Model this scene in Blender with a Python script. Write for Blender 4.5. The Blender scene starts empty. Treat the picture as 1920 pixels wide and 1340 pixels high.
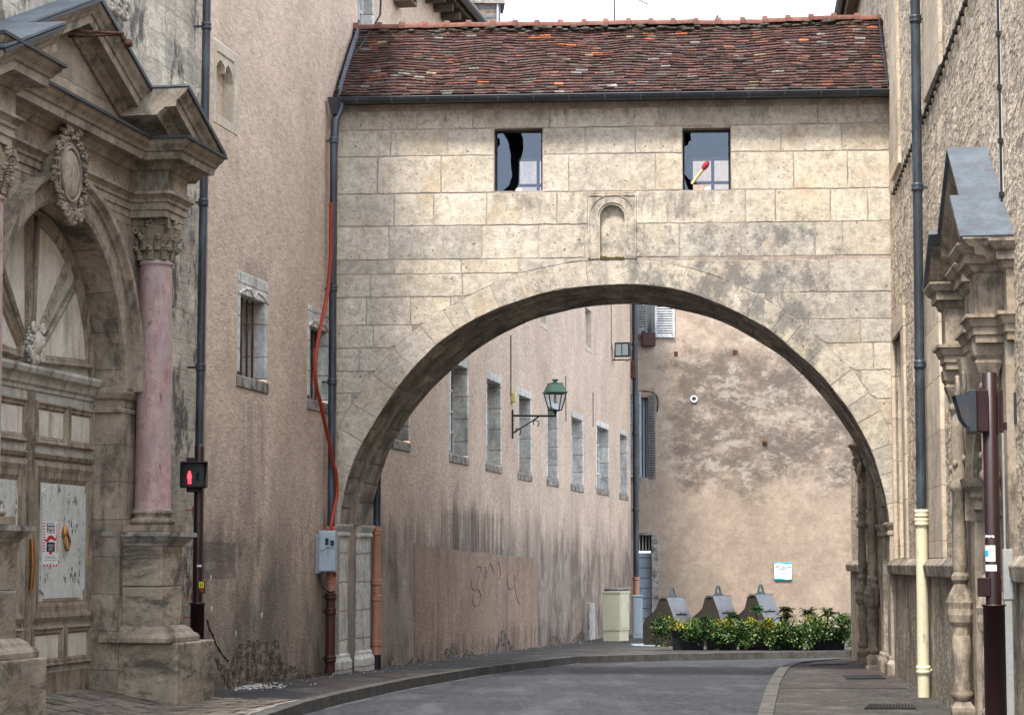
import bpy, bmesh, math, random
from mathutils import Vector, Matrix, noise as mnoise
random.seed(7)
# ---------------------------------------------------------------- camera model
F, CX, CY, EYE = 4200.0, 960.0, 670.0, 1.6
PITCH = math.atan(386.0/4200.0)
CAM = Vector((0, 0, EYE))
def ray(px, py):
    u = (px-CX)/F; v = -(py-CY)/F
    return Vector((u, math.cos(PITCH)-v*math.sin(PITCH), math.sin(PITCH)+v*math.cos(PITCH)))
def at(px, py, Y):
    r = ray(px, py); return CAM + r*(Y/r.y)
def gz(Y): return -0.0133*min(max(Y-30.0, 0.0), 60.0)
def ground(px, py, off=0.0):
    r = ray(px, py); t = 20.0
    for _ in range(60):
        t = (gz(t*r.y)+off-EYE)/r.z
    p = CAM + r*t
    return p
class Frame:
    """A vertical wall: s along it, d out of it towards the street, z up."""
    def __init__(f, o, t, n):
        f.o = Vector((o[0], o[1], 0)); f.t = Vector((t[0], t[1], 0)).normalized(); f.n = Vector((n[0], n[1], 0)).normalized()
    def P(f, s, d, z): return f.o + f.t*s + f.n*d + Vector((0, 0, z))
    def h(f, px, py, d=0.0):
        r = ray(px, py); o = f.P(0, d, 0); k = (o-CAM).dot(f.n)/r.dot(f.n)
        p = CAM + r*k
        return ((p-f.o).dot(f.t), p.z)
    def S(f, px, d=0.0): return f.h(px, 1056, d)[0]
    def loc(f, p): q = Vector(p)-f.o; return (q.dot(f.t), q.dot(f.n), p[2])
LW = Frame((-9.08, 0), (.188, 1), (1, -.188))
RW = Frame((2.43, 0), (.0976, 1), (-1, .0976))
BA = at(632, 1056, 34.0); BB = at(1675, 1056, 33.4)
BT = (BB-BA)
BW = Frame((BA.x, BA.y), (BT.x, BT.y), (BT.y, -BT.x))
FW = Frame((0, 69.0), (1, 0), (0, -1))
W0 = Frame((0, 0), (1, 0), (0, 1))
# ---------------------------------------------------------------- mesh builder
COL = bpy.context.scene.collection
class M:
    def __init__(m, fr=W0): m.fr = fr; m.v = []; m.f = []; m.c = []; m.sm = []
    def face(m, pts, col=(1, 1, 1), smooth=False):
        b = len(m.v); m.v += [tuple(p) for p in pts]; m.f.append(list(range(b, b+len(pts)))); m.c.append(col); m.sm.append(smooth); return m
    def mesh(m, pts, faces, col=(1, 1, 1), smooth=False):
        b = len(m.v); m.v += [tuple(p) for p in pts]
        for f in faces: m.f.append([b+i for i in f]); m.c.append(col); m.sm.append(smooth)
        return m
    def box(m, s0, s1, d0, d1, z0, z1, col=(1, 1, 1)):
        p = [(s, d, z) for s in (s0, s1) for d in (d0, d1) for z in (z0, z1)]
        return m.mesh(p, [(0, 1, 3, 2), (4, 6, 7, 5), (0, 4, 5, 1), (2, 3, 7, 6), (0, 2, 6, 4), (1, 5, 7, 3)], col)
    def extrude(m, pts, vec, col=(1, 1, 1), caps=(True, True), smooth=False):
        n = len(pts); q = [tuple(p[i]+vec[i] for i in range(3)) for p in pts]
        fs = [(i, (i+1) % n, n+(i+1) % n, n+i) for i in range(n)]
        m.mesh(list(pts)+q, fs, col, smooth)
        if caps[0]: m.face(pts, col)
        if caps[1]: m.face(q, col)
        return m
    def plate(m, poly, d0, d1, col=(1, 1, 1)):          # polygon in (s,z)
        return m.extrude([(s, d0, z) for s, z in poly], (0, d1-d0, 0), col)
    def tube(m, path, r, n=8, col=(1, 1, 1), caps=True):
        P = [Vector(p) for p in path]; rs = r if isinstance(r, (list, tuple)) else [r]*len(P)
        up = Vector((0, 0, 1)); pts = []; prev = None
        for i, p in enumerate(P):
            t = (P[min(i+1, len(P)-1)]-P[max(i-1, 0)]).normalized()
            a = prev-t*prev.dot(t) if prev is not None else (up.cross(t) if abs(t.z) < .95 else Vector((1, 0, 0))-t*t.x)
            if a.length < 1e-6: a = t.orthogonal()
            a.normalize(); b = t.cross(a); prev = a
            for k in range(n):
                w = 2*math.pi*k/n; pts.append(p+a*math.cos(w)*rs[i]+b*math.sin(w)*rs[i])
        fs = [(i*n+k, i*n+(k+1) % n, (i+1)*n+(k+1) % n, (i+1)*n+k) for i in range(len(P)-1) for k in range(n)]
        m.mesh(pts, fs, col, True)
        if caps: m.face(pts[:n], col); m.face(pts[-n:], col)
        return m
    def lathe(m, s, d, prof, n=20, col=(1, 1, 1), sq=False, smooth=True, mod=None):
        pts = []
        for r, z in prof:
            for k in range(n):
                w = 2*math.pi*k/n+(math.pi/4 if sq else 0); rr = r*(mod(w, z) if mod else 1)
                pts.append((s+rr*math.cos(w), d+rr*math.sin(w), z))
        fs = [(i*n+k, i*n+(k+1) % n, (i+1)*n+(k+1) % n, (i+1)*n+k) for i in range(len(prof)-1) for k in range(n)]
        m.mesh(pts, fs, col, smooth)
        m.face(pts[:n], col); m.face(pts[-n:], col); return m
    def ell(m, c, r, nu=12, nv=8, col=(1, 1, 1), rough=0):
        pts = []; fs = []
        for i in range(nv+1):
            th = math.pi*i/nv
            for k in range(nu):
                w = 2*math.pi*k/nu; q = 1+rough*(random.random()-.5)
                pts.append((c[0]+r[0]*math.sin(th)*math.cos(w)*q, c[1]+r[1]*math.sin(th)*math.sin(w)*q, c[2]+r[2]*math.cos(th)*q))
        for i in range(nv):
            for k in range(nu): fs.append((i*nu+k, i*nu+(k+1) % nu, (i+1)*nu+(k+1) % nu, (i+1)*nu+k))
        return m.mesh(pts, fs, col, True)
    def sweep_plan(m, prof, path, z0=0, col=(1, 1, 1), side=-1):
        """prof: (out,z) closed; path: (s,d) going along increasing s; out = towards +d."""
        n = len(path); rings = []
        for i in range(n):
            p = Vector(path[i]).to_2d()
            def nrm(a, b):
                t = (Vector(b)-Vector(a)).normalized(); return Vector((-t.y, t.x))
            if i == 0: mt = nrm(path[0], path[1])
            elif i == n-1: mt = nrm(path[-2], path[-1])
            else:
                a = nrm(path[i-1], path[i]); b = nrm(path[i], path[i+1]); mt = (a+b); mt = mt/max(mt.dot(a), .2)
            rings.append([(p.x+mt.x*o, p.y+mt.y*o, z0+z) for o, z in prof])
        k = len(prof); pts = [q for r in rings for q in r]
        fs = [(i*k+j, i*k+(j+1) % k, (i+1)*k+(j+1) % k, (i+1)*k+j) for i in range(n-1) for j in range(k)]
        m.mesh(pts, fs, col); m.face(rings[0], col); m.face(rings[-1], col); return m
    def sweep_elev(m, prof, path, col=(1, 1, 1), smooth=False):
        """prof: (up,d) closed; path: (s,z); up = left normal of travel."""
        n = len(path); rings = []
        closed = False
        for i in range(n):
            p = Vector(path[i])
            def nrm(a, b):
                t = (Vector(b)-Vector(a)).normalized(); return Vector((-t.y, t.x))
            if i == 0: mt = nrm(path[0], path[1])
            elif i == n-1: mt = nrm(path[-2], path[-1])
            else:
                a = nrm(path[i-1], path[i]); b = nrm(path[i], path[i+1]); mt = (a+b); mt = mt/max(mt.dot(a), .2)
            rings.append([(p.x+mt.x*o, d, p.y+mt.y*o) for o, d in prof])
        k = len(prof); pts = [q for r in rings for q in r]
        fs = [(i*k+j, i*k+(j+1) % k, (i+1)*k+(j+1) % k, (i+1)*k+j) for i in range(n-1) for j in range(k)]
        m.mesh(pts, fs, col, smooth); m.face(rings[0], col); m.face(rings[-1], col); return m
    def wallgrid(m, s0, s1, z0, z1, holes, d=0, col=(1, 1, 1), step=None):
        ss = sorted({s0, s1, *[h[i] for h in holes for i in (0, 1) if s0 < h[i] < s1]})
        zs = sorted({z0, z1, *[h[i] for h in holes for i in (2, 3) if z0 < h[i] < z1]})
        for a, b in zip(ss, ss[1:]):
            for c, e in zip(zs, zs[1:]):
                x = (a+b)/2; y = (c+e)/2
                if any(h[0] < x < h[1] and h[2] < y < h[3] for h in holes): continue
                m.face([(a, d, c), (b, d, c), (b, d, e), (a, d, e)], col)
        return m
    def reveal(m, s0, s1, z0, z1, d0, d1, col=(1, 1, 1)):
        for a, b in (((s0, z0), (s1, z0)), ((s1, z0), (s1, z1)), ((s1, z1), (s0, z1)), ((s0, z1), (s0, z0))):
            m.face([(a[0], d0, a[1]), (b[0], d0, b[1]), (b[0], d1, b[1]), (a[0], d1, a[1])], col)
        return m
    def build(m, name, mat, parent=None, bevel=0.0, loc=None, segs=1, recalc=True, warp=0):
        base = Vector(ROOT[parent.name]) if parent is not None else Vector(loc if loc is not None else (0, 0, 0))
        me = bpy.data.meshes.new(name)
        if m.fr is W0: W = [Vector(p)-base for p in m.v]
        else: W = [m.fr.P(*p)-base for p in m.v]
        if warp: W = [p+mnoise.noise_vector((p+base)*3)*warp for p in W]
        me.from_pydata([tuple(p) for p in W], [], m.f)
        uvs = []; cs = []
        for f, c in zip(m.f, m.c):
            for i in f: p = m.v[i]; uvs += [p[0], p[2]]; cs += [c[0], c[1], c[2], 1.0]
        me.uv_layers.new(name='UVMap'); me.uv_layers['UVMap'].data.foreach_set('uv', uvs); me.color_attributes.new('col', 'FLOAT_COLOR', 'CORNER'); me.color_attributes['col'].data.foreach_set('color', cs)
        me.polygons.foreach_set('use_smooth', m.sm)
        if recalc:
            bm = bmesh.new(); bm.from_mesh(me); bmesh.ops.recalc_face_normals(bm, faces=bm.faces); bm.to_mesh(me); bm.free()
        me.materials.append(mat); me.update()
        ob = bpy.data.objects.new(name, me); COL.objects.link(ob)
        if parent is not None: ob.parent = parent; ROOT[ob.name] = tuple(base)
        else: ob.location = base; ROOT[ob.name] = tuple(base)
        if bevel:
            bv = ob.modifiers.new('bevel', 'BEVEL'); bv.width = bevel; bv.segments = segs; bv.limit_method = 'ANGLE'; bv.angle_limit = math.radians(35)
        return ob
ROOT = {}
def tag(o, label=None, cat=None, group=None, kind=None):
    if label: o['label'] = label
    if cat: o['category'] = cat
    if group: o['group'] = group
    if kind: o['kind'] = kind
    return o
def thing(name, label, cat, loc, group=None, kind=None):
    o = bpy.data.objects.new(name, None); o.empty_display_size = .2; COL.objects.link(o); o.location = Vector(loc); ROOT[o.name] = tuple(loc)
    return tag(o, label, cat, group, kind)
def copy_tree(o, delta=None, parent=None):
    c = o.copy(); COL.objects.link(c); c.parent = parent
    if parent is None: c.location = o.location+delta
    ROOT[c.name] = tuple(c.location) if parent is None else ROOT[parent.name]
    for ch in list(o.children): copy_tree(ch, None, c)
    return c
def text(body, fr, s, d, z, size, mat, parent, name='lettering', align='CENTER', sx=1.0, ex=.0015, bold=0.0, spacing=1.0):
    cu = bpy.data.curves.new('txt', 'FONT'); cu.body = body; cu.size = size; cu.align_x = align; cu.extrude = ex; cu.offset = bold; cu.resolution_u = 3; cu.space_line = spacing
    ob = bpy.data.objects.new('txt', cu); COL.objects.link(ob)
    bpy.context.view_layer.update()
    me = bpy.data.meshes.new_from_object(ob.evaluated_get(bpy.context.evaluated_depsgraph_get()))
    bpy.data.objects.remove(ob); base = Vector(ROOT[parent.name])
    for v in me.vertices:
        x, y, e = v.co; v.co = fr.P(s+x*sx, d+e, z+y)-base
    me.materials.clear(); me.materials.append(mat); me.name = name
    o = bpy.data.objects.new(name, me); COL.objects.link(o); o.parent = parent; ROOT[o.name] = tuple(base); return o
# ---------------------------------------------------------------- materials
def srgb(r, g, b): return tuple(((c/255)/12.92 if c <= 10 else (((c/255)+.055)/1.055)**2.4) for c in (r, g, b))
class NT:
    def __init__(t, mt): t.t = mt.node_tree; t.n = t.t.nodes; t.l = t.t.links
    def N(t, ty, **k):
        n = t.n.new('ShaderNode'+ty)
        for a, b in k.items(): setattr(n, a, b)
        return n
    def L(t, a, b): t.l.new(a, b)
    def math(t, op, a, b=0.0, clamp=False):
        n = t.N('Math', operation=op, use_clamp=clamp)
        for i, x in enumerate((a, b)):
            if hasattr(x, 'is_linked'): t.L(x, n.inputs[i])
            else: n.inputs[i].default_value = x
        return n.outputs[0]
    def rng(t, v, a, b, c=0.0, d=1.0):
        n = t.N('MapRange'); t.L(v, n.inputs[0])
        for i, x in enumerate((a, b, c, d)): n.inputs[i+1].default_value = x
        return n.outputs[0]
    def scale(t, vec, sc):
        n = t.N('VectorMath', operation='MULTIPLY'); t.L(vec, n.inputs[0]); n.inputs[1].default_value = sc; return n.outputs[0]
    def noise(t, vec, sc, det=4, rough=.55, dist=0.0):
        if isinstance(sc, (tuple, list)): vec = t.scale(vec, sc); sc = 1.0
        n = t.N('TexNoise'); t.L(vec, n.inputs['Vector']); n.inputs['Scale'].default_value = sc; n.inputs['Detail'].default_value = det
        n.inputs['Roughness'].default_value = rough; n.inputs['Distortion'].default_value = dist; return n.outputs['Fac']
    def mix(t, f, a, b, mode='MIX'):
        n = t.N('Mix', data_type='RGBA', blend_type=mode)
        for i, x in ((0, f), (6, a), (7, b)):
            if hasattr(x, 'is_linked'): t.L(x, n.inputs[i])
            elif i == 0: n.inputs[0].default_value = x
            else: n.inputs[i].default_value = (*x, 1)
        return n.outputs[2]
    def trap(t, v, z):
        return t.math('MULTIPLY', t.rng(v, z[0], z[1]), t.rng(v, z[2], z[3], 1, 0))
def mat(name, col, rough=.85, metal=0.0, var=.15, vsc=1.3, fine=.08, fsc=45, bump=.25, bsc=35, bd=.01, attr=False, dirt=(), big=None, brick=None, spec=.3, alpha=None, pits=None, coat=0, ani=None):
    mt = bpy.data.materials.new(name); mt.use_nodes = True; t = NT(mt); bs = t.n['Principled BSDF']
    geo = t.N('NewGeometry'); P = geo.outputs['Position']; PF = t.scale(P, ani) if ani else P; uvn = t.N('UVMap'); sx = t.N('SeparateXYZ'); t.L(uvn.outputs[0], sx.inputs[0])
    U, Z = sx.outputs[0], sx.outputs[1]
    c = None
    rgb = t.N('RGB'); rgb.outputs[0].default_value = (*col, 1); c = rgb.outputs[0]
    if attr:
        a = t.N('Attribute', attribute_name='col'); c = t.mix(1.0, c, a.outputs['Color'], 'MULTIPLY')
    hts = []
    if brick:
        w, h, mw = brick['w'], brick['h'], brick['m']
        dz = t.noise(P, brick.get('dsc', 2.5), 2); vec = t.N('CombineXYZ')
        t.L(t.math('ADD', U, t.rng(dz, .3, .7, -brick.get('dis', .04), brick.get('dis', .04))), vec.inputs[0])
        dz2 = t.noise(P, brick.get('dsc', 2.5)*1.3, 2)
        t.L(t.math('ADD', Z, t.rng(dz2, .3, .7, -brick.get('dis', .04), brick.get('dis', .04))), vec.inputs[1])
        b = t.N('TexBrick'); t.L(vec.outputs[0], b.inputs['Vector']); b.inputs['Scale'].default_value = 1; b.inputs['Brick Width'].default_value = w
        b.inputs['Row Height'].default_value = h; b.inputs['Mortar Size'].default_value = mw; b.inputs['Mortar Smooth'].default_value = brick.get('smooth', .3); b.inputs['Bias'].default_value = 0
        b.inputs['Color1'].default_value = (.82, .82, .82, 1); b.inputs['Color2'].default_value = (1.12, 1.1, 1.06, 1); b.inputs['Mortar'].default_value = (1, 1, 1, 1)
        b.offset = .37; b.squash = brick.get('sq', 1.3); b.squash_frequency = 3
        c = t.mix(1.0, c, b.outputs['Color'], 'MULTIPLY')
        if brick.get('mc'): c = t.mix(t.math('MULTIPLY', b.outputs['Fac'], brick.get('ma', .9)), c, brick['mc'])
        hts.append((t.math('SUBTRACT', 1.0, b.outputs['Fac']), brick.get('bd', .02), brick.get('bs', .6)))
    if var:
        s1 = t.noise(P, vsc, 5, .6); k = t.rng(s1, .36, .64, 1-var, 1+var)
        v = t.N('VectorMath', operation='SCALE'); t.L(c, v.inputs[0]); t.L(k, v.inputs['Scale']); c = v.outputs[0]
    if fine:
        s1 = t.noise(PF, fsc*.4, 7, .85); k = t.rng(s1, .40, .60, 1-fine*1.25, 1+fine*1.1)
        v = t.N('VectorMath', operation='SCALE'); t.L(c, v.inputs[0]); t.L(k, v.inputs['Scale']); c = v.outputs[0]
    for q in dirt:
        nz = t.noise(P, q['sc'], q.get('det', 6), q.get('rg', .6), q.get('dist', 0))
        if 'zr' in q or 'sr' in q:
            tr = None
            if 'zr' in q: tr = t.trap(Z, q['zr'])
            if 'sr' in q: r2 = t.trap(U, q['sr']); tr = r2 if tr is None else t.math('MULTIPLY', tr, r2)
            nz = t.math('ADD', nz, t.rng(tr, 0, 1, -q.get('k', .45), 0))
        f = t.rng(nz, q['lo'], q['hi'], 0, q.get('amt', 1))
        c = t.mix(f, c, q['col'])
    if pits:
        nz = t.noise(P, pits[0], 2, .5); f = t.rng(nz, pits[1], pits[1]+.05, 0, pits[2]); c = t.mix(f, c, (.03, .025, .02)); hts.append((t.math('SUBTRACT', 1.0, f), .01, .5))
    t.L(c, bs.inputs['Base Color'])
    bs.inputs['Roughness'].default_value = rough; bs.inputs['Metallic'].default_value = metal; bs.inputs['Specular IOR Level'].default_value = spec
    if coat: bs.inputs['Coat Weight'].default_value = coat
    nin = None
    if big: hts.append((t.noise(PF, big[0], 4, .6), big[1], big[2]))
    if bump: hts.append((t.noise(PF, bsc, 4, .65), bd, bump))
    for h, d, s in hts:
        bn = t.N('Bump'); bn.inputs['Strength'].default_value = s; bn.inputs['Distance'].default_value = d; t.L(h, bn.inputs['Height'])
        if nin: t.L(nin, bn.inputs['Normal'])
        nin = bn.outputs[0]
    if nin: t.L(nin, bs.inputs['Normal'])
    return mt
def emit(name, col, s):
    m = mat(name, col, var=0, fine=0, bump=0); b = m.node_tree.nodes['Principled BSDF']; b.inputs['Emission Color'].default_value = (*col, 1); b.inputs['Emission Strength'].default_value = s; return m
STREAK = (7, 7, .5)
m_pink = mat('pink_roughcast', (.59, .45, .345), ani=(1, .38, 1), var=.1, vsc=.9, fine=.16, fsc=30, bump=.8, bsc=26, bd=.02, dirt=[
    dict(col=(.30, .20, .16), sc=(.5, .5, .25), lo=.52, hi=.75, amt=.35),
    dict(col=(.20, .165, .135), sc=(.8, .8, .35), lo=.22, hi=.52, amt=.78, zr=(-3, -2, 1.2, 4.4), k=.5, rg=.7),
    dict(col=(.085, .072, .066), sc=(2.1, 2.1, .14), lo=.5, hi=.68, amt=.7, zr=(.3, 1.7, 2.1, 3.6), k=.34, rg=.75, det=10), dict(col=(.085, .07, .062), sc=(.9, .9, .7), lo=.46, hi=.58, amt=.6, zr=(-3, -2, 1.8, 3.8), k=.4, rg=.7),
    dict(col=(.07, .058, .05), sc=(2.2, 2.2, 1.2), lo=.42, hi=.62, amt=.8, zr=(-3, -2, .0, 1.0), k=.32),
    dict(col=(.06, .052, .05), sc=(2.6, 2.6, .16), lo=.40, hi=.56, amt=.8, zr=(1.2, 1.8, 2.5, 3.5), sr=(40.5, 42, 48, 50.5), k=.4, rg=.7),
    dict(col=(.10, .085, .078), sc=(2.6, 2.6, .16), lo=.44, hi=.6, amt=.6, zr=(.8, 1.6, 2.2, 3.2), sr=(35.5, 36.2, 39.5, 41.5), k=.4, rg=.7),
    dict(col=(.10, .085, .075), sc=(7, 3, 7), lo=.32, hi=.5, amt=.6, zr=(1.36, 1.42, 1.86, 1.92), sr=(28.2, 28.3, 29.7, 29.82), k=.7),
    dict(col=(.22, .16, .14), sc=(3, 3, .8), lo=.3, hi=.6, amt=.55, zr=(5.38, 5.42, 5.55, 5.95), sr=(29.5, 29.9, 30.8, 31.3), k=.4),
    dict(col=(.20, .15, .13), sc=(4, 4, .3), lo=.35, hi=.62, amt=.55, zr=(1.5, 2.3, 3.7, 3.9), sr=(29.6, 29.8, 30.9, 31.2), k=.4)])
m_patch = mat('cleaned_roughcast', (.34, .235, .17), ani=(1, .38, 1), var=.14, vsc=.9, fine=.16, fsc=30, bump=.8, bsc=26, bd=.02, dirt=[
    dict(col=(.13, .10, .085), sc=(3.2, 3.2, .3), lo=.5, hi=.72, amt=.6), dict(col=(.09, .07, .06), sc=(2.2, 2.2, 1.2), lo=.4, hi=.65, amt=.8, zr=(-3, -2, .0, .8), k=.3)])
m_ashlar = mat('pale_ashlar', (1, 1, 1), attr=True, var=.10, vsc=2.2, fine=.2, fsc=24, bump=.55, bsc=26, bd=.016, big=(7, .03, .3), dirt=[
    dict(col=(.44, .32, .18), sc=1.7, lo=.52, hi=.7, amt=.45),
    dict(col=(.62, .56, .47), sc=4.4, lo=.52, hi=.58, amt=.45, rg=.8, det=12), dict(col=(.27, .24, .20), sc=6, lo=.55, hi=.62, amt=.45, rg=.8, det=12),
    dict(col=(.12, .12, .12), sc=(2.6, 2.6, 2.0), lo=.44, hi=.54, amt=.7, zr=(3.0, 5.2, 6.5, 7.2), sr=(.4, 5.0, 6.9, 8.4), k=.2, rg=.78, det=10),
    dict(col=(.15, .14, .125), sc=(7, 7, 1.2), lo=.46, hi=.64, amt=.6, zr=(8.1, 8.45, 9, 9.1), k=.25, rg=.7),
    dict(col=(.14, .13, .12), sc=(6, 6, 1.4), lo=.42, hi=.6, amt=.65, zr=(6.7, 7.0, 7.2, 7.3), sr=(2.2, 2.4, 6.0, 6.3), k=.22, rg=.7),
    dict(col=(.26, .21, .17), sc=5.5, lo=.58, hi=.68, amt=.5, rg=.7)], pits=(17, .68, .6))
m_mortar = mat('grey_brown_mortar', (.40, .335, .275), var=.2, vsc=3, fine=.2, fsc=40, bump=.6, bsc=40, bd=.015, dirt=[dict(col=(.12, .1, .09), sc=2.5, lo=.5, hi=.7, amt=.5)])
m_soffit = mat('dark_arch_stone', (1, 1, 1), attr=True, var=.25, vsc=3, fine=.15, bump=.6, bsc=25, bd=.015, dirt=[dict(col=(.035, .03, .026), sc=2.2, lo=.38, hi=.62, amt=.75)])  # arch underside stone, broken up by near-black noise patches
m_portal = mat('brown_grey_carved_stone', (.31, .25, .185), ani=(1, .38, 1), var=.2, vsc=1.8, fine=.16, fsc=30, bump=.4, bsc=35, bd=.008, dirt=[
    dict(col=(.07, .055, .043), sc=(2.5, 2.5, 1.2), lo=.48, hi=.6, amt=.8, rg=.8, det=10), dict(col=(.42, .37, .30), sc=(4, 4, 1.5), lo=.54, hi=.7, amt=.6, rg=.7)])
m_portalwall = mat('brown_grey_portal_ashlar', (.33, .27, .205), ani=(1, .38, 1), var=.2, vsc=1.5, fine=.14, fsc=30, bump=.5, bsc=28, bd=.012, brick=dict(w=.62, h=.42, m=.006, mc=(.12, .1, .085), dis=.012, bd=.012, bs=.5), dirt=[
    dict(col=(.07, .06, .052), sc=(2.5, 2.5, 1.3), lo=.47, hi=.58, amt=.8, zr=(-1, 0, 5, 6.5), k=.12, rg=.8, det=10), dict(col=(.47, .43, .36), sc=(2, 2, 1), lo=.58, hi=.75, amt=.4)])
m_plinth = mat('weathered_plinth_stone', (.33, .275, .20), ani=(1, .38, 1), var=.25, vsc=1.2, fine=.14, fsc=30, bump=.5, bsc=25, bd=.015, big=(6, .03, .4), dirt=[
    dict(col=(.06, .052, .045), sc=(1.6, 1.6, 3.4), lo=.48, hi=.6, amt=.8, dist=.7, rg=.75, det=10), dict(col=(.38, .35, .3), sc=(3, 3, 1.6), lo=.58, hi=.75, amt=.5)])
m_church = mat('pale_blackened_ashlar', (.50, .45, .37), ani=(1, .38, 1), var=.2, vsc=1.8, fine=.16, fsc=25, bump=.8, bsc=14, bd=.025, brick=dict(w=.8, h=.36, m=.008, mc=(.36, .28, .20), ma=.6, dis=.018, bd=.02, bs=.6), dirt=[
    dict(col=(.05, .05, .05), sc=(2.0, 2.0, 1.1), lo=.51, hi=.58, amt=.85, rg=.8, det=12), dict(col=(.4, .3, .18), sc=2, lo=.6, hi=.75, amt=.5)])
m_rubble = mat('rough_rubble_wall', (.58, .475, .36), ani=(1, .38, 1), var=.16, vsc=1.6, fine=.28, fsc=16, bump=1.0, bsc=13, bd=.05, big=(5, .05, .6), brick=dict(w=.5, h=.27, m=.03, smooth=.8, mc=(.42, .29, .18), ma=.6, dis=.07, dsc=1.6, bd=.02, bs=.5), dirt=[
    dict(col=(.13, .105, .08), sc=(8, 8, 7), lo=.52, hi=.6, amt=.8, rg=.8), dict(col=(.68, .60, .48), sc=6, lo=.54, hi=.66, amt=.6, rg=.7), dict(col=(.12, .105, .09), sc=(3, 3, .5), lo=.42, hi=.7, amt=.7, zr=(-3, -2, 1.6, 5.2), k=.3)])
m_smooth = mat('smooth_quoin_stone', (.56, .46, .35), ani=(1, .38, 1), var=.14, vsc=2, fine=.13, fsc=25, bump=.5, bsc=25, bd=.012, brick=dict(w=2.2, h=.62, m=.008, mc=(.36, .24, .14), dis=.012, bd=.01, bs=.5), dirt=[
    dict(col=(.17, .15, .12), sc=(2, 2, .7), lo=.48, hi=.7, amt=.6, zr=(-2, -1, 3.2, 6.5), k=.2)])
m_rbase = mat('damp_stone_dado', (.28, .23, .17), ani=(1, .38, 1), var=.2, vsc=1.6, fine=.18, fsc=25, bump=.7, bsc=18, bd=.025, dirt=[
    dict(col=(.08, .07, .058), sc=(1.6, 1.6, .9), lo=.47, hi=.6, amt=.75, rg=.75, det=10), dict(col=(.5, .46, .40), sc=(2.4, 2.4, 2.0), lo=.54, hi=.62, amt=.6, rg=.75), dict(col=(.08, .09, .05), sc=3, lo=.45, hi=.6, amt=.6, zr=(-3, -2, -.1, .5), k=.3)])
m_winstone = mat('pale_grey_window_stone', (.66, .64, .59), var=.15, vsc=3, fine=.14, fsc=30, bump=.5, bsc=25, bd=.012, brick=dict(w=3, h=.44, m=.012, mc=(.3, .2, .14), dis=.01, bd=.01, bs=.6), dirt=[dict(col=(.16, .15, .14), sc=(3, 3, 1.5), lo=.5, hi=.68, amt=.6)])
m_creamstone = mat('cream_window_stone', (.56, .48, .37), var=.12, vsc=3, fine=.12, bump=.4, bsc=25, bd=.01, dirt=[dict(col=(.25, .2, .15), sc=4, lo=.56, hi=.7, amt=.5)])
m_sill = mat('blackened_sill_stone', (.33, .3, .26), var=.2, vsc=4, fine=.15, bump=.6, bsc=25, bd=.02, dirt=[dict(col=(.07, .06, .055), sc=5, lo=.45, hi=.62, amt=.8)])
m_far = mat('stained_ochre_render', (.34, .262, .195), var=.13, vsc=.7, fine=.1, fsc=14, bump=.5, bsc=14, bd=.02, dirt=[
    dict(col=(.38, .31, .26), sc=(2.5, 2.5, .25), lo=.42, hi=.62, amt=.6, sr=(-2, 0, 4.5, 4.52), k=.5),
    dict(col=(.52, .40, .31), sc=1.6, lo=.44, hi=.62, amt=.8, zr=(7.6, 8.2, 12, 14), k=.2, rg=.7, dist=.8),
    dict(col=(.10, .08, .066), sc=(.9, .9, 1.1), lo=.30, hi=.46, amt=.82, zr=(2.9, 4.6, 7.4, 9.2), sr=(4.2, 5.4, 6.9, 20), k=.34, rg=.76, det=10),
    dict(col=(.47, .41, .34), sc=(1.5, 1.5, 2.6), lo=.50, hi=.58, amt=.6, zr=(3.2, 4.2, 8.6, 9.5), k=.16, rg=.8, dist=.12, det=12), dict(col=(.23, .175, .13), sc=1.5, lo=.5, hi=.58, amt=.35, rg=.8, det=10), dict(col=(.46, .37, .28), sc=2.3, lo=.54, hi=.62, amt=.35, rg=.8, det=10),
    dict(col=(.27, .2, .15), sc=1.2, lo=.5, hi=.68, amt=.55, zr=(-3, -2, 2.4, 3.6), k=.12)])
m_tile = mat('old_clay_tile', (1, 1, 1), attr=True, var=.3, vsc=9, fine=.25, fsc=40, bump=.5, bsc=30, bd=.01, rough=.75, dirt=[dict(col=(.42, .38, .35), sc=16, lo=.66, hi=.72, amt=.75), dict(col=(.03, .03, .022), sc=4, lo=.55, hi=.7, amt=.6)])
m_ridge = mat('orange_ridge_tile', (1, 1, 1), attr=True, var=.2, vsc=8, fine=.15, dirt=[dict(col=(.1, .06, .04), sc=6, lo=.55, hi=.7, amt=.7)])
m_moss = mat('grey_moss_bedding', (.07, .065, .05), var=.4, vsc=6, fine=.3, bump=1, bsc=15, bd=.03)
m_darkmetal = mat('slate_blue_painted_pipe', (.030, .038, .048), rough=.42, var=.15, vsc=3, fine=.05, bump=.05, spec=.5, dirt=[dict(col=(.085, .11, .13), sc=(5, 5, 1), lo=.5, hi=.62, amt=.6, rg=.75), dict(col=(.06, .045, .035), sc=(9, 9, 4), lo=.6, hi=.64, amt=.6)])
m_gutter = mat('dark_zinc_gutter', (.045, .048, .056), rough=.45, metal=.3, var=.2, vsc=3, fine=.05, bump=.05, spec=.5)
m_zinc = mat('weathered_zinc_sheet', (.12, .138, .16), rough=.6, metal=.25, var=.2, vsc=3, fine=.12, bump=.15, dirt=[dict(col=(.09, .095, .1), sc=4, lo=.5, hi=.65, amt=.6), dict(col=(.13, .06, .05), sc=3.4, lo=.62, hi=.7, amt=.6)])
m_leadedge = mat('dark_lead_flashing', (.022, .025, .03), rough=.5, var=.2, bump=.1)
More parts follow.
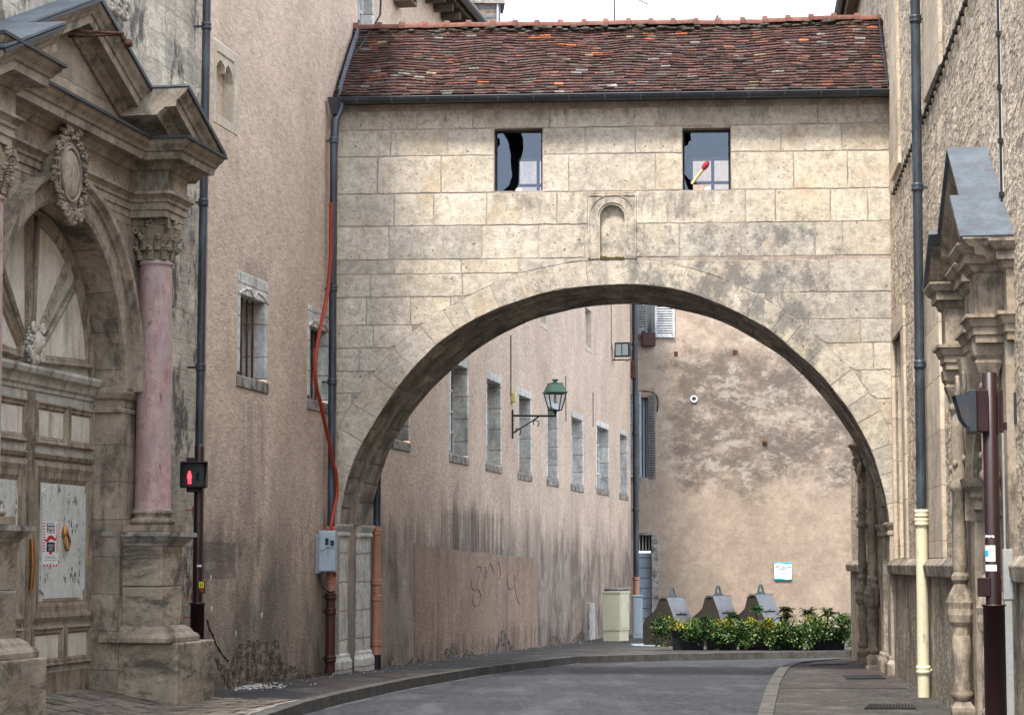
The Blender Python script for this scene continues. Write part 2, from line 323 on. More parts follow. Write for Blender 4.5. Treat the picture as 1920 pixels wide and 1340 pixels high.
m_terra = mat('terracotta_painted_pipe', (.50, .235, .15), rough=.6, var=.1, vsc=3, fine=.06, bump=.1, dirt=[dict(col=(.12, .07, .05), sc=(5, 5, 2), lo=.6, hi=.72, amt=.7)])
m_rustiron = mat('red_brown_iron_pipe', (.055, .016, .012), rough=.5, var=.2, fine=.08, bump=.15, spec=.4)
m_maroon = mat('maroon_painted_steel', (.020, .0045, .0055), rough=.42, var=.12, fine=.05, bump=.06, spec=.5, dirt=[dict(col=(.09, .05, .05), sc=(4, 4, 1), lo=.62, hi=.75, amt=.4)])
m_cream = mat('cream_painted_pipe', (.70, .64, .44), rough=.5, var=.06, fine=.03, bump=.08, dirt=[dict(col=(.25, .2, .14), sc=(7, 7, 2.6), lo=.57, hi=.62, amt=.5, rg=.75)])
m_cab = mat('cream_cabinet_paint', (.58, .55, .38), rough=.5, var=.06, fine=.03, bump=.05, dirt=[dict(col=(.3, .25, .17), sc=6, lo=.62, hi=.72, amt=.5)])
m_greycab = mat('pale_blue_grey_cabinet', (.33, .40, .45), rough=.5, var=.08, fine=.03, bump=.05, dirt=[dict(col=(.15, .16, .17), sc=5, lo=.6, hi=.72, amt=.5)])
m_meter = mat('grey_plastic_meter_box', (.36, .42, .46), rough=.5, var=.08, fine=.04, bump=.05, dirt=[dict(col=(.16, .18, .2), sc=(6, 6, 2), lo=.55, hi=.7, amt=.5)])
m_orange = mat('orange_plastic_conduit', (.30, .035, .014), rough=.5, var=.1, fine=.04, bump=.1)
m_black = mat('black_plastic', (.012, .012, .014), rough=.45, var=.1, fine=0, bump=.05, spec=.45)
m_glassdark = mat('dark_window_glass', (.02, .025, .03), rough=.08, var=.1, fine=0, bump=0, spec=.8)
m_white = mat('white_paint', (.72, .73, .72), rough=.6, var=.08, fine=.04, bump=.08, dirt=[dict(col=(.3, .25, .2), sc=7, lo=.6, hi=.72, amt=.5)])
m_shutter = mat('flaking_white_shutter_paint', (.55, .56, .56), rough=.7, var=.12, vsc=5, fine=.1, bump=.3, dirt=[dict(col=(.28, .15, .09), sc=8, lo=.6, hi=.68, amt=.7), dict(col=(.2, .19, .18), sc=(5, 5, 2), lo=.5, hi=.65, amt=.5)])
m_door = mat('grey_beige_weathered_door_wood', (.46, .44, .385), ani=(1, .38, 1), rough=.75, var=.16, vsc=2, fine=.12, fsc=25, bump=.3, bsc=30, bd=.006, dirt=[dict(col=(.13, .08, .05), sc=(8, 8, .7), lo=.5, hi=.68, amt=.7), dict(col=(.47, .47, .44), sc=(4, 4, 1), lo=.54, hi=.7, amt=.5)])
m_doormould = mat('brown_worn_door_moulding', (.27, .215, .155), rough=.7, var=.25, vsc=4, fine=.15, bump=.3, dirt=[dict(col=(.08, .05, .032), sc=(9, 9, 1.5), lo=.5, hi=.6, amt=.75, rg=.75), dict(col=(.42, .38, .31), sc=(7, 7, 1), lo=.56, hi=.7, amt=.6)])
m_doorpanel = mat('pale_grey_flaking_door_panel', (.56, .56, .51), rough=.75, var=.1, vsc=3, fine=.08, bump=.2, dirt=[dict(col=(.05, .05, .05), sc=(9, 9, 6), lo=.585, hi=.60, amt=.9, zr=(1.2, 1.4, 2.4, 2.6), k=.2, rg=.75), dict(col=(.3, .22, .14), sc=(5, 5, 2), lo=.55, hi=.72, amt=.5)])
m_fanpanel = mat('bleached_fanlight_wood', (.60, .545, .46), rough=.75, var=.12, vsc=3, fine=.08, bump=.2, dirt=[dict(col=(.24, .15, .09), sc=(6, 6, 1), lo=.52, hi=.7, amt=.6)])
m_marble = mat('pink_mottled_marble', (.43, .28, .25), rough=.5, var=.12, vsc=4, fine=.14, fsc=22, bump=.25, bsc=30, bd=.006, dirt=[
    dict(col=(.44, .36, .36), sc=(5, 5, 1.2), lo=.47, hi=.62, amt=.7, dist=1), dict(col=(.30, .12, .09), sc=(13, 13, 3), lo=.54, hi=.62, amt=.55, dist=.5, rg=.75), dict(col=(.11, .06, .05), sc=(14, 14, 5), lo=.63, hi=.68, amt=.7)])
m_asphalt = mat('worn_grey_asphalt', (.045, .0465, .053), rough=.8, var=.15, vsc=.6, fine=.5, fsc=26, bump=.6, bsc=40, bd=.012, dirt=[dict(col=(.16, .16, .16), sc=30, lo=.66, hi=.7, amt=.5), dict(col=(.13, .135, .14), sc=(1.5, .3, 1), lo=.5, hi=.7, amt=.5), dict(col=(.045, .046, .05), sc=(.8, .25, 1), lo=.52, hi=.7, amt=.5)])
m_walk = mat('dark_pavement_asphalt', (.058, .053, .049), rough=.9, var=.2, vsc=1.2, fine=.5, fsc=26, bump=.7, bsc=50, bd=.015, dirt=[dict(col=(.15, .14, .125), sc=1.6, lo=.52, hi=.7, amt=.6)])
m_walkred = mat('reddish_asphalt_patch', (.060, .044, .042), rough=.9, var=.2, vsc=2, fine=.35, fsc=45, bump=.6, bsc=50, bd=.012)
m_walkblack = mat('fresh_black_asphalt_patch', (.030, .030, .033), rough=.9, var=.2, vsc=2, fine=.3, fsc=45, bump=.6, bsc=50, bd=.012)
m_kerb = mat('granite_kerb_stone', (.105, .099, .088), var=.25, vsc=3, fine=.25, fsc=40, bump=.5, bsc=35, bd=.01, dirt=[dict(col=(.06, .055, .05), sc=4, lo=.5, hi=.7, amt=.7)])
m_cobble = mat('stone_paving_setts', (.18, .155, .13), var=.3, vsc=2.5, fine=.2, bump=.6, bsc=20, bd=.02, attr=True, dirt=[dict(col=(.08, .07, .06), sc=3, lo=.5, hi=.7, amt=.6)])
m_rubblepatch = mat('exposed_rubble_under_plaster', (.22, .17, .13), ani=(1, .38, 1), var=.45, vsc=7, fine=.3, fsc=25, bump=1, bsc=11, bd=.06, dirt=[dict(col=(.05, .042, .035), sc=6, lo=.42, hi=.58, amt=.8), dict(col=(.38, .33, .27), sc=9, lo=.6, hi=.7, amt=.7)])
m_crack = mat('black_crack', (.015, .012, .01), var=0, fine=0, bump=0)
m_debris = mat('white_plaster_crumbs', (.62, .58, .52), var=.2, fine=.2)
m_green = mat('green_lamp_paint', (.045, .115, .075), rough=.45, var=.12, fine=.05, bump=.05, spec=.5)
m_darkgreen = mat('dark_green_iron', (.018, .035, .03), rough=.5, var=.1, fine=.03, bump=.08)
m_brass = mat('brass_knocker', (.35, .17, .05), rough=.35, metal=.8, var=.2, fine=.05, bump=.05)
m_rust = mat('rusted_iron_bracket', (.10, .045, .025), rough=.8, var=.4, vsc=12, fine=.3, bump=.4)
m_bin = mat('brown_grey_bin_shell', (.045, .038, .032), rough=.6, var=.1, fine=.06, bump=.1)
m_steel = mat('brushed_bin_steel', (.15, .15, .155), rough=.45, metal=.6, var=.12, vsc=5, fine=.04, bump=.05)
m_binzinc = mat('galvanised_lifting_plate', (.10, .13, .14), rough=.5, metal=.4, var=.1, fine=.04, bump=.05)
m_planter = mat('black_planter_box', (.010, .013, .018), rough=.5, var=.1, fine=.05, bump=.05)
m_soil = mat('dark_soil', (.02, .015, .01), var=.3, fine=.3, bump=1, bsc=30)
m_leaf = mat('leaf', (.85, .85, .85), attr=True, rough=.65, var=.35, vsc=3, fine=0, bump=0, spec=.2)
m_paper = mat('poster_paper', (.72, .71, .69), var=.04, fine=.03, bump=.05)
m_ink = mat('black_ink', (.012, .012, .013), var=0, fine=0, bump=0)
m_red = mat('red_ink', (.50, .018, .022), var=.05, fine=0, bump=0)
m_teal = mat('teal_sign_paint', (.01, .32, .33), rough=.4, var=.03, fine=0, bump=0)
m_signwhite = mat('white_sign_face', (.78, .80, .82), rough=.4, var=.02, fine=0, bump=0)
m_navy = mat('navy_lettering', (.03, .04, .16), var=0, fine=0, bump=0)
m_paleink = mat('pale_grey_lettering', (.6, .6, .6), var=0, fine=0, bump=0)
m_yellow = mat('yellow_label', (.75, .62, .02), var=.05, fine=0, bump=0, rough=.5)
m_matchwood = mat('pale_yellow_wood', (.72, .62, .28), var=.06, fine=.03, bump=.1)
m_ghost = mat('faded_graffiti_tag', (.235, .16, .12), var=.25, vsc=8, fine=.3, fsc=30, bump=.7, bsc=26, bd=.02)
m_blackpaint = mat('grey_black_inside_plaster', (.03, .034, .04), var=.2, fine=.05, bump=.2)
m_redlit = emit('lit_red_signal_figure', (1.0, .02, .03), 2.2)
m_offman = mat('unlit_green_signal_figure', (.03, .045, .045), var=0, fine=0, bump=0)
m_bulbglass = mat('lamp_glass', (.6, .65, .63), rough=.1, var=0, fine=0, bump=0, spec=.6)
def glassmat(name, refl, tint=(.9, .95, 1)):
    mt = bpy.data.materials.new(name); mt.use_nodes = True; t = NT(mt); out = t.n['Material Output']
    tr = t.N('BsdfTransparent'); tr.inputs[0].default_value = (*tint, 1); gl = t.N('BsdfGlossy'); gl.inputs['Roughness'].default_value = .03; gl.inputs[0].default_value = (.8, .88, 1, 1)
    mx = t.N('MixShader'); mx.inputs[0].default_value = refl; t.L(tr.outputs[0], mx.inputs[1]); t.L(gl.outputs[0], mx.inputs[2]); t.L(mx.outputs[0], out.inputs[0]); return mt
m_glass = glassmat('dusty_window_glass', .05, (.9, .93, .97)); m_lampglass = glassmat('clear_lantern_glass', .12)
# ================================================================ ground
def lerp_poly(pts, x):      # pts sorted by x -> y
    if x <= pts[0][0]: return pts[0][1]
    for a, b in zip(pts, pts[1:]):
        if x <= b[0]: return a[1]+(b[1]-a[1])*(x-a[0])/(b[0]-a[0]+1e-9)
    return pts[-1][1]
ROAD_Z = -0.12
m = M()
ys = [-300, -60, 0, 15, 30, 45, 60, 90, 150, 400]
for a, b in zip(ys, ys[1:]):
    m.face([(-300, a, gz(a)+ROAD_Z), (300, a, gz(a)+ROAD_Z), (300, b, gz(b)+ROAD_Z), (-300, b, gz(b)+ROAD_Z)])
tag(m.build('road', m_asphalt), 'worn grey asphalt street bending right beyond the stone archway', 'road', kind='structure')
kl = [(430, 1372), (470, 1352), (520, 1335), (567, 1319), (640, 1301), (700, 1288), (780, 1272), (900, 1252.5), (1000, 1240.5), (1080, 1231.5), (1255, 1226.5), (1430, 1223.5), (1596, 1221), (1700, 1220.5)]
KL = [ground(*p) for p in kl]; KLp = [(p.y, p.x) for p in KL]
Y0 = KLp[0][0]
KLp = [(5.0, KLp[0][1]-1.0)]+KLp+[(47.2, 14.0), (47.6, 40.0)]
KW = .16
def strip(mb, rows, lift=0.0):
    for (ya, xa0, xa1), (yb, xb0, xb1) in zip(rows, rows[1:]):
        mb.face([(xa0, ya, gz(ya)+lift), (xa1, ya, gz(ya)+lift), (xb1, yb, gz(yb)+lift), (xb0, yb, gz(yb)+lift)])
def dense(pts, step=.5):
    out = []
    for (a, x), (b, y) in zip(pts, pts[1:]):
        n = max(1, int(math.hypot(b-a, y-x)/step))
        for i in range(n): out.append((a+(b-a)*i/n, x+(y-x)*i/n))
    out.append(pts[-1]); return out
KD = dense(KLp, .9)
m = M(); rows = [(y, -16, x-.02) for y, x in KD]+[(60, -16, 40), (90, -16, 40)]
strip(m, rows)
tag(m.build('pavement', m_walk), 'dark asphalt pavement along the pink wall and under the planters', 'pavement', kind='structure')
def kerb(line, inward, name, lab):
    """kerb stones along line of (y,x); inward = side vector sign towards pavement"""
    m = M(); n = len(line)
    off = []
    for i in range(n):
        a = Vector((line[max(i-1, 0)][1], line[max(i-1, 0)][0])); b = Vector((line[min(i+1, n-1)][1], line[min(i+1, n-1)][0])); t = (b-a).normalized()
        off.append(Vector((-t.y, t.x))*inward)
    for i in range(n-1):
        a = Vector((line[i][1], line[i][0])); b = Vector((line[i+1][1], line[i+1][0])); g = (b-a)*(.006/max((b-a).length, .01))
        a1, b1 = a+g, b-g; q = random.uniform(.8, 1.15); c = (q, q*.98, q*.95); up = .012+random.uniform(0, .006)
        P = [(a1.x, a1.y), (b1.x, b1.y), (b1.x+off[i+1].x*KW, b1.y+off[i+1].y*KW), (a1.x+off[i].x*KW, a1.y+off[i].y*KW)]
        m.extrude([(x, y, gz(y)-.3) for x, y in P], (0, 0, .3+up), c)
    return tag(m.build(name, m_kerb, bevel=.012, segs=2), lab, 'kerb', kind='structure')
kerb(KD, 1, 'kerb', 'weathered stone kerb along the pavement below the pink wall')
m = M(); strip(m, [(y, x-.0, x+.12) for y, x in KD if 26 < y < 46.2], ROAD_Z+.004)
tag(m.build('gutter_strip', mat('pale_gutter_dust', (.09, .09, .09), var=.4, vsc=2, fine=.4, fsc=26)), 'pale dusty strip of road along the left kerb', 'road edge', kind='structure')
kr = [(1421, 1340), (1432, 1305), (1438.7, 1285), (1447, 1270), (1457, 1256), (1468, 1248), (1484, 1242.5), (1517, 1238.7), (1560, 1235.5), (1600, 1233.5)]
KR = [ground(*p) for p in kr]; KRp = [(p.y, p.x) for p in KR]
KRp = [(4.0, KRp[0][1]-2.2), (14.0, KRp[0][1]-.95)]+KRp
KRp.append((KRp[-1][0]+.6, KRp[-1][1]+1.2))
KRD = dense(KRp, .9)
m = M(); strip(m, [(y, x+.02, 2.43+.0976*y+.3) for y, x in KRD])
tag(m.build('pavement', m_walk), 'dark asphalt pavement beside the rough stone wall on the right', 'pavement', kind='structure')
kerb(KRD, -1, 'kerb', 'pale flush stone kerb curving in front of the right pavement')
def gpatch(pxs, mt, name, lab, lift, cat='patch'):
    P = [ground(x, y) for x, y in pxs]; m = M(); m.face([(p.x, p.y, gz(p.y)+lift) for p in P])
    return tag(m.build(name, mt), lab, cat, kind='structure')
gpatch([(430, 1303), (520, 1318), (590, 1300), (500, 1290)], m_walkblack, 'asphalt_patch', 'black asphalt patch on the left pavement near the debris', .004)
gpatch([(545, 1279), (640, 1290), (690, 1277), (590, 1268)], m_walkred, 'asphalt_patch', 'long reddish asphalt patch on the pavement by the iron pipe', .004)
gpatch([(640, 1262), (745, 1272), (765, 1263), (665, 1257)], m_walkred, 'asphalt_patch', 'small reddish asphalt patch at the foot of the arch', .005)
gpatch([(1490, 1243), (1462, 1290), (1701, 1290), (1672, 1272), (1640, 1250), (1600, 1241)], m_walkred, 'asphalt_patch', 'broad reddish asphalt strip on the right pavement', .004)
gpatch([(1218, 1196), (1420, 1203), (1420, 1212), (1200, 1209), (1150, 1203)], m_walkblack, 'asphalt_patch', 'black asphalt patch by the cream cabinet', .004)
gpatch([(1182, 1207), (1240, 1206.5), (1240, 1212), (1188, 1211)], m_greycab, 'metal_cover', 'pale metal cover plate on the pavement by the first planter', .012, 'cover')
# grates
def grate(pxs, lab):
    P = [ground(x, y) for x, y in pxs]; c = sum(P, Vector())/4
    t = thing('pavement_grate', lab, 'grate', (c.x, c.y, gz(c.y)), 'grates in the pavement')
    m = M(); a, b, cc, d = P
    n = 16
    for i in range(n):
        for w0, w1 in ((i/n, (i+.55)/n),):
            q = [a.lerp(b, w0), a.lerp(b, w1), d.lerp(cc, w1), d.lerp(cc, w0)]
            m.extrude([(p.x, p.y, gz(p.y)+.006) for p in q], (0, 0, .014))
    m.build('bars', m_leadedge, t)
    m = M(); m.face([(p.x, p.y, gz(p.y)+.0065) for p in P]); m.build('pit', m_crack, t)
grate([(1588, 1273), (1664, 1273), (1652, 1266), (1580, 1266)], 'dark slotted drain grate on the reddish strip')
grate([(1620, 1329), (1718, 1329), (1716, 1321), (1630, 1321)], 'nearer slotted grate at the bottom right of the pavement')
grate([(1520, 1247), (1590, 1245), (1585, 1242), (1525, 1243)], 'small far grate beside the right kerb bend')
# setts ramp before the door
m = M(LW)
def rampz(s, d): return .004+.2*min(max((.6-d)/1.0, 0), 1)
for i in range(60):
    for j in range(15):
        s0 = 18.5+i*.155; d0 = -.45+j*.215; off = (j % 2)*.07
        if LW.P(s0+.15, d0+.2, 0).x > lerp_poly(KLp, LW.P(s0, d0+.2, 0).y)-.25: continue
        if s0 > 27.3+.0*d0 and d0 < 3: continue
        q = random.uniform(.75, 1.15); g = .006; sh = .02 if False else 0
        c = (q, q*random.uniform(.9, 1), q*random.uniform(.82, .98))
        pts = [(s0+off+g, d0+g), (s0+off+.155-g, d0+g), (s0+off+.155-g, d0+.215-g), (s0+off+g, d0+.215-g)]
        up = random.uniform(.006, .02)
        bb = [(s, d, rampz(s, d)-.02) for s, d in pts]; m.extrude(bb, (0, 0, .02+up), c, caps=(False, True))
tag(m.build('setts', m_cobble, bevel=.006), 'worn stone setts sloping up to the old door', 'paving', kind='structure')
m = M(LW)
def kd(s):
    q = .6
    while q < 2.6 and LW.P(s, q+.05, 0).x < lerp_poly(KLp, LW.P(s, q, 0).y)-.2: q += .05
    return q
for k in range(30):
    s0 = 18.4+.3*k; s1 = s0+.3
    m.face([(s0, -.5, rampz(0, -.5)), (s1, -.5, rampz(0, -.5)), (s1, .6, .004), (s0, .6, .004)]); m.face([(s0, .6, .004), (s1, .6, .004), (s1, kd(s1), .004), (s0, kd(s0), .004)])
tag(m.build('paving_bed', m_sill), 'dark joints between the stone setts', 'paving', kind='structure')

# ================================================================ bridge
def PB(px, py, d=0): return BW.h(px, py, d)
def catmull(pts, n=6):
    out = []; P = [pts[0]]+list(pts)+[pts[-1]]
    for i in range(1, len(P)-2):
        for k in range(n):
            t = k/n; a, b, c, d = P[i-1], P[i], P[i+1], P[i+2]
            out.append(tuple(.5*((2*b[j])+(-a[j]+c[j])*t+(2*a[j]-5*b[j]+4*c[j]-d[j])*t*t+(-a[j]+3*b[j]-3*c[j]+d[j])*t**3) for j in (0, 1)))
    out.append(tuple(pts[-1])); return out
def resample(pts, n):
    L = [0]
    for a, b in zip(pts, pts[1:]): L.append(L[-1]+math.dist(a, b))
    out = []; k = 0
    for i in range(n):
        x = L[-1]*i/(n-1)
        while k < len(L)-2 and L[k+1] < x: k += 1
        w = (x-L[k])/max(L[k+1]-L[k], 1e-9); out.append(tuple(pts[k][j]*(1-w)+pts[k+1][j]*w for j in (0, 1)))
    return out
TH = 2.0
fpx = [(637, 985), (643, 934), (656, 883), (671, 846), (697, 800), (726, 753), (761, 706), (808, 655), (862, 614.5), (919, 584), (996, 556), (1056.5, 541.5), (1124, 535), (1174, 533), (1220, 535), (1275, 544), (1328, 561), (1384, 586), (1439, 616), (1496, 663), (1530, 693), (1558, 724), (1600, 780), (1634, 845), (1654, 906), (1664, 950), (1668, 984)]
rpx = [(693, 985), (697, 958), (706, 916), (717, 883), (728, 850), (752, 804), (781, 763), (828, 711), (901.5, 650), (985, 605), (1049, 586), (1103, 575), (1187, 570), (1261, 578.5), (1355, 604), (1449, 657), (1496, 694), (1546, 748), (1583, 799), (1617, 853), (1640, 906), (1654, 950), (1661, 985)]
NA = 97
fc = resample(catmull([PB(*p) for p in fpx]), NA); rc = resample(catmull([PB(*p, -TH) for p in rpx]), NA)
epx = [(600, 850), (637, 797), (670, 746), (721, 674), (754, 639), (821.5, 588), (888.6, 551), (939, 526), (996, 508), (1056, 495), (1124, 488), (1174, 486), (1239.6, 491), (1304, 506), (1371.6, 531), (1415, 549), (1490, 598), (1570, 667), (1597, 694), (1640, 751), (1664, 799), (1690, 850)]
EC = [PB(*p) for p in epx]
def ez(s): return lerp_poly(EC, s)
bridge = thing('stone_arch_bridge', 'pale stone arch with tiled roof spanning the street between two buildings', 'archway', BW.P(4.2, -1, 0))
ZTOP = 8.62
W1 = (*sorted((PB(927, 300)[0], PB(1017, 300)[0])), PB(970, 358)[1], PB(970, 241)[1])
W2 = (PB(1280, 300)[0], PB(1370, 300)[0], PB(1325, 356)[1], PB(1325, 240)[1])
NI = (PB(1125, 440)[0], PB(1171, 440)[0], PB(1148, 485)[1], PB(1148, 384)[1])
NS = (PB(1104, 440)[0], PB(1192, 440)[0], NI[2], PB(1148, 364)[1])
SL, SR = -.12, 8.45
def archwall(mb, curve, d, holes, ztop=ZTOP):
    ss = sorted({SL, SR, *[c[0] for c in curve], *[h[i] for h in holes for i in (0, 1)]})
    for a, b in zip(ss, ss[1:]):
        if b-a < 1e-5: continue
        x = (a+b)/2
        if x < curve[0][0] or x > curve[-1][0]: za = zb = -.6
        else: za = lerp_poly(curve, a); zb = lerp_poly(curve, b)
        hs = sorted([(h[2], h[3]) for h in holes if h[0] < x < h[1]])
        lo = (za, zb)
        for h in hs: mb.face([(a, d, lo[0]), (b, d, lo[1]), (b, d, h[0]), (a, d, h[0])]); lo = (h[1], h[1])
        mb.face([(a, d, lo[0]), (b, d, lo[1]), (b, d, ztop), (a, d, ztop)])
m = M(BW); archwall(m, fc, 0, [W1, W2, NI])
for w in (W1, W2): m.reveal(*w, 0, -.34)
m.build('wall', m_mortar, bridge)
# --- ashlar blocks on the front
def sub_rect(r, h):
    s0, s1, z0, z1 = r
    if h[0] >= s1 or h[1] <= s0 or h[2] >= z1 or h[3] <= z0: return [r]
    out = []
    if h[0] > s0+.03: out.append((s0, h[0], z0, z1))
    if h[1] < s1-.03: out.append((h[1], s1, z0, z1))
    a, b = max(s0, h[0]), min(s1, h[1])
    if h[3] < z1-.02: out.append((a, b, h[3], z1))
    if h[2] > z0+.02: out.append((a, b, z0, h[2]))
    return out
def clip_half(poly, a, b):       # keep points above line a-b
    def sd(p): return (b[0]-a[0])*(p[1]-a[1])-(b[1]-a[1])*(p[0]-a[0])
    out = []
    for i, p in enumerate(poly):
        q = poly[(i+1) % len(poly)]; x, y = sd(p), sd(q)
        if x >= 0: out.append(p)
        if x*y < 0: k = x/(x-y); out.append((p[0]+(q[0]-p[0])*k, p[1]+(q[1]-p[1])*k))
    return out
def stonecol(k=1.0):
    q = random.uniform(.86, 1.1)*k; w = random.uniform(0, 1)
    w = w*w; return ((.57-.06*w)*q, (.495-.04*w)*q, (.392-.015*w)*q)
def plate_block(mb, poly, gap=.011, col=None, dmin=.004, dmax=.010):
    cx = sum(p[0] for p in poly)/len(poly); cy = sum(p[1] for p in poly)/len(poly)
    # dense outline with slight waviness
    pts = []
    for i, p in enumerate(poly):
        q = poly[(i+1) % len(poly)]; L = math.dist(p, q); n = max(1, int(L/.07))
        for k in range(n): w = k/n; pts.append((p[0]+(q[0]-p[0])*w, p[1]+(q[1]-p[1])*w))
    def inset(g, jit):
        o = []
        for x, y in pts:
            dx, dy = cx-x, cy-y; ax = max(abs(cx-p[0]) for p in poly)+1e-6; ay = max(abs(cy-p[1]) for p in poly)+1e-6
            nx = (mnoise.noise(Vector((x*5, y*5, 1.3)))+.8*mnoise.noise(Vector((x*17, y*17, 3.3))))*jit; ny = (mnoise.noise(Vector((x*5, y*5, 7.7)))+.8*mnoise.noise(Vector((x*17, y*17, 5.3))))*jit
            o.append((x+dx/ax*g+nx, y+dy/ay*g+ny))
        return o
    d = random.uniform(dmin, dmax)
    if col is None:
        col = stonecol()
        if 4.6 < cy < 6.95 and random.random() < (.5 if cx > 4.8 else .22): q = random.uniform(.8, 1.05); col = (.44*q, .40*q, .34*q)
        elif random.random() < .12: q = random.uniform(.9, 1.1); col = (.56*q, .475*q, .36*q)
    A = inset(gap, .008); B = inset(gap+.010, .008)
    n = len(pts); V = [(s, .0, z) for s, z in A]+[(s, d*.75, z) for s, z in A]+[(s, d, z) for s, z in B]
    fs = [(i, (i+1) % n, n+(i+1) % n, n+i) for i in range(n)]+[(n+i, n+(i+1) % n, 2*n+(i+1) % n, 2*n+i) for i in range(n)]+[tuple(range(2*n, 3*n))]
    mb.mesh(V, fs, col or stonecol())
mb = M(BW)
def zrow(y, x=1150): return PB(x, y)[1]
rowsL = [207, 243, 293, 363, 424, 487, 514, 557, 609, 652, 696, 736, 773, 815]
rowsR = [204, 240, 290, 362, 423, 486, 548, 598, 643, 694, 748, 795, 833, 889, 934, 985]
jl = {0: [783, 890, 1031], 1: [732, 840, 1100], 2: [709, 826, 1068], 3: [738, 814, 915, 1046, 1104], 4: [727, 833, 902, 1012, 1096], 5: [742, 865, 975, 1060], 6: [697, 870, 960, 1050], 7: [688, 771, 845], 8: [703, 772], 9: [673, 735], 10: [690], 11: [], 12: []}
jr = {0: [1232, 1433, 1535], 1: [1192, 1465, 1575], 2: [1230, 1489, 1588], 3: [1250, 1400, 1452, 1557, 1626], 4: [1208, 1272, 1392, 1527, 1580], 5: [1357, 1495, 1552], 6: [1460, 1595], 7: [1520, 1612], 8: [1636], 9: [1600], 10: [1640], 11: [], 12: []}
def course(rows, joints, xa, xb, xref):
    for i in range(len(rows)-1):
        z1, z0 = zrow(rows[i], xref), zrow(rows[i+1], xref)
        xs = [xa]+sorted(x+random.uniform(-3, 3) for x in joints.get(i, []) if min(xa, xb) < x < max(xa, xb))+[xb]
        for a, b in zip(xs, xs[1:]):
            rects = [(PB(a, rows[i])[0], PB(b, rows[i])[0], z0, z1)]
            for h in (W1, W2, NS): rects = [r for q in rects for r in sub_rect(q, h)]
            for r in rects:
                if r[1]-r[0] < .05 or r[3]-r[2] < .04: continue
                poly = [(r[0], r[2]), (r[1], r[2]), (r[1], r[3]), (r[0], r[3])]
                n = max(1, int((r[1]-r[0])/.35))
                if r[2] < 6.4:
                    k = max(4, int((r[1]-r[0])/.12)); sp = [r[0]+(r[1]-r[0])*q/k for q in range(k+1)]; bt = [(q, max(r[2], ez(q)+.008)) for q in sp]; bt = [q for q in bt if q[1] < r[3]-.03]
                    if len(bt) < 2: continue
                    poly = bt+[(bt[-1][0], r[3]), (bt[0][0], r[3])]
                    if all(q[1] <= r[2]+1e-6 for q in bt): poly = [(r[0], r[2]), (r[1], r[2]), (r[1], r[3]), (r[0], r[3])]
                if len(poly) >= 3:
                    ar = abs(sum(poly[j][0]*poly[(j+1) % len(poly)][1]-poly[(j+1) % len(poly)][0]*poly[j][1] for j in range(len(poly))))/2
                    if ar > .006: plate_block(mb, poly)
def shift(rows, js, k): return rows[k:], {i-k: v for i, v in js.items() if i >= k}
course(rowsL[:6], {i: jl[i]+jr[i] for i in range(5)}, 630, 1680, 800)
course(*shift(rowsL, jl, 5), 630, 1146, 800); course(*shift(rowsR, jr, 5), 1146, 1680, 1500)
# voussoirs of the face
NV = 41
def outward(i):
    a = fc[max(i-1, 0)]; b = fc[min(i+1, NA-1)]; t = Vector((b[0]-a[0], b[1]-a[1])).normalized(); return Vector((-t.y, t.x))
def outer(w):
    x = w*(NA-1); i = min(int(x), NA-2); f = x-i
    p = Vector((fc[i][0]*(1-f)+fc[i+1][0]*f, fc[i][1]*(1-f)+fc[i+1][1]*f)); n = (outward(i)*(1-f)+outward(i+1)*f).normalized(); q = p.copy()
    for _ in range(80):
        q = q+n*.015
        if q.y >= ez(q.x) or q.x < 0 or q.x > 8.36: break
    return p, q
us = [0]
while us[-1] < 1: us.append(us[-1]+random.uniform(.6, 1.25)/NV*1.5)
us[-1] = 1.0
for a, b in zip(us, us[1:]):
    inn = [outer(a+(b-a)*k/4)[0] for k in range(5)]; out = [outer(a+(b-a)*k/4)[1] for k in range(5)]
    poly = [tuple(p) for p in inn]+[tuple(p) for p in reversed(out)]
    plate_block(mb, poly, gap=.007, col=stonecol(.93))
# jambs beside the opening and the niche surround
nm = (NI[0]+NI[1])/2; nr = (NI[1]-NI[0])/2; nz = NI[3]-nr
arc = [(nm+nr*math.cos(w), nz+nr*math.sin(w)) for w in [math.pi*k/14 for k in range(15)]]
for side in (0, 1):
    a = [p for p in arc if (p[0] >= nm-1e-6) == (side == 1)] if side else [p for p in arc if p[0] <= nm+1e-6]
    if side: poly = [(NS[1], NS[2])] + [(NS[1], NS[3]), (nm, NS[3])] + list(reversed(a)) + [(NI[1], NS[2])]
    else: poly = [(NS[0], NS[2]), (NI[0], NS[2])] + list(reversed(a)) + [(nm, NS[3]), (NS[0], NS[3])]
    mb.plate(poly, -.002, .016, stonecol(1.02))
mb.build('ashlar_facing', m_ashlar, bridge)
m = M(BW)
for k in (0, 1):
    R = nr+.03+.12*k
    arcp = [(nm-R, NS[2]+.02)]+[(nm+R*math.cos(w), nz+R*math.sin(w)) for w in [math.pi*(1-j/14) for j in range(15)]]+[(nm+R, NS[2]+.02)]
    m.sweep_elev([(0, .012), (.022, .012), (.018, .03), (.004, .03)], arcp, stonecol())
m.sweep_elev([(0, .012), (.025, .012), (.018, .032), (.006, .032)], [(NS[0]+.01, NS[2]), (NS[0]+.01, NS[3]-.03), (NS[1]-.01, NS[3]-.03), (NS[1]-.01, NS[2])], stonecol())
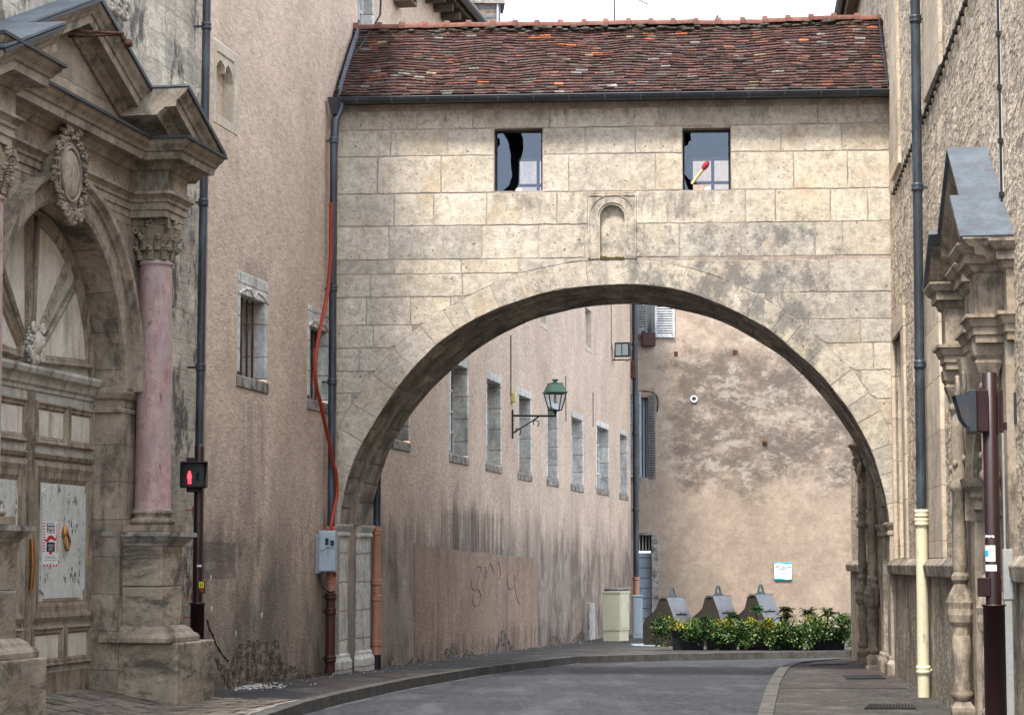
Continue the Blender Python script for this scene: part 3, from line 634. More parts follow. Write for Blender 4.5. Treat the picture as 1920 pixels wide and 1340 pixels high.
# niche recess: back, side, arched head
n = 14
prof = [(NI[0], NI[2]), (NI[1], NI[2])]+arc
m.mesh([(s, 0.015, z) for s, z in prof]+[(s, -.085, z) for s, z in prof], [(i, (i+1) % len(prof), len(prof)+(i+1) % len(prof), len(prof)+i) for i in range(len(prof))]+[tuple(range(len(prof), 2*len(prof)))], (.54, .47, .37))
for sd in (0, 1):
    a = [p for p in arc if (p[0] > nm-1e-6)] if sd else [p for p in arc if p[0] < nm+1e-6]
    corner = (NI[1], NI[3]) if sd else (NI[0], NI[3])
    m.face([(s, .004, z) for s, z in ([corner]+a)], (.4, .35, .27))
m.build('niche', m_ashlar, bridge)
m = M(BW); pts = [(NI[0]+(NI[1]-NI[0])*k/24) for k in range(25)]
m.plate([(NI[0], NI[2]-.012), (NI[1], NI[2]-.012)]+[(s, NI[2]+.02+.05*abs(mnoise.noise(Vector((s*22, 0, 0))))) for s in reversed(pts)], -.12, .02); m.build('moss_ledge', mat('olive_moss', (.075, .07, .02), var=.4, vsc=20, fine=.3, bump=1), bridge)
# soffit with ribs: separate voussoirs over a dark mortar shell
def soff(w, t, rec):
    x = w*(NA-1); i = min(int(x), NA-2); f = x-i
    def q(c): return Vector((c[i][0]*(1-f)+c[i+1][0]*f, c[i][1]*(1-f)+c[i+1][1]*f))
    a, b = q(fc), q(rc); n = (outward(i)*(1-f)+outward(i+1)*f); p = a.lerp(b, t)+n*rec
    return (p.x, -TH*t, p.y)
m = M(BW); st = [(0, .02), (.34, .02), (.34, .18), (.56, .18), (.56, .02), (1, .02)]
for i in range(NA-1):
    for (t0, r0), (t1, r1) in zip(st, st[1:]): m.face([soff(i/(NA-1), t0, r0), soff((i+1)/(NA-1), t0, r0), soff((i+1)/(NA-1), t1, r1), soff(i/(NA-1), t1, r1)])
m.build('soffit_mortar', m_mortar, bridge)
m = M(BW)
def vous(t0, t1, rec, nn, col=.75, dep=.03):
    ws = [0]
    while ws[-1] < 1: ws.append(ws[-1]+random.uniform(.8, 1.2)/nn)
    ws[-1] = 1
    for a, b in zip(ws, ws[1:]):
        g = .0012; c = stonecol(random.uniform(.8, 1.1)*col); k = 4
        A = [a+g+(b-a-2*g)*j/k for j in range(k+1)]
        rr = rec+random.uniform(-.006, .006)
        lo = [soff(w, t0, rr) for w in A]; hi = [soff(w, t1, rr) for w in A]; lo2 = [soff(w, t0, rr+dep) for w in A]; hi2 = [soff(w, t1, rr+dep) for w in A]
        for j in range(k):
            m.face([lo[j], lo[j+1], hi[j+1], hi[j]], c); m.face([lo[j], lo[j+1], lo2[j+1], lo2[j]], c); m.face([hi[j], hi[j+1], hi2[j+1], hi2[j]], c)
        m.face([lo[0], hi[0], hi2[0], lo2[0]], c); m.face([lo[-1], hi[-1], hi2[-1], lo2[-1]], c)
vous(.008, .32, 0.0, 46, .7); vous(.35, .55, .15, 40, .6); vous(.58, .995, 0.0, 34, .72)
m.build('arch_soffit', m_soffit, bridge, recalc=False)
# rear wall, parapet tops, gallery
R1 = (PB(975, 330, -TH)[0], PB(1030, 330, -TH)[0], PB(975, 359, -TH)[1]-.12, PB(975, 303, -TH)[1])
R2 = (PB(1299, 330, -TH)[0], PB(1385, 330, -TH)[0], PB(1325, 358, -TH)[1]-.12, PB(1325, 302, -TH)[1])
m = M(BW); archwall(m, rc, -TH, [R1, R2])
for w in (R1, R2): m.reveal(*w, -TH, -TH+.3)
m.build('rear_wall', m_mortar, bridge)
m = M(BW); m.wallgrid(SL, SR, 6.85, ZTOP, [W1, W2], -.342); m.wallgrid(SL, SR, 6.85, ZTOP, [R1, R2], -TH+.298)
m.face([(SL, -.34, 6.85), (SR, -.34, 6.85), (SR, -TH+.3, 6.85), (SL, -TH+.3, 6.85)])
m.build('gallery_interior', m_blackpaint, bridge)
# windows in the front
def pane_window(W, polys, grille=None):
    d = -.20
    m = M(BW); e = .03
    m.box(W[0], W[0]+e, d-.03, d+.02, W[2], W[3]).box(W[1]-e, W[1], d-.03, d+.02, W[2], W[3]).box(W[0]+e, W[1]-e, d-.03, d+.02, W[3]-e, W[3]).box(W[0]+e, W[1]-e, d-.03, d+.02, W[2], W[2]+e)
    fr = m.build('window', m_leadedge, bridge)
    m = M(BW)
    for poly in polys: m.extrude([(*(lambda q: (q[0], d, q[1]))(BW.h(x, y, d)),) for x, y in poly], (0, -.004, 0))
    m.build('pane', m_glass, fr)
z = lambda L, sc, ox, oy: [(x/sc+ox, y/sc+oy) for x, y in L]
pane_window(W1, [z([(1225, 822), (1232, 850), (1250, 870), (1248, 900), (1225, 930), (1225, 1100), (1232, 1140), (1225, 1188), (1268, 1185), (1305, 1150), (1325, 1090), (1318, 1040), (1315, 960), (1300, 880), (1265, 822)], 3.31, 560, 0),
    z([(1380, 822), (1515, 822), (1515, 1185), (1350, 1188), (1370, 1120), (1372, 1010), (1395, 930), (1393, 860)], 3.31, 560, 0)])
pane_window(W2, [z([(640, 785), (860, 785), (860, 1142), (735, 1142), (720, 1108), (640, 1100), (600, 1060), (582, 1040), (582, 880), (610, 870), (612, 850), (628, 842), (622, 810)], 3.2, 1100, 0), z([(585, 1060), (600, 1110), (612, 1140), (585, 1142)], 3.2, 1100, 0)])
# rear window bars
for W, vx, hy in ((R1, (1010,), (350,)), (R2, (1336,), (345,))):
    m = M(BW)
    for x in vx: s = PB(x, 330, -TH)[0]; m.box(s-.025, s+.025, -TH+.1, -TH+.14, W[2], W[3])
    for y in hy: q = PB(1000 if W is R1 else 1330, y, -TH)[1]; m.box(W[0], W[1], -TH+.1, -TH+.142, q-.025, q+.02)
    m.build('rear_window_bars', m_leadedge, bridge)
# match prop and little domes
a = BW.h(1297, 345, -.12); b = BW.h(1321, 313, -.12); c = BW.h(1326, 308, -.12)
mt_ = thing('giant_match', 'oversized yellow match with a red head leaning in the right window of the arch', 'decoration', BW.P(a[0], -.12, a[1]))
m = M(BW); m.tube([(a[0], -.12, a[1]), (b[0], -.12, b[1])], .022, 4); m.build('stick', m_matchwood, mt_)
m = M(BW); q = Vector((b[0]-a[0], 0, b[1]-a[1])).normalized(); p0 = Vector((b[0], -.12, b[1]))
m.tube([p0-q*.05, p0-q*.01, p0+q*.05, p0+q*.09, p0+q*.105], [.024, .042, .045, .03, .008], 10); m.build('head', mat('red_match_head', (.42, .03, .06), rough=.7, bump=.2, var=.1), mt_)
for x, y, W, lb in ((973, 360, W1, 'left'), (1327, 358, W2, 'right')):
    s, zz = BW.h(x, y, -.05); m = M(BW); m.lathe(s, -.06, [(.055, W[2]+.002), (.052, W[2]+.03), (.035, W[2]+.05), (.005, W[2]+.058)], 12)
    tag(m.build('spotlight', m_signwhite, loc=BW.P(s, -.06, W[2])), 'tiny white dome light on the sill of the %s arch window' % lb, 'light')
# ---- roof
EAVE_D, EAVE_Z = .26, 8.70; RD = -1.0; RZ = PB(1170, 43, RD)[1]-.05
NCO = 26
mb = M(BW)
def roofpt(s, t, lift=0):       # t 0 eave .. 1 ridge
    sag = .05*mnoise.noise(Vector((s*.55, t*1.3, 3.1)))+.035*mnoise.noise(Vector((s*1.7, t*2.2, 9.1)))+.025*math.sin(s*.9+1)*t
    return (s, EAVE_D+(RD-EAVE_D)*t+.6*lift, EAVE_Z+(RZ-EAVE_Z)*t+sag*min(1, t*4)+.75*lift)
pal = [((.075, .037, .031), 34), ((.092, .044, .035), 26), ((.058, .034, .031), 22), ((.11, .052, .038), 10), ((.16, .06, .038), 4), ((.08, .067, .05), 6), ((.17, .15, .135), 2.5), ((.36, .11, .045), .7), ((.2, .15, .08), .5)]
def tcol():
    x = random.uniform(0, sum(p[1] for p in pal))
    for c, w in pal:
        x -= w
        if x <= 0: break
    k = random.uniform(.75, 1.25); return tuple(v*k for v in c)
for r in range(NCO):
    t0 = r/NCO; t1 = (r+1)/NCO+.018; s = SL-.35+random.uniform(0, .1)
    while s < SR:
        w = random.uniform(.13, .20); th = .03
        jt = random.uniform(-.010, .006); jl_ = random.uniform(0, .012); c = tcol()
        if random.random() < .04: jt -= .012; jl_ += .012
        tl = random.uniform(-.005, .005)
        a0, b0 = s+.002, s+w-.002
        A = [roofpt(a0, t0+jt, .028+jl_), roofpt(b0, t0+jt+tl, .028+jl_), roofpt(b0, t1, .0), roofpt(a0, t1, .0)]
        B = [roofpt(a0, t0+jt, .028+jl_-th), roofpt(b0, t0+jt+tl, .028+jl_-th)]
        mb.face(A, c); mb.face([A[0], A[1], B[1], B[0]], tuple(v*.9 for v in c)); mb.face([A[0], A[3], B[0]], c); mb.face([A[1], A[2], B[1]], c)
        s += w
mb.build('tile_slope', m_tile, bridge, recalc=False)
m = M(BW)
for a in range(0, 30):
    s0 = SL-.3+a*.3; s1 = s0+.3
    for t0, t1 in ((0, .25), (.25, .5), (.5, .75), (.75, 1)): m.face([roofpt(s0, t0, -.07), roofpt(s1, t0, -.07), roofpt(s1, t1, -.07), roofpt(s0, t1, -.07)])
m.face([(SL-.3, RD, RZ), (SR+.3, RD, RZ), (SR+.3, -TH-.3, 8.6), (SL-.3, -TH-.3, 8.6)])
m.face([(SL, EAVE_D, EAVE_Z-.02), (SR, EAVE_D, EAVE_Z-.02), (SR, 0, 8.62), (SL, 0, 8.62)])
m.build('roof_deck', m_leadedge, bridge)
m = M(BW); s = PB(668, 40, RD)[0]; s_end = 8.3
rid = []
while s < s_end:
    w = random.uniform(.34, .38); q = random.uniform(.75, 1.15); c = (.19*q, .082*q, .06*q); z0 = RZ+.03+.04*mnoise.noise(Vector((s*.6, 1, 3.1)))
    n = 8; pa = []; pb = []
    tlt = random.uniform(-.01, .012)
    arcs = [(-math.pi*.05)+math.pi*1.1*k/n for k in range(n+1)]
    A = [(s, RD-.0+.105*math.cos(x), z0-.02+.078*math.sin(x)) for x in arcs]; B = [(s+w, RD+.105*math.cos(x), z0-.02+tlt+.078*math.sin(x)) for x in arcs]
    m.mesh(A+B, [(i, i+1, n+2+i, n+1+i) for i in range(n)], c, True)
    A = [(s-.03, RD+.135*math.cos(x), z0-.02+.118*math.sin(x)) for x in arcs]; B = [(s+.05, RD+.125*math.cos(x), z0-.02+.112*math.sin(x)) for x in arcs]
    m.mesh(A+B, [(i, i+1, n+2+i, n+1+i) for i in range(n)], tuple(v*.9 for v in c), True); m.face(A, c); m.face(B, c)
    s += w
m.build('ridge_tiles', m_ridge, bridge)
m = M(BW); pts = []
for k in range(90):
    s0 = SL+8.6*k/90
    m.ell((s0+random.uniform(-.05, .05), RD+.10+random.uniform(0, .06), RZ-.06+random.uniform(-.05, .03)+.04*mnoise.noise(Vector((s0*.6, 1, 3.1)))), (random.uniform(.05, .10), .035, random.uniform(.015, .03)), 8, 5, rough=.5)
m.build('mossy_ridge_bedding', m_moss, bridge)
for s0, nm_ in ((-.04, 1), (8.28, 2)):
    m = M(BW)
    sl = BW.loc(LW.P(34.6, 0, 0))[0] if nm_ == 1 else 8.30
    for k in range(8):
        t0, t1 = k/8, (k+1)/8
        a = roofpt(sl+.18*(-0)+.0, t0, .05); b = roofpt(sl, t1, .05)
        sa = (.12*(TH*0)) ;
        la = BW.loc(LW.P(34.6+1.2*t0, .03, 0))[0]+.02 if nm_ == 1 else 8.33-.02*t0; lb = BW.loc(LW.P(34.6+1.2*t1, .03, 0))[0]+.02 if nm_ == 1 else 8.33-.02*t1
        m.mesh([(la-.0, a[1], a[2]-.05), (la+.03, a[1], a[2]-.03), (la, a[1], a[2]+.09), (lb, b[1], b[2]-.05), (lb+.03, b[1], b[2]-.03), (lb, b[1], b[2]+.09)], [(0, 1, 4, 3), (1, 2, 5, 4), (0, 2, 5, 3)])
    m.build('verge_flashing', m_zinc, bridge)
# gutter
m = M(BW); R = .085; n = 10; zc = 8.655; dc = .33
for s0, s1 in ((-.0, 8.37),):
    ar = [math.pi+math.pi*k/n for k in range(n+1)]
    A = [(s0, dc+R*math.cos(x), zc+R*math.sin(x)) for x in ar]; A2 = [(s0, dc+(R-.006)*math.cos(x), zc+(R-.006)*math.sin(x)) for x in reversed(ar)]
    m.extrude(A+A2, (s1-s0, 0, 0))
m.tube([(0, dc+R, zc), (8.37, dc+R, zc)], .012, 8)
m.face([(0, dc+R*math.cos(x), zc+R*math.sin(x)) for x in ar])
g_ = m.build('gutter', m_gutter, bridge)
m = M(BW)
for k in range(16):
    s0 = .3+.54*k; ar = [math.pi+math.pi*j/n for j in range(n+1)]
    m.mesh([(s0, dc+(R+.004)*math.cos(x), zc+(R+.004)*math.sin(x)) for x in ar]+[(s0+.018, dc+(R+.004)*math.cos(x), zc+(R+.004)*math.sin(x)) for x in ar], [(i, i+1, n+2+i, n+1+i) for i in range(n)])
m.build('gutter_clips', m_zinc, g_)
# pilasters of the two feet
def foot(fr, s0, s1, dp, side):
    m = M(fr); m.box(s0, s1, -.05, dp, -.6, 2.05)
    m.sweep_plan([(0, 2.0), (.035, 2.02), (.035, 2.06), (.015, 2.08), (.06, 2.17), (.06, 2.21), (0, 2.21)], [(s0, 0), (s0, dp), (s1, dp), (s1, 0)] if True else [])
    m.sweep_plan([(0, -.6), (.06, -.6), (.06, .12), (.03, .18), (.03, .22), (0, .25)], [(s0, 0), (s0, dp), (s1, dp), (s1, 0)])
    m.build('pilaster', m_rbase if side else m_winstone, bridge, bevel=.008)
sA = LW.loc(BW.P(0, 0, 0))[0]; sB = LW.loc(BW.P(.2, -TH, 0))[0]
foot(LW, sA+.02, sA+.62, .05, 0); foot(LW, sB-.72, sB-.02, .06, 0)
rA = RW.loc(BW.P(8.35, 0, 0))[0]; rB = RW.loc(BW.P(8.3, -TH, 0))[0]
foot(RW, rA+.02, rA+.62, .08, 1); foot(RW, rB-.75, rB-.02, .1, 1)
m = M(BW); m.box(SL, .02, -.06, .0, -.6, 2.2)
# stone tenon holes etc are in the material
# antenna cable across the roof
cp = [(715, -12), (713, 28), (697, 62), (672, 100), (645, 128), (637, 160)]
tilt = (RD-EAVE_D, RZ-EAVE_Z)
pts = []
for x, y in cp:
    # hit roof plane
    best = None
    for k in range(60):
        t = k/50; dd = EAVE_D+(RD-EAVE_D)*t; q = BW.h(x, y, dd); zz = EAVE_Z+(RZ-EAVE_Z)*t
        e = abs(q[1]-zz)
        if best is None or e < best[0]: best = (e, q[0], dd, zz+.06)
    pts.append((best[1], best[2], best[3]))
top = BW.h(715, -30, RD-.2); pts[0] = (top[0], RD-.25, top[1]+.3)
pts += [(BW.h(634, 185, .45)[0], .45, 8.66), (BW.h(634, 215, .44)[0], .44, BW.h(634, 215, .44)[1]), (BW.h(633, 265, .2)[0], .22, BW.h(633, 262, .2)[1]), (BW.h(625, 380, .16)[0], .16, BW.h(625, 385, .16)[1])]
m = M(BW); m.tube(pts, .017, 6)
tag(m.build('cable', m_black, loc=BW.P(0, .3, 8)), 'black cable crossing the left end of the tiled roof down to the gutter', 'cable')
# ================================================================ pink building (left)
pink = thing('plastered_building', 'long pink roughcast building along the left of the street', 'building', LW.P(45, 0, 0))
PS0, PS1, PZ = 28.43, 68.4, 12.0
def hitw(x0, x1, yt, yb, d=0):
    a = LW.h(x0, yt, d); b = LW.h(x1, yt, d); c = LW.h(x0, yb, d); return (a[0], b[0], c[1], a[1])
WN = [hitw(737, 769, 700, 847), hitw(843, 878, 662, 865.6), hitw(911, 940, 694, 882), hitw(971, 996, 725, 898), hitw(1025, 1046, 748, 909), hitw(1070, 1093, 769, 919), hitw(1118, 1141, 786, 925), hitw(1161, 1176, 802, 935.5)]
WN[0] = (38.2, 39.53, 3.52, 4.55)
NW = [hitw(446, 502.5, 506, 725), hitw(577.5, 616, 571, 767)]
BL = hitw(402, 447, 72, 230)       # blind window
SLIT = hitw(1095.6, 1110, 565, 655); SL2 = hitw(1012, 1026, 545, 612)
UP = hitw(672, 702, -120, 60)
holes = WN+NW+[BL, SLIT, SL2, UP]
m = M(LW); m.wallgrid(PS0, PS1, -1.2, PZ, holes)
m.face([(PS0, 0, -1.2), (PS0, -1, -1.2), (PS0, -1, PZ), (PS0, 0, PZ)]); m.face([(PS1, 0, -1.2), (PS1, -9, -1.2), (PS1, -9, PZ), (PS1, 0, PZ)])
m.build('wall', m_pink, pink, recalc=False)
# plaster patch + ghost tag
m = M(LW); P = [LW.h(x, y, .004) for x, y in ((777, 1018), (806, 1026), (835, 1028), (866, 1033), (879, 1034), (912, 1035), (944, 1041), (972, 1043), (1007, 1046), (1008, 1100), (1008, 1214), (777, 1243))]
m.plate(P, .0, .005); m.build('cleaned_patch', m_patch, pink)
s_, z_ = LW.h(880, 1128, .006)
def stroke(pts, w=.022, px=True):
    m = M(LW); Q = [LW.h(x, y, .007) for x, y in pts]; m.tube([(s, .004, z) for s, z in catmull(Q, 5)], w, 6)
    return m
mm = M(LW)
tagpaths = [z([(885, 375), (850, 450), (840, 540), (870, 570), (900, 480), (920, 380), (895, 370)], 4.571, 700, 980), z([(880, 560), (850, 620), (860, 700), (900, 700), (920, 620), (895, 560)], 4.571, 700, 980),
    z([(930, 430), (960, 370), (950, 480), (935, 520), (985, 400), (1000, 340), (1030, 420)], 4.571, 700, 980), z([(970, 400), (965, 490), (945, 570)], 4.571, 700, 980), z([(1070, 330), (1090, 430), (1080, 480)], 4.571, 700, 980),
    z([(1190, 400), (1150, 430), (1155, 550), (1190, 560), (1225, 470), (1240, 410)], 4.571, 700, 980), z([(1205, 440), (1215, 560), (1235, 660), (1255, 690)], 4.571, 700, 980)]
for tp in tagpaths:
    Q = catmull([LW.h(x, y, .007) for x, y in tp], 5); mm.tube([(s, .0045, zz) for s, zz in Q], .013, 5)
mm.build('faded_graffiti', m_ghost, pink)
def ragged(m, pxs, d=.006, fr=LW, jit=.03, sub=.08):
    P = [fr.h(x, y, d) for x, y in pxs]; o = []
    for i, p in enumerate(P):
        q = P[(i+1) % len(P)]; L = math.dist(p, q); n = max(1, int(L/sub))
        for k in range(n): w = k/n; o.append((p[0]+(q[0]-p[0])*w+random.uniform(-jit, jit), p[1]+(q[1]-p[1])*w+random.uniform(-jit, jit)))
    m.plate(o, -.01, d); return o
R_ = []
def rag(px, jit=.03):
    m = M(LW); R_.append(ragged(m, px, jit=jit)); m.build('exposed_rubble', m_rubblepatch, pink)
_ = [rag([(428, 1290), (402, 1230), (430, 1255), (446, 1212), (468, 1200), (502, 1206), (523, 1198), (526, 1238), (548, 1250), (556, 1246), (562, 1262), (600, 1262), (600, 1275)]),
rag([(735, 1252), (728, 1240), (735, 1228), (741, 1245)], jit=.015), rag([(770, 1250), (765, 1240), (780, 1228), (788, 1236), (800, 1240)], jit=.015),
rag([(818, 1240), (835, 1218), (850, 1204), (858, 1222), (862, 1236)], jit=.02), rag([(868, 1235), (872, 1214), (885, 1222), (895, 1231)], jit=.02),
rag([(922, 1226), (935, 1195), (941, 1179), (950, 1190), (955, 1200), (966, 1215), (970, 1221)], jit=.02), rag([(1033, 1212), (1036, 1193), (1048, 1190), (1056, 1202), (1057, 1208)], jit=.02), rag([(1070, 1206), (1080, 1190), (1094, 1181), (1096, 1201)], jit=.02),
rag([(560, 1268), (640, 1258), (640, 1250), (600, 1257)], jit=.012)]
m = M(LW)
for P in R_:
    Q = P+[P[0]]
    for a, b in zip(Q, Q[1:]):
        if (a[1]+b[1])/2 > .06: m.tube([(a[0], .002, a[1]), (b[0], .002, b[1])], .0045, 4, caps=False)
for tp in ([(388, 1160), (392, 1178), (399, 1190), (404, 1205), (418, 1228), (428, 1238)],):
    Q = catmull([LW.h(x, y, .002) for x, y in tp], 4); m.tube([(s, .001, zz) for s, zz in Q], [.004+.012*abs(math.sin(k)) for k in range(len(Q))], 5)
m.build('cracks', m_crack, pink)
m = M(LW)
for x, y in ((395, 1084), (397, 1142), (491, 1153), (442, 1188)):
    s, zz = LW.h(x, y); m.ell((s, .0, zz), (.035, .01, .045), 8, 5, rough=.5)
m.build('chipped_spots', m_debris, pink)
# tall windows with white stone jambs
def tallwin(W, dep=.26, lint=.17, jamb=.13, sill=.2, bars=False, carved=False, mat_=m_winstone, cross=True):
    s0, s1, z0, z1 = W
    m = M(LW)       # surround flush with the plaster, 12 mm proud
    m.box(s0, s0+jamb, -dep, .004, z0+sill, z1-lint); m.box(s1-jamb, s1, -dep, .012, z0+sill, z1-lint)
    m.box(s0, s1, -dep, .010, z1-lint, z1)
    w = m.build('window', mat_, pink, bevel=.01)
    m = M(LW); m.mesh([(s0-.02, -dep, z0+.02), (s0-.02, .025, z0), (s0-.02, .025, z0+sill*.75), (s0-.02, -dep, z0+sill+.06), (s1+.02, -dep, z0+.02), (s1+.02, .025, z0), (s1+.02, .025, z0+sill*.75), (s1+.02, -dep, z0+sill+.06)],
        [(0, 1, 2, 3), (4, 5, 6, 7), (0, 1, 5, 4), (1, 2, 6, 5), (2, 3, 7, 6), (0, 3, 7, 4)])
    m.build('sill', m_sill, w, bevel=.012)
    m = M(LW); m.box(s0+jamb, s1-jamb, -dep-.02, -dep+.01, z0+sill, z1-lint); m.build('pane', m_glassdark, w)
    a, b = s0+jamb, s1-jamb
    if cross:
        m = M(LW); fw = .05
        for x0, x1 in ((a, a+fw), (b-fw, b), ((a+b)/2-.03, (a+b)/2+.03)): m.box(x0, x1, -dep+.012, -dep+.05, z0+sill, z1-lint)
        for k in range(5): zz = z0+sill+.03+(z1-lint-z0-sill-.06)*k/4; m.box(a, b, -dep+.012, -dep+.045, zz-.02, zz+.02)
        m.build('casement', m_white, w)
    if bars:
        m = M(LW)
        for k in range(4): x = a+(b-a)*(.16+.23*k); m.tube([(x, -.12, z0+sill-.02), (x, -.12, z1-lint+.02)], .017, 8)
        m.build('bars', m_rust if True else m_darkmetal, w)
        m = M(LW)
        for k in range(2): x = a+(b-a)*(.28+.30*k); m.box(x-.015, x+.015, -.2, -.17, z0+sill, z1-lint)
        m.build('inner_frame', m_winstone, w)
    if carved:
        m = M(LW); c = (s0+s1)/2; h = z1-lint
        # ogee accolade carved under the lintel
        pts = []
        n = 12
        for k in range(n+1):
            x = s0+.08+(c-s0-.08)*k/n; y = h-.02+.14*(math.sin(math.pi*k/n*.5)**2) if k < n else h+.01
            pts.append((x, y))
        left = pts; right = [(2*c-x, y) for x, y in reversed(pts)]
        prof = [(0, .0), (.035, .0), (.035, .022), (.015, .03), (0, .022)]
        m.sweep_elev(prof, [(s0+.02, h-.02), (s0+.22*(s1-s0), h+.07), (s0+.38*(s1-s0), h+.09), (c-.02, h-.0)]); m.sweep_elev(prof, [(c+.02, h-.0), (s1-.38*(s1-s0), h+.09), (s1-.22*(s1-s0), h+.07), (s1-.02, h-.02)])
        m.build('carved_lintel', mat_, w)
    return w
for i, W in enumerate(WN): tallwin(W, dep=.30, lint=.16)
for W in NW: tallwin(W, dep=.34, lint=.3, sill=.2, bars=True, carved=True, cross=False)
def blind(W, carved=True):
    s0, s1, z0, z1 = W
    m = M(LW); j = .16
    m.box(s0, s0+j*.6, -.2, .008, z0, z1); m.box(s1-j, s1, -.2, .012, z0, z1); m.box(s0+j*.6, s1-j, -.2, .01, z1-.14, z1); m.box(s0+j*.6, s1-j, -.2, .01, z0, z0+.13)
    w = m.build('blind_window', m_creamstone, pink, bevel=.012)
    m = M(LW); m.face([(s0, -.14, z0), (s1, -.14, z0), (s1, -.14, z1), (s0, -.14, z1)]); m.build('infill', m_pink, w)
    if carved:
        m = M(LW); c = (s0+s1)/2; a, b = s0+j*.6, s1-j; t = z1-.14
        A = [(a, t), (a, t-.28), (a+.08, t-.14), (a+.2*(b-a)+.05, t-.07), (c-.03, t-.12), (c, t-.22), (c+.03, t-.12), (b-.2*(b-a)-.05, t-.07), (b-.08, t-.14), (b, t-.28), (b, t)]
        m.plate(A, -.135, -.01); m.build('carved_head', m_creamstone, w, bevel=.01)
blind(BL); blind(SLIT, False); blind(SL2, False); tallwin(UP, dep=.2)
# gallery of cables on the beyond wall (thin)
for (x, y0, y1, r, lb) in ((958, 628, 742, .012, 'thin black cable running down to the lantern bracket'), (1146, 560, 655, .010, 'thin cable running down to the floodlight'), (1112, 735, 800, .010, 'short wire stub between the tall windows'), (1061, 705, 790, .010, 'short wire on the pink wall behind the lantern')):
    a = LW.h(x, y0, .02); b = LW.h(x, y1, .02); m = M(LW); m.tube([(a[0], .02, a[1]), (a[0], .02, b[1])], r, 6)
    tag(m.build('wall_cable', m_black, loc=LW.P(a[0], .02, b[1])), lb, 'cable')
# eaves and roof
m = M(LW); m.face([(PS0, 0, PZ), (PS1, 0, PZ), (PS1, .42, PZ-.12), (PS0, .42, PZ-.12)]); m.face([(PS0, .42, PZ-.12), (PS1, .42, PZ-.12), (PS1, .42, PZ+.0), (PS0, .42, PZ)])
m.build('eaves_boards', mat('dark_brown_eaves_boards', (.07, .05, .035), var=.3, fine=.2), pink)
n = 10; m_timber = mat('grey_timber', (.13, .10, .08), var=.3, fine=.2)
for k in range(14):
    s = 36.0+.66*k; m = M(LW); m.box(s, s+.1, -.1, .36, PZ-.26, PZ-.08); m.build('rafter_end', m_timber, pink)
m = M(LW); ar = [math.pi+math.pi*k/n for k in range(n+1)]
A = [(PS0, .52+.09*math.cos(x), PZ+.03+.09*math.sin(x)) for x in ar]
m.extrude(A+[(p[0], p[1]*.99, p[2]+.01) for p in reversed(A)], (PS1-PS0, 0, 0)); m.build('gutter', m_gutter, pink)
m = M(LW)
for r in range(34):
    dd = .44-r*.19; zz = PZ+.02+r*.19
    s = 40.0
    while s < PS1:
        w = random.uniform(.2, .3); c = tcol(); c = tuple(v*1.1 for v in c); j = random.uniform(0, .015)
        a = (s, dd, zz+.05+j); b = (s+w-.01, dd, zz+.05+j); e = (s+w-.01, dd-.23, zz+.23); f = (s, dd-.23, zz+.23)
        m.face([a, b, e, f], c); m.face([a, b, (s+w-.01, dd, zz+.01), (s, dd, zz+.01)], c); s += w
m.build('roof_tiles', m_tile, pink, recalc=False)
m = M(LW); m.face([(PS0, .42, PZ), (PS1, .42, PZ), (PS1, -6.2, PZ+6.6), (PS0, -6.2, PZ+6.6)]); m.build('roof', m_leadedge, pink)
# lamp-like bracket box high on wall
a = LW.h(748, -30, .1); b = LW.h(762, 18, .1)
m = M(LW); m.box(a[0], a[0]+.45, 0, .32, b[1], b[1]+.32); m.box(a[0]+.1, a[0]+.3, .32, .36, b[1]+.05, b[1]+.22)
tag(m.build('wall_box', mat('weathered_wood_box', (.16, .12, .09), var=.3, fine=.2), loc=LW.P(a[0], 0, b[1]), bevel=.01), 'small dark weathered box high on the pink wall above the arch roof', 'box')

# chimney
cy = 50.0; a = at(877, 45, cy); b = at(937, 45, cy); c = at(957, 45, cy+.7)
ch = thing('chimney', 'pinkish rendered chimney with metal bands behind the arch roof', 'chimney', (a.x, cy, a.z))
Z0 = 12.2; Z1 = at(900, 8, cy).z
fr = Frame((a.x, cy), (1, .05), (.05, -1)); wd = (b-a).length; dp = .75
m = M(fr); m.box(0, wd, -dp, 0, Z0, Z1); m.build('stack', mat('brown_pink_render', (.3, .22, .17), var=.15, fine=.3, fsc=25, bump=.6), ch)
m = M(fr); m.box(-.12, wd+.12, -dp-.12, .12, Z1, Z1+.08); m.build('cap', m_sill, ch)
m = M(fr)
for zz in (Z1-.08, at(900, 31, cy).z): m.box(-.015, wd+.015, -dp-.015, .015, zz-.03, zz+.03)
m.box(wd-.02, wd+.02, -.02, .02, Z0, Z1); m.build('metal_bands', m_zinc, ch)
m = M(fr); m.tube([(wd-.05, .05, Z0+1.5), (wd-.05, .05, Z1+1.6)], .02, 6); m.build('mast', m_white, ch)
# antenna
p = at(1152, 60, 58); q = at(1152, -60, 58)
an = thing('antenna', 'thin aerial mast with a slanting arm against the sky', 'antenna', p)
m = M(); m.tube([(p.x, 58, p.z-4), (p.x, 58, q.z)], .022, 6); a = at(1185, -5, 58); b = at(1217, 9, 58); m.tube([a, b], .016, 6)
for k in range(4): c = a.lerp(b, k/4+.1); m.tube([c+Vector((0, -.2, 0)), c+Vector((0, .2, 0))], .008, 4)
m.tube([(p.x, 58, a.z+1.2), a], .016, 6); m.build('mast', m_black, an)

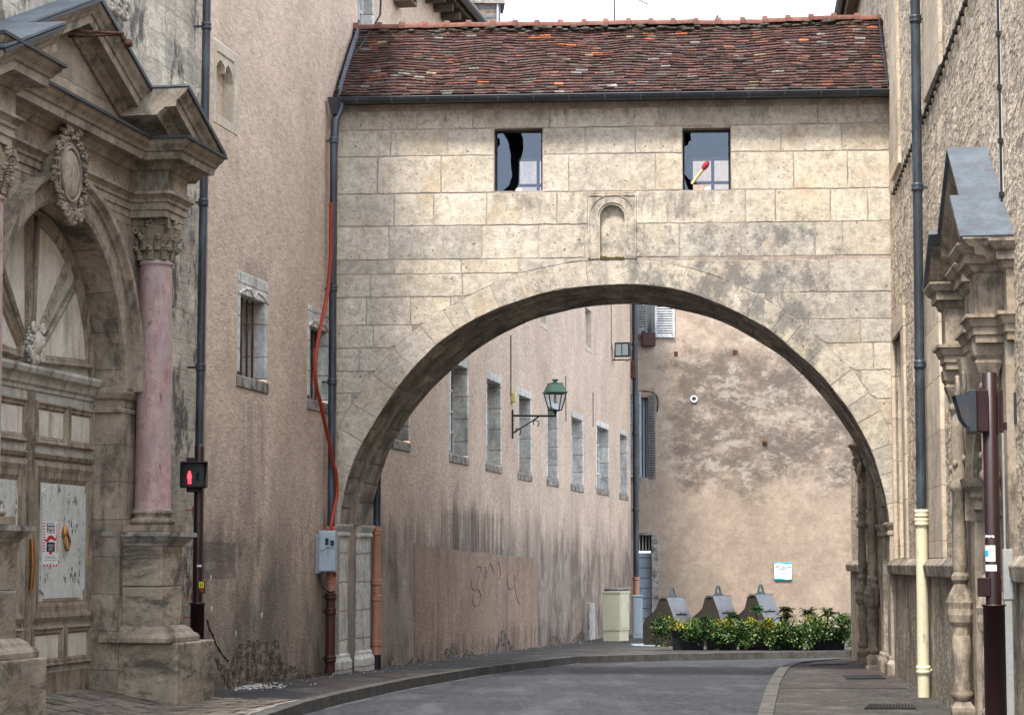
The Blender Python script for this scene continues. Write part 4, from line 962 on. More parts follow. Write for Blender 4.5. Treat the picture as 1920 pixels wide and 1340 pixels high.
# ================================================================ far building
far = thing('ochre_building', 'stained ochre rendered building closing the street behind the planters', 'building', FW.P(6, 0, 0))
def hf(x0, x1, y0, y1, d=0): a = FW.h(x0, y0, d); b = FW.h(x1, y1, d); return (a[0], b[0], b[1], a[1])
FU = hf(1199, 1226, 480, 626); FL = hf(1200, 1216, 745, 895); FD = hf(1197, 1222, 1002, 1188)
m = M(FW); m.wallgrid(-12, 26, -1.5, 15.2, [FU, FL, FD]); 
for h in (FU, FL, FD): m.reveal(*h, 0, -.35)
m.face([(-12, -9, 15.2), (26, -9, 15.2), (26, 0, 15.2), (-12, 0, 15.2)])
m.build('wall', m_far, far, recalc=False)
def shutter(s0, s1, z0, z1, d, name='shutter', ang=0, hinge=0):
    m = M(FW); w = s1-s0; f = .07
    def T(x, dd, zz):
        xx = x if not hinge else x
        return (s0+x*math.cos(ang), d+dd+x*math.sin(ang), zz)
    def bx(x0, x1, d0, d1, a, b):
        p = [T(x, q, zz) for x in (x0, x1) for q in (d0, d1) for zz in (a, b)]
        m.mesh(p, [(0, 1, 3, 2), (4, 6, 7, 5), (0, 4, 5, 1), (2, 3, 7, 6), (0, 2, 6, 4), (1, 5, 7, 3)])
    w = abs(w); bx(0, f, 0, .04, z0, z1); bx(w-f, w, 0, .04, z0, z1); bx(f, w-f, 0, .04, z0, z0+f); bx(f, w-f, 0, .04, z1-f, z1)
    n = int((z1-z0-2*f)/.075)
    for k in range(n):
        a = z0+f+(z1-z0-2*f)*k/n
        p = [T(x, q, zz) for x in (f, w-f) for q, zz in ((.03, a), (.036, a+.008), (.008, a+.052), (.002, a+.045))]
        m.mesh(p, [(0, 1, 2, 3), (4, 5, 6, 7), (0, 1, 5, 4), (1, 2, 6, 5), (2, 3, 7, 6), (3, 0, 4, 7)])
    o = m.build(name, m_shutter, far)
    mb = M(FW); mb.mesh([T(x, 0, zz) for x in (f, w-f) for zz in (z0+f, z1-f)], [(0, 1, 3, 2)]); mb.build('shutter_backing', m_crack, o)
    return o
sh = hf(1226.5, 1265, 480, 633); shutter(sh[0], sh[1], sh[2], sh[3], .05)
sh2 = hf(1198, 1210, 480, 622); shutter(sh2[0]-.05, sh2[0]+.38, sh2[2], sh2[3], .05, ang=.9)
shl = hf(1197, 1203, 735, 898); shutter(shl[0]-.35, shl[0]+.1, shl[2]+.05, shl[3], .05, ang=.35)
shr = hf(1215, 1224.5, 740, 899); shutter(shr[0], shr[0]+.42, shr[2], shr[3], .05, ang=1.1)
for W, nm in ((FU, 'upper'), (FL, 'lower')):
    m = M(FW); m.box(W[0], W[1], -.3, -.27, W[2], W[3]); w = m.build('window', m_glassdark, far)
    m = M(FW); e = .06; m.box(W[0], W[0]+e, -.265, -.2, W[2], W[3]); m.box(W[1]-e, W[1], -.265, -.2, W[2], W[3]); m.box((W[0]+W[1])/2-.03, (W[0]+W[1])/2+.03, -.266, -.2, W[2], W[3]); m.build('frame', m_greycab, w)
m_lint = mat('brown_lintel_stone', (.3, .2, .14), var=.25, fine=.15, dirt=[dict(col=(.1, .06, .04), sc=5, lo=.5, hi=.65, amt=.7)])
m = M(FW); m.box(FL[0]-.05, FL[1]+.2, -.02, .04, FL[3], FL[3]+.28); m.build('lintel', m_lint, far)
m = M(FW); m.box(FU[0]-.1, FU[1]+.1, 0, .06, FU[2]-.14, FU[2]); m.build('window_sill', m_lint, far)
# window box
q = hf(1203, 1228, 625, 650); m = M(FW); m.box(q[0], q[1], .03, .33, q[2], q[3])
tag(m.build('window_box', m_rustiron, loc=FW.P(q[0], 0, q[2]), bevel=.01), 'dark brown window box under the open white shutter', 'window box')
# door
m = M(FW); m.box(FD[0], FD[1], -.3, -.26, -1, FD[3]-.55); 
dr = m.build('door', m_greycab, far)
m = M(FW)
for k in range(8): zz = -.4+k*.31; m.box(FD[0]+.02, FD[1]-.02, -.262, -.255, zz, zz+.02)
m.build('door_joints', m_leadedge, dr)
m = M(FW); m.box(FD[0], FD[1], -.3, -.27, FD[3]-.5, FD[3]); m.build('fanlight', m_glassdark, dr)
m = M(FW)
for k in range(4): x = FD[0]+(FD[1]-FD[0])*(k+.5)/4; m.box(x-.012, x+.012, -.26, -.24, FD[3]-.5, FD[3])
m.build('fanlight_bars', m_white, dr)
q = hf(1197, 1226, 988, 1003); m = M(FW); m.box(q[0]-.1, q[1]-.05, -.02, .09, q[2], q[2]+.1)
m.box(FD[1], FD[1]+.22, -.1, .03, -1, FD[3]); m.build('door_surround', m_sill, far, bevel=.01)
# cables, vents, ring, hook
P = [FW.h(x, y, .03) for x, y in ((1193, 737), (1206, 733), (1222, 735), (1231, 742), (1234, 755), (1232, 772))]
m = M(FW); m.tube([(s, .04, zz) for s, zz in catmull(P, 5)], .022, 6); tag(m.build('wall_cable', m_black, loc=FW.P(P[0][0], 0, P[0][1])), 'black cable looping over the lower shuttered window', 'cable')
for x0, x1, y0, y1, lb in ((1264, 1271, 659, 668, 'left'), (1374, 1382, 656, 665, 'right')):
    q = hf(x0, x1, y0, y1); m = M(FW); m.box(q[0], q[1], -.02, .012, q[2], q[3]); v = m.build('vent', mat('brown_red_vent', (.10, .03, .02), var=.2), loc=FW.P(q[0], 0, q[2]))
    tag(v, '%s one of the two small red-brown vents on the ochre wall' % lb, 'vent', 'vents on the ochre wall')
s, zz = FW.h(1301, 748); m = M(FW)
n = 20; m.tube([(s+.09*math.cos(2*math.pi*k/n), .03, zz+.09*math.sin(2*math.pi*k/n)) for k in range(n+1)], .025, 6)
tag(m.build('wall_ring', m_signwhite, loc=FW.P(s, 0, zz)), 'pale round ring fixed on the ochre wall at the stain', 'ring')
s, zz = FW.h(1434, 829); m = M(FW); n = 20; m.ell((s, .03, zz), (.085, .05, .085), 14, 8)
m.tube([(s, .05, zz), (s, .16, zz+.02)], .02, 6)
tag(m.build('wall_anchor', m_rust, loc=FW.P(s, 0, zz)), 'rusty iron anchor disc in the middle of the ochre wall', 'anchor')
# sign
S = hf(1451, 1484.5, 1053.5, 1088); sg = thing('notice_sign', 'white and teal notice about dumping waste on the ochre wall', 'sign', FW.P((S[0]+S[1])/2, 0, S[2]))
m = M(FW); m.box(S[0], S[1], .0, .06, S[2], S[3]); m.build('panel', m_teal, sg, bevel=.03, segs=3)
m = M(FW); n = 16; t_ = [(S[0]+.005+(S[1]-S[0]-.01)*k/n) for k in range(n+1)]
m.plate([(x, S[2]+.055+.02*math.sin(k/n*6.28)) for k, x in enumerate(t_)]+[(x, S[3]-.05+.015*math.sin(k/n*6.28)) for k, x in reversed(list(enumerate(t_)))], .058, .064); m.build('face', m_signwhite, sg)
sc = (S[0]+S[1])/2
text('DÉPÔT SAUVAGE\nINTERDIT', FW, sc, .066, S[3]-.16, .066, m_navy, sg, bold=.0015, sx=.98)
text('abandonner des déchets', FW, sc, .066, S[3]-.28, .036, m_navy, sg)
text('hors des bacs\nest puni par la loi', FW, sc, .066, S[3]-.335, .034, m_navy, sg, bold=.0005)
text('article du code pénal', FW, sc, .066, S[3]-.435, .026, m_navy, sg)
m = M(FW)
for k in range(3): m.box(S[0]+.33+.06*k, S[0]+.36+.065*k, .065, .067, S[2]+.085, S[2]+.1)
m.build('logos', m_navy, sg)
# gable far behind
p = at(1345, 27, 74); m = M(); m.mesh([(p.x-2.6, 74, 15.0), (p.x+2.6, 74, 15.0), (p.x, 74, p.z), (p.x-2.6, 80, 15), (p.x+2.6, 80, 15), (p.x, 80, p.z)], [(0, 1, 2), (3, 4, 5), (0, 2, 5, 3), (1, 2, 5, 4), (0, 1, 4, 3)])
tag(m.build('dormer', m_bin, loc=(p.x, 74, 15)), 'dark pointed gable tip peeping over the arch roof ridge', 'gable')

# ================================================================ right building
rb = thing('rubble_stone_building', 'tall rough stone building along the right side of the street', 'building', RW.P(28, 0, 0))
RS0, RS1, RZT = 4.0, 45.67, 12.1
def rp(x, y, d=0): return RW.h(x, y, d)
REC = (rp(1697, 900)[0], rp(1680.5, 900)[0]-.05, 1.69, 4.86)
PO = [20.88, 37.5]; DOORS = [(c-.95, c+.95, -1, 2.95) for c in PO]
m = M(RW); LT = 1.62
m.wallgrid(RS0, RS1, LT, RZT, [REC]+DOORS); 
m.face([(RS1, 0, -1.5), (RS1, -9, -1.5), (RS1, -9, RZT), (RS1, 0, RZT)])
for h in DOORS: m.reveal(*h, 0, -.45)
m.build('wall', m_rubble, rb, recalc=False)
m = M(RW)
for a, b in ((RS0, DOORS[0][0]), (DOORS[0][1], DOORS[1][0]), (DOORS[1][1], RS1)): m.box(a, b, -.3, .03, -1.5, 1.44)
m.build('dado', m_rbase, rb)
m = M(RW)
segs = [(RS0, PO[0]-1.75), (PO[0]+1.75, rA-.02), (rB+.05, PO[1]-1.75), (PO[1]+1.7, RS1)]
for a, b in segs:
    m = M(RW); s = a
    while s < b-.01:
        w = min(random.uniform(.7, 1.3), b-s); j = random.uniform(0, .012)
        m.mesh([(s+.004, -.05, 1.45), (s+.004, .10+j, 1.45), (s+.004, .12+j, 1.58), (s+.004, .05, 1.66), (s+.004, -.05, 1.66), (s+w-.004, -.05, 1.45), (s+w-.004, .10+j, 1.45), (s+w-.004, .12+j, 1.58), (s+w-.004, .05, 1.66), (s+w-.004, -.05, 1.66)],
            [(0, 1, 2, 3, 4), (5, 6, 7, 8, 9), (0, 1, 6, 5), (1, 2, 7, 6), (2, 3, 8, 7), (3, 4, 9, 8)]); s += w
    m.build('string_course', m_rbase, rb, bevel=.008)
def quoin(*a): m = M(RW); m.box(*a); m.build('quoin_strip', m_smooth, rb, bevel=.01)
for x0, x1 in ((1675.5, 1690), (1740, 1771)): quoin(rp(x1, 300)[0], min(rp(x0, 300)[0], 33.15), -.05, .045, 7.18, RZT-.3)
quoin(rp(1775, 1000)[0], rp(1745, 1000)[0], -.05, .05, 1.66, 5.2); quoin(REC[1]+.0, REC[1]+.12, -.05, .05, 1.66, 4.86); quoin(REC[0]-.5, REC[0], -.05, .035, 1.66, 4.86); quoin(REC[0]-.5, REC[1]+.12, -.05, .04, 4.86, 5.15)
m = M(RW); m.reveal(*REC, 0, -.35); m.face([(REC[0], -.35, REC[2]), (REC[1], -.35, REC[2]), (REC[1], -.35, REC[3]), (REC[0], -.35, REC[3])]); m.build('blocked_window', m_smooth, rb, recalc=False)
m = M(RW); m.box(RS0, RS1, -.3, .2, RZT-.25, RZT); m.build('eaves_boards', mat('brown_eaves_boards', (.10, .07, .05), var=.3, fine=.2), rb)
m = M(RW); A = [(RS0, .28+.09*math.cos(x), RZT+.03+.09*math.sin(x)) for x in ar]
m.extrude(A+[(p[0], p[1]*.99, p[2]+.01) for p in reversed(A)], (RS1-RS0, 0, 0)); m.build('gutter', m_gutter, rb)
m = M(RW); m.face([(RS0, .2, RZT), (RS1, .2, RZT), (RS1, -5, RZT+5), (RS0, -5, RZT+5)]); m.build('roof', m_tile, rb)
# --- Renaissance door cases
def portal(c, label, zo=0.0):
    t = thing('carved_door_case', label, 'doorway', RW.P(c, 0, zo), 'carved door cases of the right building')
    S_ = lambda k: c+k
    fcx = [c-1.35, c+1.35]
    m = M(RW)       # wall piers and arch
    for x in fcx: m.box(x-.36, x+.36, -.05, .07, -.6, 3.5)
    m.box(c-1.0, c+1.0, -.05, .05, 2.95, 3.5)
    n = 12; arcp = [(c-.95, 2.0)]+[(c+.95*math.cos(w), 2.0+.9*math.sin(w)) for w in [math.pi*(1-k/n) for k in range(n+1)]]
    up = [(c-.95, 2.95)]+[(c+.95*math.cos(w), 2.0+.9*math.sin(w)) for w in [math.pi*(1-k/n) for k in range(n+1)]]+[(c+.95, 2.95)]
    m.plate([(c-1.0, 2.96), (c-1.0, 2.0)]+[(c+.95*math.cos(w), 2.0+.9*math.sin(w)) for w in [math.pi*(1-k/n) for k in range(n//2+1)]]+[(c, 2.96)], -.3, .05)
    m.plate([(c, 2.96)]+[(c+.95*math.cos(w), 2.0+.9*math.sin(w)) for w in [math.pi*(.5-.5*k/(n//2)) for k in range(n//2+1)]]+[(c+1.0, 2.0), (c+1.0, 2.96)], -.3, .05)
    for k in (-1, 1): x0 = c+k*.95; m.box(min(x0, x0+k*.08), max(x0, x0+k*.08), -.4, .06, -.6, 2.0)
    m.build('jambs', m_portal, t, bevel=.01)
    for k in (-1, 1):
        m = M(RW); x = c+k*.93; s0, s1 = sorted((x+k*.2, x-k*.06))
        m.sweep_plan([(-.02, 2.12), (.02, 2.12), (.02, 2.2), (.05, 2.24), (.05, 2.29), (.1, 2.34), (.12, 2.42), (-.02, 2.42)], [(s0, -.4), (s0, .06), (s1, .06), (s1, -.4)])
        m.build('impost', m_portal, t)
    R = .0
    m = M(RW); m.sweep_elev([(0, .05), (.06, .05), (.08, .09), (.2, .09), (.24, .14), (.27, .05)], [(c+.95*math.cos(w), 2.0+.9*math.sin(w)) for w in [math.pi*(1-k/20) for k in range(21)]]); m.build('archivolt', m_portal, t)
    m = M(RW); m.box(c-.97, c+.97, -.45, -.4, -.6, 2.95)
    dd = m.build('door', mat('dark_brown_door_wood', (.06, .035, .022), var=.2, fine=.1), t)
    m = M(RW)
    for k in (-1, 1):
        for z0, z1 in ((.15, .8), (.95, 1.9)): m.box(c+k*.5-.3, c+k*.5+.3, -.4, -.38, z0, z1)
    m.build('door_panels', dd.data.materials[0], dd, bevel=.01)
    for x in fcx:
        for off in (0,):
            col = None; m = M(RW); cd = .18
            # pedestal sculpted like a baluster term
            m.lathe(x, cd, [(.17, -.6), (.17, .06), (.14, .1), (.16, .16), (.16, .2), (.10, .26)], 4, sq=True, smooth=False)
            m.lathe(x, cd, [(r*.68, q) for r, q in [(.10, .25), (.155, .3), (.165, .34), (.11, .38), (.13, .42), (.10, .46), (.12, .6), (.15, .75), (.13, .88), (.12, .9)]], 12)
            m.lathe(x, cd, [(.08, .88), (.085, .98), (.12, 1.03), (.135, 1.1), (.13, 1.16), (.145, 1.22), (.12, 1.3), (.085, 1.36), (.065, 1.4), (.09, 1.44), (.09, 1.48), (.06, 1.52)], 10, smooth=False)
            p_ = m.build('pedestal', m_portal, t)
            m = M(RW); m.lathe(x, cd, [(.06, 1.5), (.075, 1.6), (.065, 2.3), (.09, 2.33), (.09, 2.38), (.065, 2.42), (.07, 2.7), (.06, 3.05), (.06, 3.1)], 14)
            for k in range(5): m.ell((x+.07*math.cos(k*1.3), cd+.07*math.sin(k*1.3), 2.48+.05*k), (.03, .03, .04), 6, 4)
            col = m.build('column', m_portal, t)
            m = M(RW); m.lathe(x, cd, [(.08, 3.08), (.11, 3.12), (.11, 3.15), (.09, 3.17), (.12, 3.24), (.17, 3.34), (.15, 3.36), (.19, 3.4), (.2, 3.46), (.2, 3.5)], 4, sq=True, smooth=False)
            m.build('capital', m_portal, col, bevel=.006)
    path = [(c-1.8, -.02), (c-1.8, .06), (c-1.55, .06), (c-1.55, .30), (c-1.15, .30), (c-1.15, .06), (c-.3, .06), (c-.3, .2), (c+.3, .2), (c+.3, .06), (c+1.15, .06), (c+1.15, .30), (c+1.55, .30), (c+1.55, .06), (c+1.8, .06), (c+1.8, -.02)]
    m = M(RW); m.sweep_plan([(-.3, 3.5), (0, 3.5), (0, 3.56), (.02, 3.57), (.02, 3.63), (.035, 3.64), (.06, 3.7), (.09, 3.71), (.09, 3.74), (-.3, 3.74)], path); m.build('architrave', m_portal, t)
    m = M(RW); m.sweep_plan([(-.3, 3.74), (.0, 3.74), (.0, 4.1), (-.3, 4.1)], path)
    for k in (-.75, .75): m.box(c+k-.25, c+k+.25, .05, .075, 3.79, 4.05)
    m.build('frieze', m_portal, t)
    m = M(RW)
    for k in (-.28, .28):
        n = 40; m.tube([(c+k*.0+(.14-.1*j/n)*math.cos(j*.4)*.8+k, .28, 3.22+(.14-.1*j/n)*math.sin(j*.4)) for j in range(n)], .022, 6)
    m.lathe(c, .16, [(.10, 2.8), (.13, 2.95), (.12, 3.2), (.17, 3.42), (.2, 3.5)], 4, sq=True, smooth=False)
    m.build('keystone_scroll', m_portal, t)
    cprof = [(-.3, 4.1), (0, 4.1), (.03, 4.12), (.05, 4.17), (.09, 4.18), (.09, 4.25), (.12, 4.27), (.16, 4.33), (.16, 4.35), (-.3, 4.35)]
    m = M(RW); m.sweep_plan(cprof, path); m.build('cornice', m_portal, t)
    # pediment
    zb, zt, hw = 4.35, 5.49, 1.86
    m = M(RW); m.plate([(c-hw+.2, zb), (c+hw-.2, zb), (c, zt-.16)], -.02, .06); m.build('tympanum', m_portal, t)
    for k in (-1, 1):
        m = M(RW); P = [(c, zt-.13), (c+k*hw, zb-.13+.04)]
        if k == 1: P = [P[0], P[1]]
        prof = [(-.1*1, .0), (-.1, .12), (-.05, .16), (-.03, .24), (.03, .25), (.05, .30), (.11, .345), (.11, 0)]
        if k == -1: P = [P[1], P[0]]
        m.sweep_elev(prof, P)
        # broken forward end
        w = .36; Q = [(c+k*hw*(1-w), zt-.13+(zb+.04-zt)*(1-w)), (c+k*hw, zb-.13+.04)]
        if k == -1: Q = Q[::-1]
        m.sweep_elev([(p[0], p[1]+.085 if p[1] > .1 else p[1]) for p in prof], Q)
        m.build('raking_cornice', m_portal, t)
        m = M(RW); P2 = [(c-.0*k, zt), (c+k*hw*.62, zt+(zb+.04-zt)*.62)]; P3 = [(c+k*hw*.58, zt+(zb+.04-zt)*.58), (c+k*(hw+.03), zb+.02)]
        if k == -1: P2 = P2[::-1]; P3 = P3[::-1]
        m.sweep_elev([(-.005, -.02), (-.02, .37), (.006, .37), (.012, -.02)], P2); m.sweep_elev([(.004, -.02), (-.03, .455), (.014, .455), (.022, -.02)], P3)
        m.build('zinc_cover', m_zinc, t)
    return t
p1 = portal(PO[0], 'carved stone door case with zinc-covered pediment behind the traffic pole')
p2 = copy_tree(p1, RW.P(PO[1], 0, -.1)-RW.P(PO[0], 0, 0))
p2['label'] = 'dark carved door case seen through the arch at the right end of the street'
# cable along the wall moulding and thin vertical one
pts = [(1672, 362), (1727.5, 222), (1774.5, 92), (1830, -60)]
m = M(RW); Q = [rp(x, y, .05) for x, y in pts]; m.tube([(s, .03, zz) for k, (s, zz) in enumerate(Q)], .02, 6); QS = sorted(Q)
for k in range(40): s = Q[0][0]-.35*k; zz = lerp_poly(QS, s); m.box(s-.01, s+.01, 0, .055, zz-.03, zz+.02)
tag(m.build('slanting_cable', m_black, loc=RW.P(33, 0, 7)), 'black clipped cable running level along the upper right wall', 'cable')
m = M(RW); s = rp(1884, 500)[0]; 
m.box(s-.03, s+.0, 0, .03, 2.75, 9.5); tc = m.build('cable_strip', m_white, loc=RW.P(s, 0, 3)); tag(tc, 'thin pale cable with black clips dropping down the right wall', 'cable')
m = M(RW); m.tube([(s-.035, .02, 2.75), (s-.035, .02, 9.5)], .012, 6)
for k in range(14): m.box(s-.055, s+.015, 0, .04, 2.9+.48*k, 2.94+.48*k)
m.build('clips', m_black, tc)
m = M(RW); s = rp(1880, 1000, .155)[0]; s2 = rp(1881, 1000, .085)[0]; m.box(s2-.05, s2, .02, .085, 1.66, 2.72); m.box(s-.05, s, .09, .155, -.2, 1.68); m.box(s-.06, s+.01, .08, .162, 1.3, 1.72)
tag(m.build('cable_duct', mat('pale_grey_duct', (.30, .30, .285), var=.08, rough=.5), loc=RW.P(s, 0, 0), bevel=.006), 'pale grey cable duct on the right wall beside the traffic pole', 'duct')
s, zz = rp(1790, 1004, .05); m = M(RW); m.box(s-.1, s+.1, .02, .07, zz-.24, zz+.24)
tag(m.build('rusty_rail', m_rust, loc=RW.P(s, 0, zz)), 'rusty vertical iron bar above the stone ledge', 'bar')
s, zz = rp(1903, 765); m = M(RW); m.box(s-.12, s+.12, -.02, .01, zz-.13, zz+.13)
tag(m.build('slate_patch', m_leadedge, loc=RW.P(s, 0, zz)), 'small grey slate set in the rough wall at the right edge', 'slate')
# ================================================================ church wall and baroque portal (left)
S0 = 23.88; HD = 1.84; DC = 2.32; WD = -.10; DD = -.42; SPZ = 3.54
CHURCH = thing('church_facade', 'pale blackened ashlar wall rising behind the carved pediment', 'building', LW.P(24, 0, 0))
m = M(LW); CS0, CS1 = 12.0, 28.43
m.wallgrid(CS0, CS1, 5.6, 16, [], WD); m.wallgrid(CS0, CS1, -1, 5.6, [(S0-HD-.1, S0+HD+.1, -1, 5.6)], WD)
m.build('wall', m_church, CHURCH, recalc=False)
m = M(LW)   # carved scroll relief above the pediment
for k in range(3):
    a = LW.h(206+14*k, 4+9*k, 0); n = 30
    m.tube([(a[0]+(.16-.13*j/n)*math.cos(j*.42), .0, a[1]+(.12-.1*j/n)*math.sin(j*.42)) for j in range(n)], .035, 6)
m.build('carved_scrolls', m_church, CHURCH)
por = thing('baroque_portal', 'weathered baroque church portal with pediment, pink marble columns and arched double door', 'doorway', LW.P(S0, 0, 0))
# spandrel wall around the arch
R = HD
def arcpts(r, n=28, a0=math.pi, a1=0, cz=SPZ): return [(S0+r*math.cos(a0+(a1-a0)*k/n), cz+r*math.sin(a0+(a1-a0)*k/n)) for k in range(n+1)]
m = M(LW)
for sg in (-1, 1):
    a = arcpts(R, 14, math.pi if sg < 0 else 0, math.pi/2)
    poly = [(S0+sg*(R+.42), SPZ)]+a+[(S0, 5.62), (S0+sg*(R+.42), 5.62)]
    m.plate(poly, -.6, WD+.012)
    x0, x1 = sorted((S0+sg*R, S0+sg*(R+.45)))
    m.box(x0, x1, -.6, WD+.01, -.3, SPZ)
    x0, x1 = sorted((S0+sg*(R+.42), S0+sg*(DC+.75))); m.box(x0, x1, -.4, WD+.008, -.3, 5.62)
m.build('wall', m_portalwall, por, recalc=True)
# archivolt
m = M(LW); m.sweep_elev([(0, WD), (.0, WD+.05), (.05, WD+.07), (.21, WD+.07), (.22, WD+.10), (.25, WD+.11), (.28, WD+.16), (.33, WD+.17), (.34, WD)], arcpts(R+.0, 40), smooth=False)
m.build('archivolt', m_portal, por)
# imposts + jamb strips
for sg in (-1, 1):
    m = M(LW); a, b = sorted((S0+sg*(R-.03), S0+sg*(R+.42)))
    m.sweep_plan([(-.1, 3.30), (.02, 3.30), (.02, 3.34), (.0, 3.36), (.0, 3.44), (.04, 3.46), (.07, 3.52), (.07, 3.58), (-.1, 3.58)], [(a, -.45), (a, WD+.0), (b, WD+.0)] if sg > 0 else [(a, WD), (b, WD), (b, -.45)])
    m.build('impost', m_portal, por, bevel=.004)
# ------------ doors
m = M(LW); m.box(S0-R, S0+R, DD-.1, DD-.03, .1, 5.45); 
# fan light field
fan = m.build('fanlight', m_door, por)
def frame_poly(mb, poly, w, d0, d1):
    """a moulded frame along a closed polygon (s,z), inside offset w"""
    n = len(poly); c = (sum(p[0] for p in poly)/n, sum(p[1] for p in poly)/n)
    A = sum(poly[i][0]*poly[(i+1) % n][1]-poly[(i+1) % n][0]*poly[i][1] for i in range(n)); sgn = 1 if A > 0 else -1
    def off(k):
        out = []
        for i in range(n):
            p, q, r = Vector(poly[i-1]), Vector(poly[i]), Vector(poly[(i+1) % n]); t1 = (q-p).normalized(); t2 = (r-q).normalized()
            n1 = Vector((-t1.y, t1.x))*sgn; n2 = Vector((-t2.y, t2.x))*sgn; mm_ = n1+n2; mm_ = mm_/max(mm_.dot(n1), .3); out.append(q+mm_*k)
        return out
    rings = [(0, d0), (0, d1*.6+d0*.4), (w*.22, d1), (w*.4, d1*.75+d0*.25), (w*.5, d1*.6+d0*.4), (w*.75, d1*.55+d0*.45), (w, d0)]
    V = []; 
    for k, d in rings: V += [(p.x, d, p.y) for p in off(k)]
    m_ = len(rings); mb.mesh(V, [(j*n+i, j*n+(i+1) % n, (j+1)*n+(i+1) % n, (j+1)*n+i) for j in range(m_-1) for i in range(n)])
    return [tuple(p) for p in off(w)]
FZ = 3.70
def radial(a0, a1, r0, r1, zc=FZ):
    n = 8; g = []
    # keep parallel stiles between panels: offset by .06
    P0 = (S0+r0*math.cos(a0), zc+r0*math.sin(a0)); P1 = (S0+r0*math.cos(a1), zc+r0*math.sin(a1))
    out = [(S0+r1*math.cos(a0+(a1-a0)*k/n), zc+r1*.93*math.sin(a0+(a1-a0)*k/n)) for k in range(n+1)]
    return [P0]+out+[P1]
m = M(LW); mp = M(LW)
for a0, a1 in ((3, 42), (50, 87), (93, 130), (138, 177)):
    q = radial(math.radians(a0), math.radians(a1), .27, R-.12)
    inner = frame_poly(m, q, .105, DD-.03, DD+.035); mp.face([(s, DD-.022, zz) for s, zz in inner])
m.build('fan_mouldings', m_doormould, fan); mp.build('fan_panels', m_fanpanel, fan)
m = M(LW); m.sweep_elev([(0, DD-.03), (0, DD+.02), (.05, DD+.03), (.09, DD+.0), (.09, DD-.03)], arcpts(R-.09, 32, cz=SPZ)); m.build('fan_rim', m_doormould, fan)
# carved mask at the foot of the fan
m = M(LW); mz = 3.90
m.ell((S0, DD+.06, mz+.02), (.085, .08, .125), 14, 10); m.ell((S0, DD+.13, mz+.0), (.016, .03, .035), 8, 6)
for sg in (-1, 1): m.ell((S0+sg*.032, DD+.125, mz+.05), (.016, .012, .01), 8, 5)
for k in range(120):
    a = random.uniform(0, 2*math.pi); r = random.uniform(.115, .20); y = mz+.0+r*1.05*math.sin(a)
    m.ell((S0+r*math.cos(a), DD+.02+random.uniform(0, .05), y), (.020, .03, .022), 6, 4, rough=.4)
for sg in (-1, 1):
    m.tube([(S0+sg*.12+(.07-.06*j/22)*math.cos(j*.5), DD+.08, mz+.17+(.06-.05*j/22)*math.sin(j*.5)) for j in range(22)], .016, 6)
    m.tube([(S0+sg*.12+(.06-.05*j/22)*math.cos(j*.5), DD+.08, mz-.13+(.06-.05*j/22)*math.sin(j*.5)) for j in range(22)], .015, 6)
m.build('carved_mask', m_fanpanel, fan)
m = M(LW)   # transom
m.sweep_plan([(-.12, 3.42), (.0, 3.42), (.0, 3.47), (.03, 3.48), (.05, 3.56), (.10, 3.58), (.12, 3.63), (.12, 3.66), (-.12, 3.70)], [(S0-R+.005, DD+.02), (S0+R-.005, DD+.02)])
m.build('transom', m_door, por, bevel=.004)
for sg in (-1, 1):
    a, b = sorted((S0+sg*.035, S0+sg*(R-.005)))
    m = M(LW); m.box(a, b, DD-.03, DD, .16, 3.42); leaf = m.build('door_leaf', m_door, por)
    m = M(LW); mp = M(LW); mb = M(LW)
    def pan(x0, x1, z0, z1, w, mpan, raised=False):
        mpan = M(LW)
        xa, xb = sorted((S0+sg*x0, S0+sg*x1)); inner = frame_poly(m, [(xa, z0), (xb, z0), (xb, z1), (xa, z1)], w, DD, DD+.045)
        mpan.face([(s, DD+.006, zz) for s, zz in inner]); mpan.build('panel', m_fanpanel, leaf); return inner
    pan(.12, 1.0, 2.86, 3.32, .09, mp); pan(1.04, 1.78, 2.86, 3.32, .09, mp)
    # cornice strip, tall panel
    m.sweep_plan([(-.02, 2.70), (.0, 2.70), (.03, 2.72), (.045, 2.76), (.02, 2.78), (-.02, 2.78)], [(min(S0+sg*.1, S0+sg*1.78), DD), (max(S0+sg*.1, S0+sg*1.78), DD)])
    inner = pan(.10, 1.80, .98, 2.68, .22, mb); 
    xa, xb = sorted((S0+sg*.33, S0+sg*1.57)); z0, z1, k = 1.23, 2.45, .09
    q = [(xa+k, z0), (xb-k, z0), (xb-k, z0+k*.5), (xb, z0+k), (xb, z1-k), (xb-k*.9, z1-k*.5), (xb-k, z1), (xa+k, z1), (xa+k, z1-k*.5), (xa, z1-k), (xa, z0+k), (xa+k, z0+k*.5)]
    mb.plate(q, DD+.004, DD+.028)
    pan(.12, .98, .50, .93, .09, mp); pan(1.04, 1.80, .50, .93, .09, mp)
    m.box(*sorted((S0+sg*.03, S0+sg*1.8)), DD, DD+.012, .2, .44)
    m.build('mouldings', m_doormould, leaf); mb.build('raised_field', m_doorpanel, leaf)
m = M(LW); m.lathe(S0, DD+.01, [(.05, .2), (.05, 3.4)], 10); m.box(S0-.07, S0+.07, DD-.02, DD+.015, .18, 3.42); m.build('astragal', m_doormould, por)
